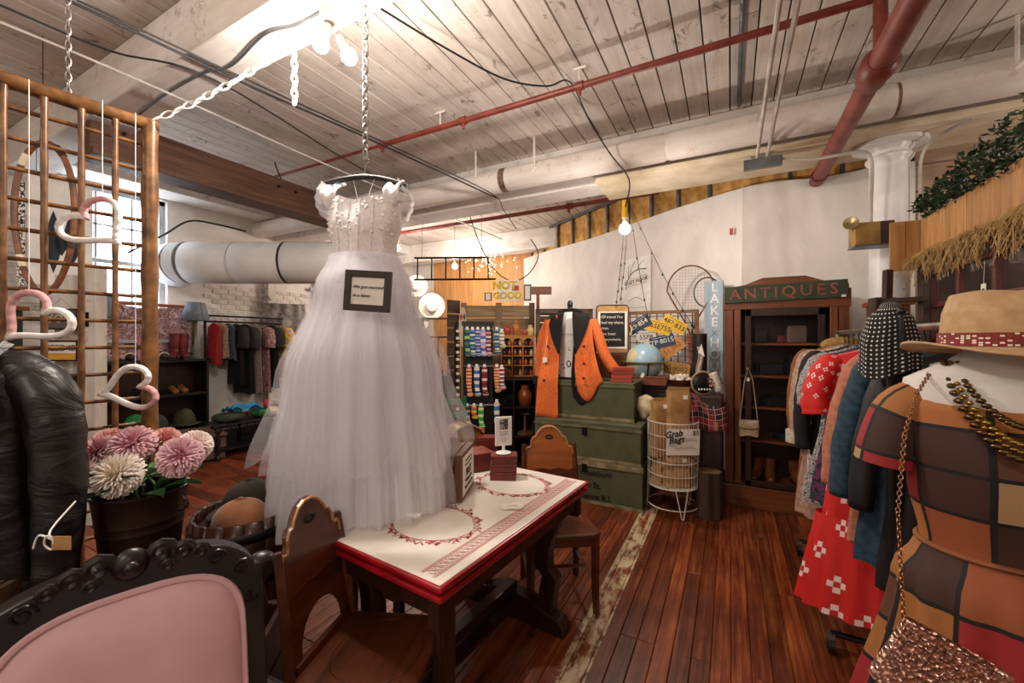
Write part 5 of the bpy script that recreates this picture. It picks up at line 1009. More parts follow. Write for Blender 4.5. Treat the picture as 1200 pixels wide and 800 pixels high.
# nets, tube, sign
p = at(809, 342, Y=4.86); q = thing('landing_net', 'large brown hooped landing net standing behind plate board', 'net', (p.x, p.y, DT), .1)
def pear(a): return (.235*sin(a)*(1 - .22*(1 - cos(a))*.9) , 0, 1.10 - .31*(-cos(a)) if 0 else 1.0 + .335*cos(a) - .0)
hoop = [((.235*sin(a))*(1 if cos(a) > 0 else max(.06, 1 + cos(a)*.94)), 0, 1.0 + (.27 if cos(a) > 0 else .48)*cos(a)) for a in [2*pi*k/40 for k in range(40)]]
b = MB(); b.tube(hoop, .008, 8, closed=True); b.build('hoop', mat('net_wood', '7c4526', '552c16', rough=.4), q, smooth=True)
b = MB(); b.tube([(.0, 0, .54), (.01, 0, .40), (.01, .0, .005)], [.035, .03, .016], 8); b.build('handle', mat('net_handle', '9a5030', '6c331c', rough=.4), q, smooth=True)
b = MB(); zmin, zmax = .55, 1.27
def wd(z): 
    c_ = (z - 1.0)/(.27 if z > 1 else .48); return .235*math.sqrt(max(0, 1 - c_*c_))*(1 if c_ > 0 else max(.06, 1 + c_*.94))
for k in range(1, 15):
    x = -.235 + k*.0313; zs = [lerp(zmin, zmax, j/40) for j in range(41) if wd(lerp(zmin, zmax, j/40)) > abs(x)]
    if len(zs) > 2: b.tube([(x, .12*sin(pi*(z - zs[0])/(zs[-1] - zs[0] + 1e-6)), z) for z in zs[::3] + [zs[-1]]], .0012, 3, cap=False)
for k in range(1, 22):
    z = lerp(zmin, zmax, k/22); w = wd(z)
    if w > .03: b.tube([(w*s, .12*(1 - s*s)*min(1, w/.15), z) for s in [j/4 - 1 for j in range(9)]], .0012, 3, cap=False)
o = b.build('mesh', mat('net_cord', 'a3988a', '80766a'), q); o['kind'] = 'stuff'
p = at(832, 350, Y=4.90); q = thing('grey_hoop', 'small grey hoop net half hidden behind landing net', 'net', (p.x - .03, 4.93, DT), 0)
b = MB(); b.tube([(.13*sin(a), 0, .98 + .16*cos(a)) for a in [2*pi*k/26 for k in range(26)]], .009, 6, closed=True); b.build('hoop', steel, q, smooth=True); b = MB(); b.tube([(0, 0, .83), (-.02, 0, .005)], .012, 6); b.build('handle', steel, q)
p = at(820, 420, Y=4.62); q = thing('black_tube', 'dark upright tube with fabric draped over it beside plates', 'tube', (p.x, p.y, DT), 0)
b = MB(); b.lathe([(0, 0), (.068, 0), (.068, .53), (.060, .53), (.06, .02), (0, .02)], 22); b.build('cylinder', mat('tube_metal', '3c3a38', '211f1e', rough=.4, metal=.5), q, smooth=True); b = MB(); b.grid(lambda u, v: (-.02 + .05*u + .012*sin(v*7), -.074 - .006*sin(u*9 + v*4), lerp(.40, .02, v)), 8, 12); b.build('cloth', mat('linen', 'b5a593', '93836f', rough=.9), q, smooth=True, solid=.004); b = MB(); b.add([(-.01, -.085, .34), (.05, -.085, .30), (.02, -.085, .43)], [(0, 1, 2)]); b.build('paper_tag', PAPER, q, solid=.002)
q = thing('lake_house_sign', 'tall pale blue plank sign reading LAKE HOUSE beside antiques cabinet', 'sign', (-.155, 4.865, 0), -.25)
PBL = wood('pale_blue', 'a9bcc7', '8fa4b1', 'z', rough=.7); b = MB(); b.box((0, 0, 1.09), (.185, .022, 2.16)); b.build('plank', PBL, q, bevel=.003)
for k, c_ in enumerate('LAKE'): text(c_, .135, WHT, q, (.01, -.0125, 2.10 - .122*k), bold=.001)
for k, c_ in enumerate('HOUSE'): text(c_, .135, WHT, q, (.01, -.0125, 1.515 - .122*k), bold=.001)
b = MB()
for s in (-1, 1): b.box((.01, -.012, 1.62), (.08, .002, .01), (0, R(45*s), 0))
b.build('crossed_paddles', steel, q)
# cozy nook print on the partition, string light wires
d_ = 1.242*math.hypot(.9647, .6215); wpnt = CR + AD*d_ - AN*.045
q = thing('nook_print', 'large white print with sketched tree and COZY NOOK plate on partition', 'print', (wpnt.x, wpnt.y, 1.93), math.atan2(-AN.x, AN.y))
b = MB(); b.box((0, 0, .35), (.50, .025, .72)); b.build('canvas', WHT, q); b = MB(); b.box((-.275, .0, .33), (.03, .03, .6)); b.build('edge_strip', PAPER, q)
GREY = mat('pencil_grey', '4d4a48', '383634')
for k, (pts, r) in enumerate((([(-.17, .30), (-.14, .42), (-.05, .52), (.08, .55), (.19, .54)], .006), ([(-.1, .47), (-.06, .6), (0, .66)], .003), ([(-.13, .43), (-.12, .62)], .003), ([(.02, .54), (.08, .62), (.15, .65)], .003), ([(-.12, .14), (-.03, .18), (.07, .17), (.13, .13)], .003), ([(-.15, .06), (0, .045), (.18, .05)], .002))):
    b = MB(); b.tube(curve([(x, -.014, z) for x, z in pts], 4), r, 5); b.build('sketch_line', GREY, q)
b = MB(); b.box((.01, -.0145, .40), (.35, .003, .125), (0, R(-6), 0)); o = b.build('name_plate', PAPER, q); b = MB(); b.tube([(x, -.017, z + (.01 if x > 0 else -.01)) for x, z in ((-.165, .345), (.185, .36), (.185, .455), (-.165, .44))], .002, 4, closed=True); b.build('plate_outline', GREY, q); text('COZY NOOK', .068, INK, q, (.01, -.018, .40), rot=(pi/2, R(-6), 0), bold=.0006)
b = MB(); b.tube([(-.1, -.014, .53), (-.1, -.014, .445)], .0015, 4); b.tube([(.13, -.014, .54), (.13, -.014, .455)], .0015, 4); b.build('hanging_wire', GREY, q)
w0 = at(733, 250, Z=3.85)
def lightwire(lab, a, bb, n):
    t = thing('string_lights', lab, 'string lights', a); d = V(bb) - V(a); b = MB(); b.tube([d*(i/12) + V((0, 0, -.06*sin(pi*i/12))) for i in range(13)], .003, 5); b.build('wire', blk, t)
    first = None
    for i in range(n):
        if first is None: b = MB(); b.ball((0, 0, 0), (.009, .009, .016), 8, 6); first = o = b.build('mini_bulb', blk if 1 else CREAM, t, smooth=True)
        else: o = copyof(first, t)
        k = (i + .7)/n; o.location = d*k + V((0, 0, -.06*sin(pi*k) - .012))
lightwire('dark mini light wire falling from work lamp to letter board', w0, at(722, 356, Z=4.55), 6); lightwire('second mini light wire alongside, ending behind letter board', w0 + V((.03, 0, 0)), at(727, 352, Z=4.6), 6)
lightwire('mini light wire falling from work lamp to top of plate board', w0 + V((.04, 0, .03)), at(760, 374, Y=4.82), 5); lightwire('long mini light wire slanting down to the landing net', w0 + V((.06, 0, .03)), at(814, 385, Y=4.82), 6)
# ---------------------------------------------------------------- wire hamper of grab bags
hpz = at(786, 600, z=0); hx, hy = hpz.x + .01, hpz.y + .05; q = thing('wire_hamper', 'round white wire hamper on hairpin legs full of grab bags', 'basket', (hx, hy, 0), YAW)
WIRE = mat('white_wire', 'd9d2c4', 'b9b0a0', rough=.4); HR = .215
for k, z in enumerate((.25, .36, .475, .59, .705, .82)): b = MB(); b.tube([(HR*cos(a), HR*sin(a), z) for a in [2*pi*j/32 for j in range(32)]], .0055 if k in (0, 5) else .004, 6, closed=True); b.build('hoop_wire', WIRE, q, smooth=True)
first = None
for k in range(44):
    a = 2*pi*k/44
    if first is None: b = MB(); b.tube([(HR, 0, .25), (HR, 0, .82)], .0024, 4, cap=False); first = o = b.build('upright_wire', WIRE, q)
    else: o = copyof(first, q)
    o.rotation_euler = (0, 0, a)
b = MB(); b.tube([(HR*cos(a), HR*sin(a), .075) for a in [2*pi*j/32 for j in range(32)]], .0055, 6, closed=True); b.build('base_ring', WIRE, q)
for k in range(3): a = -pi/2 + 2*pi*k/3; b = MB(); b.tube([(HR*cos(a - .25), HR*sin(a - .25), .25), ((HR + .01)*cos(a - .03), (HR + .01)*sin(a - .03), .008), ((HR + .01)*cos(a + .03), (HR + .01)*sin(a + .03), .008), (HR*cos(a + .25), HR*sin(a + .25), .25)], .0055, 6); b.build('hairpin_leg', WIRE, q)
b = MB(); b.lathe([(0, .252), (HR - .01, .252)], 24); b.build('base_mesh', WIRE, q)
s_ = thing('grab_bag_sign', 'white handwritten grab bags sign on wire hamper', 'sign', V((hx, hy, .54)) - FW*(HR + .012) + RT*.0, YAW)
b = MB(); b.box((.0, 0, .135), (.285, .003, .225), (R(3), 0, 0)); b.build('card', PAPER, s_); text('Grab', .075, INK, s_, (-.085, -.01, .205), rot=(pi/2, R(-8), 0), shear=.3, bold=.001); text('Bags', .075, INK, s_, (-.06, -.008, .155), rot=(pi/2, R(-8), 0), shear=.3, bold=.001); text('$5', .055, INK, s_, (.105, -.01, .215), shear=.1)
for k, (x, z, w) in enumerate(((.07, .165, .10), (.07, .148, .10), (.0, .095, .2), (.02, .08, .19), (-.1, .112, .05))): squiggle(GREY, s_, (x, -.005, z), w, .006, 9, .0011, seed=k + 9)
def pbag(loc, d, rz, lab, m=KRAFT, tagc=True):
    t = thing('paper_bag', lab, 'paper bag', loc, rz, 'paper grab bags in the wire hamper'); w, dd, h = d
    def fn(u, v):
        a = 2*pi*u; k = 1 - .12*v*v - .45*max(0, v - .72)/.28*.6; cx = math.copysign(abs(cos(a))**.35, cos(a)); sy = math.copysign(abs(sin(a))**.35, sin(a)); return (w/2*cx*(1 - .06*v + .03*sin(v*9 + u*20)), dd/2*sy*k + .01*sin(v*13), h*v)
    b = MB(); b.grid(fn, 28, 12); b.build('bag', m, t, smooth=True, sharp=25); b = MB(); b.box((0, -dd*.2, h + .012), (w*.9, .012, .03)); b.build('folded_top', m, t)
    if tagc: b = MB(); b.box((w*.22, -dd*.47, h*.9), (.04, .002, .035), (R(-12), 0, 0)); b.build('label_sticker', PAPER, t)
for x, y, z, d, rz, lab in ((.03, -.04, .50, (.21, .12, .60), YAW, 'large kraft paper bag in the middle of wire hamper'), (-.125, .0, .50, (.15, .11, .50), YAW + .2, 'kraft paper bag standing on the trunk side of hamper'), (.135, .0, .50, (.14, .11, .46), YAW - .3, 'kraft paper bag leaning on the cabinet side of hamper'),
        (.0, -.10, .26, (.22, .1, .26), YAW, 'crumpled kraft bag low inside wire hamper'), (-.12, -.02, .26, (.13, .12, .2), YAW + .5, 'kraft bag at the hamper bottom, trunk side'), (.12, -.02, .26, (.13, .12, .2), YAW - .5, 'kraft bag at the hamper bottom, cabinet side')):
    w = V((hx, hy, z)) + RT*x + FW*y; pbag(w, d, rz, lab)
q = thing('cream_bundle', 'cream cloth bundle tucked behind the kraft bags', 'cloth', V((hx, hy, .80)) + RT*-.17 + FW*.22); b = MB(); b.grid(lambda u, v: ((.085 + .018*sin(u*25 + v*9) + .012*sin(v*17))*cos(2*pi*u)*sin(pi*v), (.06 + .012*sin(u*19 + v*13))*sin(2*pi*u)*sin(pi*v), .10 - (.11 + .015*sin(u*12.57))*cos(pi*v)), 30, 16); b.build('bundle', mat('cream_knit', 'd9c7a6', 'bfa981', sc=20, bump=.6), q, smooth=True); b = MB(); b.box((0, 0, -.40), (.12, .10, .80)); b.build('stand', DKW, q)
PLAID = cells('plaid_wool', ['7c1f2a', '1d1518', '8f2a35', '241a20', '5c1620'], 7, 7, 'c9b9a8', .03)
q = thing('plaid_blanket', 'dark red tartan blanket draped over basket behind hamper', 'blanket', V((hx, hy, .88)) + RT*.285 + FW*.05, YAW); b = MB(); b.grid(lambda u, v: (lerp(-.20, .17, u) + .02*v, -.10*sin(pi*.5*min(1, v*1.6)) - .02*sin(u*9), .16 - .30*v**1.3 + .02*sin(u*7)), 18, 14); b.build('cloth', PLAID, q, smooth=True, solid=.008); b = MB(); b.box((.07, -.13, -.10), (.035, .002, .07)); b.build('price_tag', KRAFT, q); b = MB(); b.box((.03, .11, -.40), (.10, .10, .96)); b.build('support_box', DKW, q)
q = thing('wicker_tray', 'reddish wicker tray at the front edge of dresser', 'basket', (at(762, 455, Y=4.40).x, 4.52, DT), 0); b = MB(); b.prism([(-.15, 0), (.15, 0), (.17, .085), (-.17, .085)], -.10, .06); b.build('tray', mat('red_wicker', '8a4a2c', '5a2b18', sc=50, bump=.8), q, bevel=.004); b = MB(); b.tube([(-.17, -.1, .085), (.17, -.1, .085), (.17, .06, .085), (-.17, .06, .085)], .008, 6, closed=True); b.build('rim', MATS['red_wicker'], q); b = MB(); b.box((-.08, -.106, .10), (.03, .002, .05), (0, .4, 0)); b.build('price_tag', PAPER, q)
q = thing('shell_basket', 'shallow basket heaped with white shells on dresser', 'basket', (at(797, 455, Y=4.48).x, 4.56, DT), 0); b = MB(); b.lathe([(0, 0), (.09, 0), (.15, .06), (.155, .065), (.14, .06), (.08, .012), (0, .012)], 24); b.build('bowl', MATS['red_wicker'], q, smooth=True)
sh = None
for k in range(26):
    if sh is None: b = MB(); b.ball((0, 0, 0), (.032, .022, .016), 8, 5); sh = o = b.build('shell', mat('shell_white', 'e9e2d8', 'cfc4b4', rough=.4), q, smooth=True)
    else: o = copyof(sh, q)
    a = k*2.4; r = .018*math.sqrt(k)*1.25; o.location = (r*cos(a), r*sin(a), .085 - r*.28 + .01*(k % 3)); o.rotation_euler = (a, k, a*2)
q = thing('leather_case', 'tall dark brown leather case with white tag beside antiques cabinet', 'case', (-.17, 4.30, 0), 0); LC = mat('case_leather', '3a211c', '22120f', sc=9, rough=.45); b = MB(); b.bx(-.12, .105, -.15, .15, 0, .76); b.build('body', LC, q, bevel=.01); b = MB(); b.bx(-.124, .109, -.154, .154, .765, 1.04); b.build('lid', LC, q, bevel=.012); b = MB(); b.box((-.03, -.156, .93), (.045, .003, .05)); b.build('price_tag', PAPER, q); b = MB(); b.box((0, -.155, .765), (.035, .01, .05)); b.build('clasp', IRON, q)
for s in (-1, 1): b = MB(); b.box((s*.08, -.153, .38), (.02, .006, .74)); b.build('strap', BROWN, q)
q = thing('catcher_mitt', 'black padded leather mitt with tan edging on the dark case', 'mitt', at(822, 450, Y=4.20) * 1, YAW); q.location = (-.235, 4.25, 1.042); b = MB(); b.ball((0, 0, .105), (.105, .05, .105), 18, 12); b.build('pad', BLK, q, smooth=True); b = MB(); b.tube([(.105*cos(a), -.02, .105 + .105*sin(a)) for a in [2*pi*k/24 for k in range(24)]], .011, 6, closed=True); b.build('edging', mat('tan_edge', 'a58d6c', '7c664a'), q, smooth=True)
first = None
for k in range(5): b = MB(); b.ball((-.05 + .025*k, -.05, .05), (.008, .01, .01), 6, 5); b.build('lace', WHT, q)
q = thing('beaded_mitten', 'white mitten with red patterned cuff on the dark case', 'mitten', (-.115, 4.24, 1.042), YAW - .3); b = MB(); b.tube(curve([(-.03, 0, .20), (.0, 0, .13), (.02, 0, .05), (.025, 0, .035)], 4), [.055, .056, .057, .056, .055, .054, .053, .05, .048, .045, .04, .034, .028], 14, flat=.7); b.build('hand', mat('white_wool', 'e6ded2', 'cbbfae', sc=30, bump=.5), q, smooth=True); b = MB(); b.tube([(-.02, 0, .165), (0, 0, .09)], [.0585, .06], 14, flat=.72); b.build('cuff', splash('cuff_pattern', ['8a2a22', 'c9b59a', '6a1c18', '2a3a4a'], 26), q, smooth=True)
q = thing('tree_stump', 'short bark covered log standing before the dark case', 'log', (-.17, 4.035, 0), 0); b = MB(); b.grid(lambda u, v: ((.10 + .008*sin(u*2*pi*7) + .005*sin(u*2*pi*17))*cos(2*pi*u)*(1.06 - .06*v), (.10 + .008*sin(u*2*pi*7))*sin(2*pi*u)*(1.06 - .06*v), .40*v), 60, 6); b.build('bark', wood('bark', '4d3a2c', '2a1e16', 'z', rough=.9, bump=1.), q, smooth=True); b = MB(); b.lathe([(0, .40), (.1, .40)], 24); b.build('cut_face', mat('log_end', '8a6a48', '634728', sc=12), q)
# ---------------------------------------------------------------- antiques cabinet
CW_ = wood('cabinet_wood', '844a26', '562a14', 'z', rough=.35, bump=.2); CWX = wood('cabinet_wood_x', '844a26', '562a14', 'x', rough=.35, bump=.2)
q = thing('antiques_cabinet', 'tall reddish wooden cabinet with glass door and antiques sign board', 'cabinet', (.42, 4.42, 0)); W2 = .465
for s in (-1, 1):
    b = MB(); b.bx(s*W2 - (.02 if s > 0 else 0), s*W2 + (.02 if s < 0 else 0), 0, .42, 0, 1.98); b.build('side_panel', CW_, q)
    b = MB(); b.box((s*(W2 - .035), -.008, 1.06), (.07, .03, 1.70)); b.build('stile', CW_, q, bevel=.004); b = MB(); b.box((s*(W2 - .105), -.012, 1.06), (.055, .03, 1.70)); b.build('pilaster', CW_, q, bevel=.006)
b = MB(); b.bx(-W2, W2, .40, .42, 0, 1.98); b.build('back_panel', DKW, q); b = MB(); b.bx(-W2 - .02, W2 + .02, -.03, .42, 0, .20); b.build('plinth', CWX, q, bevel=.006); b = MB(); b.bx(-W2 - .012, W2 + .012, -.03, .42, 1.83, 1.99); b.build('cornice', CWX, q, bevel=.006)
b = MB(); b.prism([(-W2, 1.99), (W2, 1.99), (W2, 2.03), (.30, 2.06), (.16, 2.115), (-.16, 2.115), (-.30, 2.06), (-W2, 2.03)], -.01, .03); b.build('pediment', CWX, q, bevel=.004)
for z in (.22, .62, .93, 1.22, 1.52): b = MB(); b.bx(-W2 + .02, W2 - .02, .03, .40, z - .02, z + .0); b.build('shelf', CWX, q)
dr = MB()
for s in (-1, 1): dr.box((s*.275, -.02, 1.02), (.05, .025, 1.62))
dr.box((0, -.02, 1.80), (.60, .025, .07)); dr.box((0, -.02, .235), (.60, .025, .05)); dr = dr.build('door', DKW, q, bevel=.004)
gl2 = N('cabinet_glass'); gl2.fin((1, 1, 1, 1), .03, 0, Transmission_Weight=1.0, IOR=1.15, Alpha=.35, Specular_IOR_Level=1.0)
b = MB(); b.box((0, -.015, 1.19), (.51, .004, 1.16)); b.build('pane', gl2.m, dr); b = MB(); b.ball((-.28, -.045, 1.28), .014, 8, 6); b.build('knob', MATS['brass'], dr, smooth=True)
sg = thing('antiques_sign', 'green board with faded red ANTIQUES lettering on cabinet top', 'sign', (.41, 4.375, 1.90), 0); b = MB(); b.box((0, 0, .075), (.92, .02, .15), (0, R(-1.2), 0)); o = b.build('board', mat('sign_green', '3c4a34', '2e3926', sc=8, rough=.7), sg, bevel=.002); sg.location.y = 4.376
text('ANTIQUES', .135, mat('faded_red', 'a05c4e', '84443a', rough=.8), sg, (-.01, -.0115, .073), rot=(pi/2, R(-1.2), 0), sp=1.35, bold=.0015); b = MB(); b.box((.43, -.0115, .02), (.03, .002, .02)); b.build('price_sticker', PAPER, sg)
for k, (x, z, d, c_, lab) in enumerate(((-.16, 1.522, (.10, .09, .13), '2a2c30', 'dark tin on the top shelf of antiques cabinet'), (.0, 1.522, (.07, .08, .07), '7a3a3a', 'dull red box on the top shelf of antiques cabinet'), (.12, 1.522, (.16, .05, .16), '8a7468', 'patterned plate box on the top shelf of antiques cabinet'), (-.1, 1.222, (.2, .15, .1), '30343a', 'grey tin on the second cabinet shelf'), (.1, 1.222, (.12, .1, .16), '26262a', 'black canister on the second cabinet shelf'), (-.05, .932, (.22, .18, .08), '2c2c30', 'dark case on the third cabinet shelf'), (.08, .622, (.24, .2, .06), '24262c', 'flat black case on the lowest glazed shelf'))):
    g = thing('cabinet_curio', lab, 'curio', (.42 + x, 4.62, z), .1*k); b = MB(); b.box((0, 0, d[2]*.45), (d[0], d[1], d[2]*.9)); b.build('body', mat('curio' + c_, c_, None, rough=.4), g, bevel=.012); b = MB(); b.box((0, 0, d[2]*.93), (d[0]*.9, d[1]*.9, d[2]*.14)); b.build('lid', MATS['curio' + c_], g, bevel=.005)
OXB = mat('tan_boot', '7e4522', '512812', rough=.4)
for k, (x, rz) in enumerate(((-.20, -.3), (-.09, .0), (.12, .2), (.22, .1))): boot((.42 + x, 4.58, .222), rz, OXB, ('brown ankle boot at the knob side of antiques cabinet bottom', 'second brown ankle boot from the knob side of cabinet', 'third brown ankle boot from the cabinet knob side', 'brown ankle boot farthest from the cabinet knob side')[k], .20, 'brown boots in antiques cabinet')
bagm = mat('beige_suede', 'b9a487', '94805f', sc=20, rough=.85, bump=.2); q = thing('shoulder_purse', 'small beige suede purse hanging by its strap from cabinet knob', 'purse', (.145, 4.345, 1.28), .1)
b = MB(); b.grid(lambda u, v: (.075*math.copysign(abs(cos(2*pi*u))**.4, cos(2*pi*u))*(1 + .12*v), .025*sin(2*pi*u)*(.6 + .6*v), -.46 - .135*v + (-.015*sin(pi*abs(cos(2*pi*u)))*v)), 28, 8); b.ball((0, 0, -.59), (.075, .025, .018), 14, 6); b.build('pouch', bagm, q, smooth=True); b = MB(); b.grid(lambda u, v: ((u - .5)*.155*(1 + .05*v), -.027 - .006*sin(pi*v), -.455 - .075*v - .015*sin(pi*u)), 10, 5); b.build('flap', bagm, q, smooth=True, solid=.004); b = MB(); b.tube([(-.07, 0, -.47), (-.03, 0, -.1), (0, 0, .012), (.035, 0, -.1), (.075, 0, -.47)], .004, 6); b.build('strap', bagm, q); b = MB(); b.box((-.005, -.02, -.09), (.022, .002, .03)); b.build('price_tag', PAPER, q)
# ================================================================ CENTRE BACK: sock rack, hutch, cubbies
GRP = wood('grey_plank', 'a08868', '705a42', 'x', rough=.85, bump=.6, var=(.7, 1.25))
p = cw(-.20, 5.62); q = thing('plank_hutch', 'weathered plank wall panel with upright battens behind jar shelf', 'panel', p, YAW)
for k in range(12): b = MB(); b.box((0, rnd.uniform(-.004, .004), .085 + k*.168), (.94, .022, .160)); b.build('plank', GRP, q, bevel=.004)
for x in (-.45, .02, .47): b = MB(); b.box((x, -.022, 1.02), (.075, .022, 2.06)); b.build('batten', WB if x > .3 else GRP, q, bevel=.003)
q = thing('plank_wing', 'short weathered plank return at the side of plank hutch', 'panel', cw(-.79, 5.60), YAW + .9)
for k in range(11): b = MB(); b.box((0, 0, .095 + k*.19), (.22, .022, .18)); b.build('plank', WB, q)
q = thing('decorated_paddle', 'oval painted board with red and green diamonds hung on plank hutch', 'ornament', cw(-.66, 5.575, 1.45), YAW); b = MB(); b.prism([(.055*cos(a), .27 + .27*sin(a)) for a in [2*pi*k/24 for k in range(24)]], -.012, .012); b.build('board', mat('bone_paint', 'd3c3ab', 'b09c82'), q)
for k, (x, c_) in enumerate(((-.02, 'a8322c'), (.02, '2f5a3a'))): b = MB(); b.prism([(x, .36), (x + .02, .41), (x, .46), (x - .02, .41)], -.015, -.012); b.build('diamond', mat('dia' + c_, c_), q)
# yellow letter sign and small frames on the hutch top
q = thing('yellow_letter_sign', 'yellow block letter sign on white board atop the plank hutch', 'sign', cw(-.05, 5.6, 2.075), YAW - .15); b = MB(); b.box((0, .0, .14), (.30, .03, .28)); b.build('board', WHT, q); b = MB(); b.box((.10, -.017, .17), (.09, .004, .07)); b.build('red_patch', mat('patch_red', 'c0463c'), q); YEL = mat('letter_yellow', 'e6c41e', 'c9a50e'); text('NOT', .15, YEL, q, (-.045, -.019, .205), ext=.006, bold=.007); text('GOOD', .125, YEL, q, (-.01, -.019, .068), ext=.006, bold=.006)
for x, h, lab in ((-.27, .11, 'tiny framed card on the plank hutch beside yellow sign'), (.26, .22, 'narrow dark framed picture on the plank hutch')): q = thing('picture_frame', lab, 'frame', cw(-.05 + x, 5.58, 2.075), YAW - .1); b = MB(); b.box((0, 0, h/2), (.10, .02, h)); b.build('frame', DKW, q); b = MB(); b.box((0, -.011, h/2), (.065, .003, h*.8)); b.build('picture', PAPER, q)
q = thing('arrow_board', 'short orange wooden block sticking out beside hutch top', 'board', cw(.40, 6.4, 2.25), YAW); b = MB(); b.box((0, 0, .06), (.42, .05, .12)); b.build('block', ORW, q, bevel=.003); b = MB(); b.box((0, .0, -1.13), (.05, .04, 2.26)); b.build('post', ORW, q)
# cubby
q = thing('cubby_shelf', 'dark wooden cubby shelf of six open boxes below jar rack', 'shelf', cw(.02, 5.16), YAW)
for x in (-.27, .0, .27): b = MB(); b.box((x, 0, .54), (.018, .34, 1.08)); b.build('upright', DKW, q)
for z in (.03, .38, .73, 1.07): b = MB(); b.box((0, 0, z), (.56, .34, .018)); b.build('shelf_board', DKW, q)
b = MB(); b.box((0, .165, .55), (.56, .01, 1.06)); b.build('back_board', INK, q)
def onc(x, y, z): return cw(.02 + x, 5.16 + y, z)
def urn(p, r, h, m, lab, cat='jar', grp=None, name='jar'):
    t = thing(name, lab, cat, p, 0, grp); b = MB(); b.lathe([(0, 0), (r*.7, 0), (r, h*.3), (r*.95, h*.6), (r*.5, h*.78), (r*.55, h*.82)], 14); b.build('body', m, t, smooth=True); b = MB(); b.lathe([(r*.58, h*.82), (r*.58, h*.94), (r*.2, h), (0, h)], 14); b.build('lid', m, t, smooth=True)
AMB = mat('amber_ceramic', '9a5226', '6a3215', rough=.3); urn(onc(.14, -.02, .74), .09, .26, AMB, 'orange brown figure jar in the upper cubby', 'jar')
q = thing('wood_scale', 'small wooden candle stand in the middle cubby', 'stand', onc(.14, -.03, .39)); b = MB(); b.tube([(0, 0, .02), (0, 0, .25)], .014, 8); b.box((0, 0, .25), (.12, .03, .02)); b.build('stem', LATT, q); b = MB(); b.lathe([(0, 0), (.1, 0), (.1, .02), (0, .02)], 18); b.build('base', LATT, q); 
urn(onc(-.14, -.02, .74), .07, .12, mat('dim_tin', '3a342c', '25211c'), 'dark tin in the cubby beside the figure jar'); urn(onc(-.12, -.02, .39), .09, .10, MATS['dim_tin'], 'dark bowl in the middle cubby behind sign stand', 'bowl'); urn(onc(.12, -.02, .04), .07, .2, mat('bottle_black', '1a1c20', '101114', rough=.15), 'black bottle in the bottom cubby', 'bottle', name='bottle')
q = thing('maroon_purse', 'maroon handbag on the cubby shelf below jar rack', 'purse', onc(-.155, -.08, 1.08), YAW); b = MB(); b.prism([(-.11, 0), (.11, 0), (.085, .13), (-.085, .13)], -.04, .04); b.build('bag', mat('maroon', '6e1b22', '4a1016', rough=.45), q, bevel=.012); b = MB(); b.ball((.01, -.045, .055), (.014, .008, .018), 8, 6); b.build('clasp', MATS['brass'], q)
HNY = wood('honey_wood', 'c98a44', '9c602a', 'x', rough=.45); q = thing('jar_rack', 'honey coloured wall rack of small jars with three arches', 'shelf', onc(.05, .04, 1.08), YAW)
for x in (-.20, -.067, .067, .20): b = MB(); b.box((x, 0, .27), (.012, .12, .50)); b.build('divider', HNY, q)
for z in (.04, .17, .29, .41): b = MB(); b.box((0, 0, z - .02), (.41, .12, .012)); b.build('shelf_board', HNY, q)
b = MB(); b.box((0, 0, .52), (.44, .14, .016)); b.build('cornice', HNY, q); b = MB(); b.box((0, .06, .27), (.41, .006, .5)); b.build('back_board', DKW, q)
for x in (-.133, 0, .133): b = MB(); b.prism([(x - .067, .515), (x - .067, .43)] + [(x - .055*cos(R(a)), .44 + .05*sin(R(a))) for a in range(0, 181, 18)] + [(x + .067, .43), (x + .067, .515)], -.065, -.05); b.build('arch', HNY, q)
cols = ['a85a2a', 'c98a3a', '7a3020', 'd8b070', '5a3a28', 'b8402c']
for r_ in range(4):
    for c_ in range(6):
        x = -.17 + c_*.068; z = (.027, .157, .277, .397)[r_]
        urn(onc(.05 + x, .02, 1.08 + z), .022, .075, mat('jar' + cols[(c_ + r_*2) % 6], cols[(c_ + r_*2) % 6], None, rough=.3), ('rust', 'ochre', 'dark red', 'sand', 'brown', 'scarlet')[(c_ + r_*2) % 6] + ' small jar on the ' + ('bottom', 'second', 'third', 'arched top')[r_] + ' shelf of jar rack', 'jar', 'small jars in jar rack')
for k, (x, r, h, c_, lab) in enumerate(((-.13, .045, .14, 'b0402c', 'red jar on top of jar rack'), (-.02, .05, .19, 'b86a30', 'tall orange jug on top of jar rack'), (.08, .03, .09, 'c04a30', 'little red cup on top of jar rack'), (.16, .045, .13, 'd6b878', 'cream tin on top of jar rack'))): urn(onc(.05 + x, .03, 1.608), r, h, mat('jt' + c_, c_, None, rough=.35), lab)
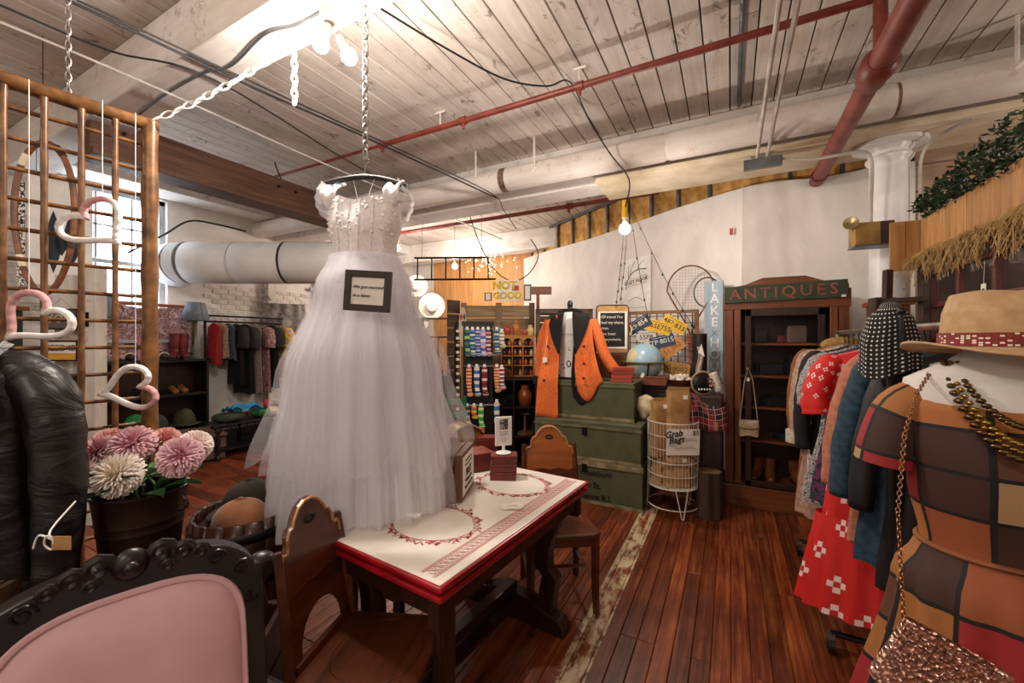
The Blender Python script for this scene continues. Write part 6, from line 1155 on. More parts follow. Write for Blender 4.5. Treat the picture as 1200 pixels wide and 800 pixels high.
# sock rack
q = thing('sock_rack', 'black display rack of patterned socks before the jar rack', 'display rack', cw(-.33, 4.62), YAW + .12)
for x in (-.20, .10): b = MB(); b.box((x, 0, .87), (.03, .03, 1.74)); b.build('upright', BLK, q)
b = MB(); b.box((-.05, 0, 1.73), (.36, .04, .05)); b.build('header', BLK, q); b = MB(); b.box((-.05, .012, .9), (.28, .008, 1.6)); b.build('backing', BLK, q); b = MB(); b.box((0, 0, .015), (.5, .36, .03)); b.build('base', BLK, q)
for z in (1.67, 1.26, .83): b = MB(); b.tube([(-.2, -.05, z), (.20, -.05, z)], .006, 6); b.build('peg_bar', CHM, q)
def sock(lx, z, m, h, lab, grp):
    t = thing('sock_pair', lab, 'socks', q.location + V((0, 0, z)), YAW + .12, grp); t.location = q.matrix_basis @ V((lx, -.06, z)); b = MB(); b.grid(lambda u, v: (.028*cos(2*pi*u)*(1 + .1*sin(v*5)) + (.012*max(0, v - .7)/.3), .014*sin(2*pi*u), -h*v), 12, 12); b.ball((.014, -.002, -h), (.036, .016, .028), 10, 6); b.build('sock', m, t, smooth=True); b = MB(); b.box((0, 0, .015), (.03, .004, .035)); b.build('hang_card', PAPER, t)
pal = [('2f7a4a', '1c3f66', '8fc05a', '22366a'), ('5a86b8', '22406e', 'd8d0c0', '2e5a48'), ('3d5fa0', 'c8c0d8', '26305c', '7a94c4'), ('8aa0d0', 'e0a0b8', '5060a0', 'd0d4e4'), ('3a2a34', 'd08a9a', '5a3a4a', 'e4d4cc'), ('c8362c', 'e0c890', 'a82a24', 'd8b878'), ('d4d0cc', '3a68a8', 'e4e0dc', '24406e'), ('7a2438', 'e2d8cc', '8c2c40', '5a1a2a'), ('b0283a', '241a20', 'd04a5a', 'e8e0d4'), ('d8a028', 'c83c5c', '3a8a5a', 'e0c040'), ('4fae4a', 'e8e4d0', '6cc85a', '2f8a3c')]
names = ['green and navy', 'blue checked', 'blue and lilac', 'periwinkle and pink', 'plum and rose', 'red and tan', 'white and blue', 'burgundy and white', 'crimson and black', 'mustard and pink', 'bright green']
SM = [stripes('sock%d' % i, c_, 2 + i % 3) for i, c_ in enumerate(pal)]
for k in range(5): sock(-.17 + k*.058, 1.66, SM[k], .27, f'{names[k]} patterned socks in top row of sock rack', 'socks on the black rack')
for k, i in enumerate((5, 6, 7)): sock(-.15 + k*.085, 1.25, SM[i], .30, f'{names[i]} patterned socks in middle row of sock rack', 'socks on the black rack')
for k, i in enumerate((8, 9, 10)): sock(-.17 + k*.075, .82, SM[i], (.24, .12, .22)[k], f'{names[i]} patterned socks in bottom row of sock rack', 'socks on the black rack')
for z, i, h, lab in ((1.66, 1, .24, 'pale blue socks on the outer end of top sock row'), (1.25, 5, .26, 'orange striped socks on the outer end of middle sock row'), (.86, 6, .36, 'long white and blue socks on the outer end of bottom row')): sock(.155, z, SM[i], h, lab, 'socks on the black rack')
sock(.21, 1.64, stripes('sock12', ['d8d4b0', '6a5a4a', 'e4dcc4'], 4), .16, 'short cream socks hanging beyond the sock rack upright', 'socks on the black rack'); sock(.21, 1.24, stripes('sock13', ['f0ece4', '241c20', 'd84a8a'], 5), .22, 'black and white zigzag socks with pink edge on sock rack', 'socks on the black rack')
sock(-.01, .58, stripes('sock14', ['e8702c', 'c8382c', 'e8a03c'], 3), .12, 'orange and red fringed socks low on the sock rack', 'socks on the black rack')
q = thing('green_stepladder', 'bright green painted wooden step chair beside sock rack', 'chair', cw(-.60, 4.35), YAW + .4); KG = mat('emerald_paint', '1f7a4c', '125434', rough=.45)
for s in (-1, 1): b = MB(); b.tube([(s*.13, .06, 0), (s*.11, .0, .95)], .016, 6); b.build('post', KG, q)
for z in (.62, .76, .9): b = MB(); b.box((0, .02, z), (.24, .016, .05)); b.build('rung', KG, q)
b = MB(); b.box((0, -.06, .5), (.28, .22, .025)); b.build('seat', ORW, q)
q = thing('clip_stand', 'tall slim dark stand of hanging clips beside sock rack', 'display rack', cw(-.68, 5.0), YAW); b = MB(); b.tube([(0, 0, .02), (0, 0, 1.75)], .02, 8); b.build('pole', IRON, q); b = MB(); b.lathe([(0, 0), (.16, 0), (.16, .02), (0, .02)], 20); b.build('base', IRON, q)
for k in range(14): b = MB(); b.box((.03, -.03, .55 + k*.085), (.04, .02, .03)); b.build('clip', CREAM, q)
# back sideboard, white hats, hung ladder, lights
q = thing('back_sideboard', 'dark sideboard by the back wall beyond the wedding dress', 'sideboard', cw(-1.55, 7.6), YAW); b = MB(); b.box((0, 0, .45), (1.3, .45, .86)); b.build('carcass', DKW, q, bevel=.006); b = MB(); b.box((0, 0, .89), (1.36, .5, .03)); b.build('top_board', DKW, q)
for s in (-.42, 0, .42): b = MB(); b.box((s, -.23, .45), (.40, .015, .76)); b.build('door', DKW, q, bevel=.004)
for k in range(6): urn(cw(-1.95 + .16*k, 7.55, .907), .06, .16, mat('jar' + cols[k], cols[k]), ('rust', 'ochre', 'dark red', 'sand', 'brown', 'scarlet')[k] + ' little pot on the back sideboard', 'pot', 'pots on the back sideboard', 'pot')
q = thing('jar_shelf', 'dark wall rack with jars above the back sideboard', 'shelf', cw(-1.4, 7.85, 1.35), YAW); b = MB(); b.box((0, 0, .25), (.62, .2, .03)); b.box((0, 0, .6), (.62, .2, .03)); b.box((-.31, 0, .42), (.03, .2, .37)); b.box((.31, 0, .42), (.03, .2, .37)); b.build('frame', DKW, q); b = MB(); b.box((0, 0, -.22), (.04, .04, .94)); b.build('post', DKW, q)
for k, (lat, z, r, rx) in enumerate(((-1.90, 2.62, .22, .2), (-1.60, 2.22, .26, .25), (-1.88, 1.92, .22, .2))):
    q = thing('straw_hat', ('white wide brimmed hat hung high at the back wall', 'largest white wide brimmed hat of the three at the back', 'lowest white wide brimmed hat above the sideboard')[k], 'hat', cw(lat, 8.25, z), YAW + rx); b = MB(); b.grid(lambda u, v: (sm([(0, 0), (.25, .4), (.4, .45), (1, 1)], v)*r*cos(2*pi*u), -sm([(0, .13), (.3, .12), (.42, .0), (1, .02)], v)*1.0, sm([(0, 0), (.25, .4), (.4, .45), (1, 1)], v)*r*sin(2*pi*u)), 28, 12); b.build('body', mat('hat_white', 'ece4d6', 'd2c6b2', sc=30, rough=.8), q, smooth=True, solid=.006); b = MB(); b.tube([(r*cos(a), -.01, r*sin(a)) for a in [2*pi*j/24 for j in range(24)]], .008, 5, closed=True); b.build('brim_wire', IRON, q)
    b = MB(); b.tube([(0, .02, 0), (0, .02 + .0, 3.2 - z)], .002, 4); b.build('hanging_cord', IRON, q)
lp = at(487, 303, Z=6.6); q = thing('hanging_ladder', 'black iron ladder hung sideways below the far ceiling', 'ladder', lp, YAW)
for z in (0, -.345): b = MB(); b.tube([(-.02, 0, z + .01), (1.28 if z else 1.16, 0, z + .02)], .017, 6); b.build('rail', IRON, q)
for k in range(6): b = MB(); b.tube([(.03 + k*.225, 0, .01), (.03 + k*.225, 0, -.34)], .013, 6); b.build('rung', IRON, q)
for x in (.1, 1.05): b = MB(); b.tube([(x, 0, 0), (x, 0, CEIL - lp.z - .01)], .003, 4); b.build('hanging_wire', IRON, q)
q = thing('fairy_lights', 'cluster of white fairy lights hung in front of wooden back wall', 'string lights', at(565, 305, Z=7.6)); FL = emit('fairy_glow', 'fff2dc', 5); first = None
b = MB(); b.tube(curve([(-.5, 0, .16), (-.2, 0, .08), (.2, 0, .13), (.7, 0, .2)], 5), .004, 4); b.build('wire', CREAM, q)
for k in range(70):
    if first is None: b = MB(); b.ball((0, 0, 0), .011, 6, 4); first = o = b.build('light', FL, q)
    else: o = copyof(first, q)
    x = rnd.gauss(.05, .26); o.location = RT*x + V((0, 0, .12 - abs(rnd.gauss(0, .16)) - .15*max(0, .3 - abs(x)))) + FW*rnd.uniform(-.06, .06)
b = MB(); b.tube([(0, 0, .12), (0, 0, CEIL - q.location.z - .01)], .003, 4); b.build('hanging_cord', CREAM, q)
# ================================================================ RIGHT: plank shop front
FX, FY0, FY1 = 1.16, 3.80, .55
sf = thing('shop_front', 'pine board shop front with red paned window beside clothes rack', 'partition', (FX, 0, 0))
PINE = wood('pine_board', 'cf9c60', 'a66e3a', 'z', rough=.55, bump=.2, var=(.82, 1.12)); MAUVE = mat('mauve_frame', '6e3a38', '562826', sc=6, rough=.5)
def yrow(y0, y1, z0, z1, w, name='board', m=PINE, th=.022):
    y = y0; first = None
    while y > y1:
        if first is None: b = MB(); b.box((0, 0, 0), (th, w - .003, z1 - z0)); first = o = b.build(name, m, sf, bevel=.002)
        else: o = copyof(first, sf)
        o.location = (rnd.uniform(-.002, .002), y - w/2, (z0 + z1)/2); y -= w
yrow(FY0, FY1, 2.04, 2.36, .088); yrow(FY0, FY1, 0, 1.50, .088)
x = .99
while x < FX - .02:
    b = MB(); b.box((x - FX + .04, FY0 + .012, 2.20), (.082, .022, .34)); b.build('board', PINE, sf, bevel=.002); x += .085
b = MB(); b.box((-.004, 3.70, 1.77), (.05, .10, .56)); b.build('jamb', ORW, sf, bevel=.003); b = MB(); b.box((-.03, 2.15, 1.50), (.10, 3.2, .03)); b.build('sill', PINE, sf, bevel=.003)
wz = [1.545, 1.77, 1.98, 2.06]; ys = [3.63, 3.27, 2.90, 2.52, 2.14, 1.76, 1.38, 1.0, .62]
for z in wz: b = MB(); b.box((0, 2.12, z), (.035, 3.04, .03)); b.build('window_bar', MAUVE, sf, bevel=.003)
for y in ys: b = MB(); b.box((0, y, 1.80), (.038, .034, .52)); b.build('mullion', MAUVE, sf, bevel=.003)
gl3 = N('shop_glass'); gl3.fin((1, 1, 1, 1), .03, 0, Transmission_Weight=1.0, IOR=1.2, Alpha=.4)
for ya, yb in zip(ys, ys[1:]):
    for za, zb in zip(wz[:2], wz[1:3]): b = MB(); b.box((.006, (ya + yb)/2, (za + zb)/2), (.003, ya - yb - .034, zb - za - .03)); b.build('pane', gl3.m, sf)
b = MB(); b.bx(.0, 1.2, FY0 - .02, FY0, 0, 2.34); b.build('end_wall', DKW, sf)
b = MB(); b.box((.55, 2.6, 1.50), (.3, 2.3, .03)); b.build('inner_shelf', ORW, sf)
for k, (y, c_, lab) in enumerate(((3.40, '7a2a2a', 'red glass ornament inside the shop front window'), (3.15, '9aa4b0', 'pale blue ornament inside the shop front window'), (2.75, '8a2c34', 'round red ornament on the inner window shelf'), (2.45, 'c9c0b0', 'cream vase on the inner window shelf'))): urn(V((FX + .50, y, 1.516)), .05, .15, mat('orn' + c_, c_, None, rough=.2), lab, 'ornament', name='ornament')
q = thing('price_card', 'white price card hanging inside the paned window', 'tag', (FX - .022, 2.98, 1.80)); b = MB(); b.box((0, 0, 0), (.002, .045, .07)); b.build('card', PAPER, q); b = MB(); b.tube([(0, 0, .035), (.004, 0, .16)], .001, 4); b.build('string', PAPER, q); b = MB(); b.box((-.0015, 0, .005), (.001, .02, .012)); b.build('print', INK, q)
q = thing('cream_sign', 'cream hanging sign with dark green scalloped edge starting with P', 'sign', (FX - .06, 3.08, 1.52), R(-90)); b = MB(); b.prism(arc(.19, .16, .03, -90, 90, 4) + arc(0, .19, .22, 30, 150, 8, .05) + arc(-.19, .16, .03, 90, 270, 4) + [(-.19, .01), (.19, .01)], -.012, .012); b.build('edge', GRN, q); b = MB(); b.box((0, -.0135, .11), (.37, .004, .15)); o = b.build('face', CREAM, q, bevel=.002); text('Post', .12, INK, q, (-.02, -.0165, .11), shear=.1)
# straw fringe and garland
STRAW = mat('straw', 'd0ab68', '9c763a', sc=20, rough=.8, var=(.8, 1.2)); q = thing('straw_fringe', 'ragged dry straw fringe nailed across the shop front', 'fringe', (FX - .03, 3.78, 2.10)); b = MB(); r_ = random.Random(3)
b.tube(curve([(-.012, -3.2*k/10, .012*sin(k*2)) for k in range(11)], 3), .028, 8); b.build('twisted_rope', STRAW, q, smooth=True); b = MB()
for k in range(1100):
    y = -r_.uniform(0, 3.2); L = r_.uniform(.04, .21)*(1 if r_.random() < .8 else .5); x = -.03 - r_.uniform(0, .05); dy = r_.uniform(-.14, .14); dx = -r_.uniform(0, .06); w = r_.uniform(.0015, .004)
    P_ = [(x*.5, y, r_.uniform(-.01, .04)), (x + dx*.5, y + dy*.4, -.3*L), (x + dx*.8, y + dy, -.75*L), (x + dx, y + dy*1.3, -L)]
    for (a, c_) in zip(P_, P_[1:]): b.add([(a[0], a[1] - w, a[2]), (a[0], a[1] + w, a[2]), (c_[0], c_[1] + w, c_[2]), (c_[0], c_[1] - w, c_[2])], [(0, 1, 2, 3)])
    if r_.random() < .12: b.ball(P_[-1], (.004, .004, .009), 5, 4)
o = b.build('straw_strands', STRAW, q); o['kind'] = 'stuff'
q = thing('leaf_garland', 'dark green artificial ivy garland along top of shop front', 'garland', (FX, 3.75, 2.36)); IVY = mat('ivy', '2c4a24', '182c14', sc=8, rough=.5); b = MB(); b.tube([(0, -3.0*k/12, .03 + .012*sin(k)) for k in range(13)], .006, 5); b.build('vine', STEM, q); b = MB()
for k in range(3600):
    t_ = r_.random(); y = -3.0*t_; th = .055 + .075*min(1, t_*2.2); a = r_.uniform(0, 2*pi); rr_ = th*math.sqrt(r_.random()); c_ = V((rr_*cos(a)*1.1 - .02, y, .05 + rr_*sin(a) + .02)); c_.z = max(c_.z, -.07 if c_.x < -.02 else .012); d = V((r_.uniform(-1, 1), r_.uniform(-1, 1), r_.uniform(-.6, 1))).normalized(); n_ = d.orthogonal().normalized(); L = r_.uniform(.026, .046)
    b.add([tuple(c_), tuple(c_ + d*L*.5 + n_*L*.35), tuple(c_ + d*L), tuple(c_ + d*L*.5 - n_*L*.35)], [(0, 1, 2, 3)])
o = b.build('ivy_leaves', IVY, q); o['kind'] = 'stuff'
# ladder, orange boards, emergency light, red paper
q = thing('step_ladder', 'old dark wooden ladder leaning by the shop front end', 'ladder', (.985, 3.53, 0), R(-20)); OLDW = wood('old_wood', '4a3426', '2a1c14', 'z', rough=.8, bump=.5)
for s in (-1, 1): b = MB(); b.tube([(s*.11, -.08, 0), (s*.085, .10, 2.02)], .028, 4); b.build('rail', OLDW, q)
for k in range(7): b = MB(); b.box((0, -.07 + .024*k*1.0 - .02, .25 + .26*k), (.22, .05, .03)); b.build('rung', OLDW, q)
q = thing('door_beam', 'thick dark timber offcut standing beside the old ladder', 'timber', (.90, 3.72, 0), .2); b = MB(); b.box((0, 0, .92), (.12, .1, 1.84), (0, .03, 0)); b.build('timber', OLDW, q, bevel=.006); b = MB(); b.box((-.02, -.053, 1.5), (.03, .002, .045)); b.build('price_tag', PAPER, q)
q = thing('orange_cupboard', 'plain orange pine cupboard end beside antiques cabinet', 'cupboard', (1.03, 4.02, 0)); b = MB(); b.bx(-.10, .1, -.1, .1, 0, 1.80); b.build('carcass', ORW, q, bevel=.004); b = MB(); b.bx(-.12, .12, -.12, .12, 1.80, 1.83); b.build('top_board', ORW, q); b = MB(); b.box((0, -.104, .95), (.17, .01, 1.5)); b.build('door', ORW, q, bevel=.003)
q = thing('emergency_light', 'boxy wooden cased emergency light with round lamp on column', 'lamp', (.945, 4.05, 2.28), .1); b = MB(); b.bx(-.12, .03, -.07, .07, -.02, .15); b.build('case', mat('light_case', 'a8803c', '7c5a26', rough=.5), q, bevel=.004); b = MB(); b.bx(.03, .115, -.07, .07, -.02, .15); b.build('side_panel', BROWN, q, bevel=.004); b = MB(); b.bx(-.125, .12, -.075, .075, -.03, -.018); b.build('base_tray', steel, q)
for x in (-.13,): b = MB(); b.lathe([(0, 0), (.03, .004), (.045, .03), (.05, .05), (.046, .05), (0, .035)], 18); o = b.build('lamp_head', mat('lamp_brass', 'a89468', '77663e', rough=.3, metal=.6), q, smooth=True); o.location = (x, -.05, .14); o.rotation_euler = (R(80), 0, R(-30)); b = MB(); b.tube([(x + .01, -.03, .12), (x + .03, 0, .06)], .008, 6); b.build('bracket', IRON, q)
q = thing('red_notice', 'tiny red paper stuck on the white partition', 'paper', at(857, 271, Y=4.916), 0); b = MB(); b.box((0, 0, 0), (.03, .002, .075)); b.build('slip', mat('notice_red', 'c8483c'), q); b = MB(); b.box((0, -.001, .033), (.012, .002, .008)); b.build('tape', PAPER, q)
# ================================================================ clothes rack on the right
RX, RZ = .66, 1.60; q = thing('garment_rack', 'chrome rolling rack crowded with coats and dresses by shop front', 'clothes rack', (RX, 2.65, 0))
b = MB(); b.tube([(0, -1.1, RZ), (0, .98, RZ)], .014, 10); b.build('rail', CHM, q, smooth=True)
for y in (.96, -.1, -1.06): b = MB(); b.tube([(0, y, .10), (0, y, RZ)], .014, 10); b.build('upright', CHM, q, smooth=True); b = MB(); b.tube([(-.22, y, .10), (.22, y, .10)], .014, 8); b.build('foot', IRON, q)
for y in (.96, -.1, -1.06):
    for s in (-1, 1): b = MB(); b.tube([(s*.22 - .013, y, .042), (s*.22 + .013, y, .042)], .04, 16); o = b.build('caster', BLK, q, smooth=True); b = MB(); b.box((s*.22, y, .085), (.03, .04, .035)); b.build('fork', CHM, o)
def checks(name, base, su, sv):
    def fn(q, u, v, uv):
        a, c = q.val('MULTIPLY', u, su), q.val('MULTIPLY', v, sv); w = q.n('ShaderNodeTexWhiteNoise', noise_dimensions='2D'); cb = q.n('ShaderNodeCombineXYZ'); q.l(q.val('FLOOR', a), cb.inputs[0]); q.l(q.val('FLOOR', c), cb.inputs[1]); q.l(cb.outputs[0], w.inputs[0])
        fa, fc = q.val('MULTIPLY', q.val('FRACT', a), 5), q.val('MULTIPLY', q.val('FRACT', c), 5); par = q.val('MODULO', q.val('ADD', q.val('FLOOR', fa), q.val('FLOOR', fc)), 2); ina = q.val('LESS_THAN', q.val('ABSOLUTE', q.val('SUBTRACT', fa, 1.5)), 1.5); inc = q.val('LESS_THAN', q.val('ABSOLUTE', q.val('SUBTRACT', fc, 1.5)), 1.5)
        f = q.val('MULTIPLY', q.val('MULTIPLY', par, q.val('MULTIPLY', ina, inc)), q.val('GREATER_THAN', w.outputs[0], .5)); return q.mixc(f, C(base), C('f2ddd4'))
    return uvmat(name, fn, .7)
CK = checks('red_check_dress', 'cf1f1c', 10, 9); CK2 = checks('red_check_hem', 'cf1f1c', 16, 3.4)
gl_ = [(3.50, 'mustard suede coat with blond fur collar at the far end of rack', 'coat', clothm('mustard_suede', '8f5a24', '6b3f16'), .44, .95, 'long', 1.1, .09), (3.40, 'leopard print blouse between mustard coat and cream cardigan', 'blouse', splash('leopard', ['b08a5c', '2a1c12', 'a67c4c', '3a2618'], 24), .42, .8, 'long', 1.1, .07),
       (3.30, 'dusty pink coat with cream fur cuffs hanging on rack', 'coat', clothm('dusty_pink', 'b98f7c', '94705e'), .45, 1.06, 'long', 1.15, .08), (3.18, 'cream knitted cardigan with dark flecks on rack', 'cardigan', splash('flecked_knit', ['cdbfae', 'd6c9ba', 'c4b5a2', '4a3a30', 'cfc2b2', 'd2c6b6'], 16), .44, .72, 'long', 1.0, .08), (3.06, 'black short jacket hanging between cardigan and printed dress', 'jacket', clothm('jet_wool', '131214', '080809'), .46, .60, 'long', 1.0, .08),
       (2.92, 'black and white squiggle print dress on rack', 'dress', splash('bw_print', ['18171a', 'd0ccc8', '222024', 'b8b4b0', '141316'], 30, .8, 3), .42, .86, 'short', 1.3, .08), (2.80, 'dark jewel print blouse behind the red checked dress', 'blouse', splash('jewel', ['1c1626', '6a2a5a', '1f3a3a', '241a2c'], 14), .42, .80, None, 1.2, .08),
       (2.60, 'long bright red dress with white checker patches', 'dress', CK, .46, 1.22, 'short', 1.22, .13), (2.36, 'salmon pink coat next to the red checked dress', 'coat', clothm('salmon', 'c07c62', 'a0614a'), .46, .82, 'long', 1.1, .09), (2.22, 'teal blue jacket between salmon coat and black coat', 'jacket', clothm('teal_blue', '254556', '182e3b'), .48, .84, 'long', 1.1, .10),
       (2.06, 'black padded coat hanging beside plaid dress mannequin', 'coat', clothm('black_coat', '16181a', '0b0c0d', rough=.6), .46, .88, 'long', 1.1, .10), (1.93, 'white grid checked shirt peeking out beside black coat', 'shirt', cells('grid_shirt', ['d8d4d0', 'e0dcd8'], 40, 40, '8a8684', .08), .42, .84, None, 1.1, .07), (1.82, 'pleated brick red cardigan nearest the mannequin', 'cardigan', stripes('pleat_red', ['9a2a20', '7c1e18', 'a83226'], 60, 0), .44, .84, None, 1.1, .08)]
for k, (y, lab, cat, m, w, L, sl, fl, dep) in enumerate(gl_):
    a = .05*sin(k*2.3) - .05; dx = {8: .07, 9: .08, 10: .11, 11: .15, 12: .18}.get(k, 0); t = thing(cat, lab, cat, (RX + dx, y, RZ - .085), a); garment(t, m, so=.05 if 7 < k < 11 else 0, w=w, L=L, dep=dep*.62, flare=fl, fold=.07, sleeve=sl, seed=k + 1, neck=.06, sw=.068, slen=.48 if k != 7 else .2)
    hanger((RX + dx, y, RZ - .08), a, CHM if k % 3 else LATT, 'slim hanger inside the ' + lab.split(' hanging')[0].split(' between')[0].split(' on rack')[0].split(' at the')[0].split(' behind')[0].split(' next to')[0].split(' peeking')[0].split(' nearest')[0], 'hangers on the rolling rack')
    if k == 0: b = MB(); b.ball((-.0, -.02, .0), (.12, .085, .055), 14, 8); b.build('fur_collar', mat('blond_fur', 'a88348', '7a5a2c', sc=60, bump=1.2, rough=.95), t, smooth=True)
    if k == 2:
        for s in (-1, 1): b = MB(); b.tube([(s*.265, -.03, -.56), (s*.265, -.03, -.64)], .068, 14); b.build('fur_cuff', mat('cream_fur', 'd3c5b0', 'a89a86', sc=60, bump=1.2, rough=.95), t, smooth=True)
    if k == 7:
        b = MB(); b.grid(lambda u, v: (.272*cos(2*pi*u)*(1 + .08*sin(18*u*2*pi)*v + .28*v), .105*sin(2*pi*u)*(1 + .1*sin(18*u*2*pi)*v + .5*v), -.84 - .46*v), 90, 8); b.build('ruffle', CK2, t, smooth=True)
q = thing('dotted_headscarf', 'black headscarf with white polka dots on a dark hook', 'scarf', at(1043, 398, Z=1.52) - V((0, 0, 0)), YAW - .5); DOT = dots('polka', '0f0e10', 'e2ded6', 30, 17, .2)
b = MB(); b.grid(lambda u, v: (.085*cos(2*pi*u)*sm([(0, .25), (.25, .8), (.6, 1), (1, 1.02)], v)*(1 + .05*sin(9*2*pi*u)*v), .065*sin(2*pi*u)*sm([(0, .2), (.3, .9), (1, 1)], v)*(1 + .1*sin(9*2*pi*u)*v), .115 - .26*v - .02*sin(2*pi*u*2)*v), 60, 20); b.ball((0, 0, .10), (.032, .022, .02), 14, 8); b.build('cloth', DOT, q, smooth=True); b = MB(); b.tube([(.012, -.075, .075), (.012, -.08, -.07)], .006, 6); b.ball((.012, -.075, .08), .014, 8, 6); b.build('hook', BLK, q, smooth=True); b = MB(); b.tube([(0, 0, .10), (0, 0, -1.55)], .012, 8); b.build('stand_pole', BLK, q); b = MB(); b.lathe([(0, -1.57), (.13, -1.57), (.13, -1.55), (0, -1.55)], 20); b.build('stand_base', BLK, q); q.location.z = 1.57
# ================================================================ plaid mannequin with hat
mp = cw(1.128, .96); mr = rzface((-.60, -.80)); mn = thing('mannequin', 'white mannequin bust under tan hat and patchwork dress', 'mannequin', mp, mr)
MW = mat('mannequin_white', 'dcd8d2', 'c6c0b8', rough=.6); b = MB(); b.grid(lambda u, v: (sm([(0, .12), (.3, .13), (.6, .16), (.82, .165), (.93, .08), (.965, .055), (1, .052)], v)*cos(2*pi*u), sm([(0, .085), (.4, .09), (.7, .105), (.88, .075), (.96, .055), (1, .052)], v)*sin(2*pi*u), 1.0 + .545*v), 32, 24); b.build('bust', MW, mn, smooth=True); b = MB(); b.tube([(0, 0, .03), (0, 0, 1.02)], .018, 10); b.build('pole', CHM, mn); b = MB(); b.lathe([(0, 0), (.16, 0), (.16, .02), (.03, .035), (0, .035)], 24); b.build('base', CHM, mn, smooth=True)
PC = ['8c4a26', 'a5835f', '3a2018', 'a0622e', '8f1d20', 'c09a78', '5a3320', '97602e']; DR1 = cells('patch_bodice', PC, 7, 4.2, '0f0b0a', .045, 3.); DR2 = cells('patch_skirt', PC, 9, 5, '0f0b0a', .045, 11.)
pd = thing('patchwork_dress', 'brown red and tan colour block dress with black lines on mannequin', 'dress', mp, mr)
def bodf(u, v):
    a = 2*pi*u; hw = sm([(0, .132), (.35, .155), (.65, .168), (.85, .165), (1, .105)], v); hd = sm([(0, .11), (.5, .135), (.8, .115), (1, .085)], v); nk = -.055*max(0, -sin(a))**1.5*max(0, v - .8)/.2; return (hw*cos(a), hd*sin(a)*(1 + .02*sin(a*9)), 1.06 + .405*v + nk)
b = MB(); b.grid(bodf, 60, 26); b.build('bodice', DR1, pd, smooth=True, sharp=180)
b = MB(); b.grid(lambda u, v: ((sm([(0, .138), (.15, .18), (1, .27)], v)*cos(2*pi*u))*(1 + .05*sin(15*2*pi*u)*min(1, v*3)), sm([(0, .112), (.15, .15), (1, .24)], v)*sin(2*pi*u)*(1 + .05*sin(15*2*pi*u)*min(1, v*3)), 1.06 - .58*v), 120, 18); b.build('skirt', DR2, pd, smooth=True, sharp=180)
b = MB(); b.tube([(.137*cos(2*pi*k/30), .113*sin(2*pi*k/30), 1.062) for k in range(30)], .007, 8, closed=True); b.build('waistband', mat('waist_rust', '9a5a28', '6e3c18'), pd, smooth=True)
for s in (-1, 1): b = MB(); b.tube(curve([(s*.11, 0, 1.425), (s*.165, -.005, 1.375), (s*.19, -.01, 1.30), (s*.20, -.012, 1.235)], 4), [.03, .045, .055, .06, .063, .065, .066, .067, .068, .069, .07, .07, .071], 18, flat=.85, cap=False); b.build('sleeve', cells('patch_sleeve%d' % s, PC, 3, 2.4, '0f0b0a', .04, 5. + s), pd, smooth=True, sharp=180)
# fedora
ht = thing('tan_hat', 'tan felt hat with red checked band on the mannequin', 'hat', mp + V((0, 0, 1.53)), mr + .35); FELT = mat('tan_felt', 'bc9c74', 'a98760', sc=30, rough=.85)
def crown(u, v):
    a = 2*pi*u; r = sm([(0, 1), (.55, .93), (.82, .80), (.93, .5), (1, 0)], v); cr_ = -.022*math.exp(-(cos(a)*r/.25)**2)*(v > .75)*min(1, (v - .75)/.15); pin = 1 - .10*math.exp(-((sin(a) + .95)/.35)**2)*v; return (.094*r*cos(a)*pin, .115*r*sin(a), sm([(0, 0), (.55, .085), (.82, .128), (.93, .135), (1, .125)], v) + cr_)
b = MB(); b.grid(crown, 48, 30); b.build('crown', FELT, ht, smooth=True, sharp=180)
b = MB(); b.grid(lambda u, v: (lerp(.093, .162, v)*cos(2*pi*u), lerp(.114, .185, v)*sin(2*pi*u), .003 - .010*v + .022*v*v*abs(cos(2*pi*u))**3 - .008*v*v*abs(sin(2*pi*u))**2), 60, 6); b.build('brim', FELT, ht, smooth=True, sharp=180, solid=.005)
b = MB(); b.grid(lambda u, v: (.0965*(1 - .02*v)*cos(2*pi*u), .1175*(1 - .02*v)*sin(2*pi*u), .006 + .03*v), 48, 3); b.build('hatband', cells('check_band', ['7a1f1a', 'e8dcc8', '8a2a20', '7a1f1a'], 62, 6, '6a1a16', .16), ht, smooth=True)
for k, (rz_, dz, r, lab) in enumerate(((.098, -.10, .006, 'short chunky bronze necklace on the mannequin'), (.115, -.135, .0055, 'middle gold bead necklace on the mannequin'), (.13, -.165, .007, 'longest gold bar necklace on the mannequin'), (.122, -.15, .004, 'thin gold chain necklace on the mannequin'))):
    q = thing('necklace', lab, 'necklace', mp + V((0, 0, 1.49)), mr); b = MB(); NB = 60; bead = None; NM = mat('necklace_gold' if k % 2 else 'necklace_bronze', *(('a8853c', '6a4e1c') if k % 2 else ('6e5530', '3c2c18')), rough=.3, metal=.85)
    for i in range(NB):
        a = 2*pi*i/NB; f = -sin(a); x = rz_*.72*cos(a); y = -.02 + (.085 + .045*max(0, f))*sin(a)*.95 - .025*max(0, f); z = .005 + dz*max(0, f)**1.4 - (.02 if f > 0 else 0)
        if bead is None: b = MB(); b.ball((0, 0, 0), (r*1.7, r, r), 8, 5); bead = o = b.build('bead', NM, q, smooth=True)
        else: o = copyof(bead, q)
        o.location = (x, y - .012, z); o.rotation_euler = (0, 0, a + pi/2)
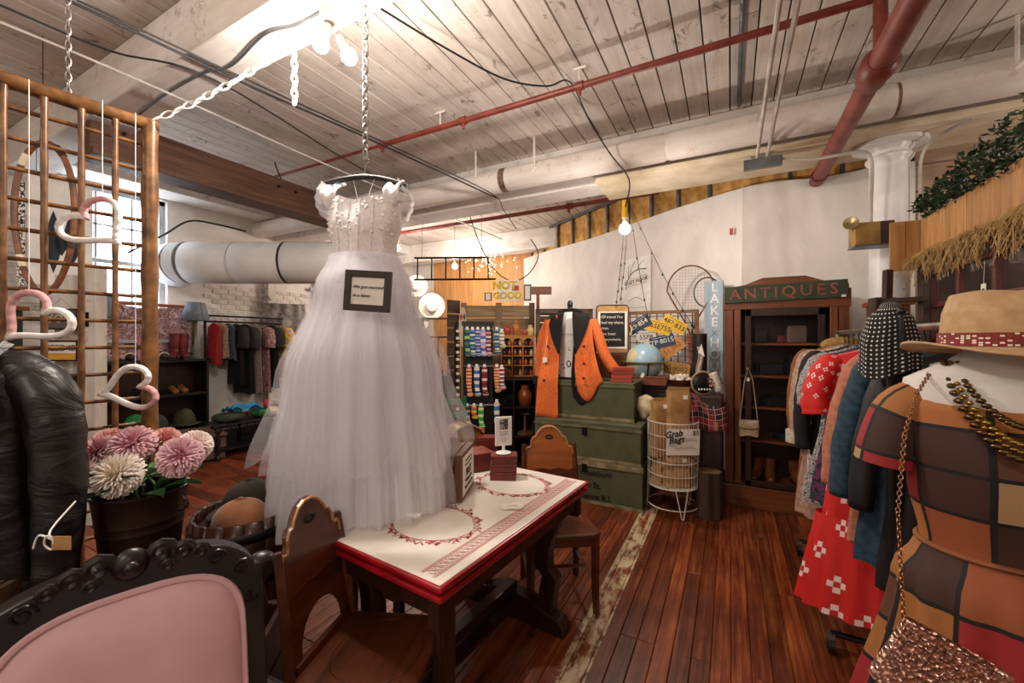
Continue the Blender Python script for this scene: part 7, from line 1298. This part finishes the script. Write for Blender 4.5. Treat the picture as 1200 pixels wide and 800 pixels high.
# rose gold bag on chain
SEQ = N('rose_sequins')
tcx = SEQ.n('ShaderNodeTexCoord'); vr = SEQ.n('ShaderNodeTexVoronoi'); vr.inputs['Scale'].default_value = 90; SEQ.l(tcx.outputs['Object'], vr.inputs['Vector']); SEQ.bump(vr.outputs['Distance'], .9, .01); SEQ.fin(SEQ.ramp(vr.outputs['Color'], [(.2, C('e8c0ae')), (.8, C('b98a78'))]), .3, .85)
bpz = at(1098, 790, Z=.865); q = thing('sequin_clutch', 'rose gold sequinned bag hanging on chain strap at mannequin', 'handbag', bpz, YAW - .45)
b = MB(); b.grid(lambda u, v: (.09*math.copysign(abs(cos(2*pi*u))**.3, cos(2*pi*u)), .026*sin(2*pi*u)*(1 - .35*v), lerp(-.075, .075, v)), 36, 10); o = b.build('pouch', SEQ.m, q, smooth=True); o.rotation_euler = (0, R(24), 0)
sq = None
for i in range(13):
    for j in range(9):
        if sq is None: b_ = MB(); b_.box((0, 0, 0), (.0125, .003, .0145)); sq = o2 = b_.build('sequin', SEQ.m, o, bevel=.002)
        else: o2 = copyof(sq, o)
        o2.location = (-.083 + i*.0138, -.026*math.sqrt(max(.05, 1 - (abs(-.083 + i*.0138)/.092)**6))*(1 - .02*j) , -.068 + j*.0168); o2.rotation_euler = (rnd.uniform(-.25, .25), rnd.uniform(-.1, .1), rnd.uniform(-.25, .25))
RGC = mat('rose_gold_chain', 'c99a72', '8f6444', rough=.25, metal=.9)
sh0 = at(1089, 438, Z=1.0); chain('bag_chain', 'rose gold chain strap running from mannequin shoulder to sequinned bag', 'chain', [at(1060, 742, Z=.865), at(1052, 600, Z=.88), at(1060, 510, Z=.91), at(1074, 462, Z=.955), sh0, sh0 + FW*.05 + RT*.03 + V((0, 0, .005))], .0085, .0012, RGC)
# ================================================================ cables under the ceiling
cable('black_cable', 'pair of taut black cables running under beam above twin bulbs', [at(79, 0, z=3.235), at(300, 104, z=3.235), at(400, 148, z=3.235), at(500, 194, z=3.14), at(582, 232, z=3.11)], .0075, blk)
cable('black_cable', 'second taut black cable hugging the paired one', [at(90, 0, z=3.235), at(306, 101, z=3.235), at(404, 146, z=3.235), at(500, 190, z=3.14), at(578, 228, z=3.11), at(590, 246, z=3.1), at(605, 268, z=3.0)], .0055, blk)
cable('black_cable', 'thin black cable running past bamboo screen toward dress hanger', [at(0, 6, z=3.235), at(130, 60, z=3.235), at(250, 93, z=3.235), at(400, 184, z=3.235), at(478, 228, z=3.235)], .006, blk)
cable('steel_rod', 'long pale rod running under the beams behind dress hanger', [at(0, 26, z=3.2), at(170, 97, z=3.2), at(390, 196, z=3.2), at(588, 280, z=3.2)], .008, cdm, cat='rod')
cable('lamp_cable', 'grey flex clipped along beam from twin bulb lamp', [at(386, 8, z=3.24), at(350, 28, z=3.24), at(310, 40, z=3.235), at(272, 76, z=3.235), at(240, 85, z=3.235), at(195, 110, z=3.235), at(155, 140, z=3.235)], .008, steel)
cable('lamp_cable', 'black flex looping from twin bulbs to yellow handled lamp', [at(430, 0, z=3.5), at(520, 55, z=3.45), at(590, 92, z=3.4), at(640, 101, z=3.4), at(668, 96, z=3.565), at(690, 140, Y=3.45), at(715, 180, Y=3.66), at(737, 210, Y=3.72), at(734, 238, Y=3.80), at(732, 243, Z=3.8)], .0065, blk)
cable('hanging_flex', 'loose black flex looped down from brown timber', [at(330, 155, Y=2.95), at(318, 158, Y=2.95), at(322, 190, Y=2.95), at(333, 222, Y=2.95), at(325, 238, Y=2.95), at(308, 225, Y=2.95), at(300, 212, Y=2.95)], .008, blk)
cable('hanging_flex', 'black flex drooping over far wood wall beside hanging ladder', [at(548, 245, Z=6.2), at(560, 280, Z=6.2), at(575, 310, Z=6.2), at(590, 325, Z=6.2), at(605, 329, Z=6.2), at(622, 318, Z=6.2), at(631, 298, Z=6.2), at(622, 280, Z=6.2)], .008, blk)
cable('bulb_cord', 'thin cord holding small bare bulb by the hung ladder', [at(533, 312, Z=7.5) + V((0, 0, .11)), V((*at(533, 312, Z=7.5).xy, CEIL - .01))], .004, blk)
cable('dark_pipe', 'thin dark pipe bent along the left wall above duct', [at(150, 296, X=-6.57), at(192, 275, X=-6.4), at(222, 259, X=-6.2), at(255, 263, X=-6.18), at(288, 271, X=-6.1)], .012, blk, cat='pipe')
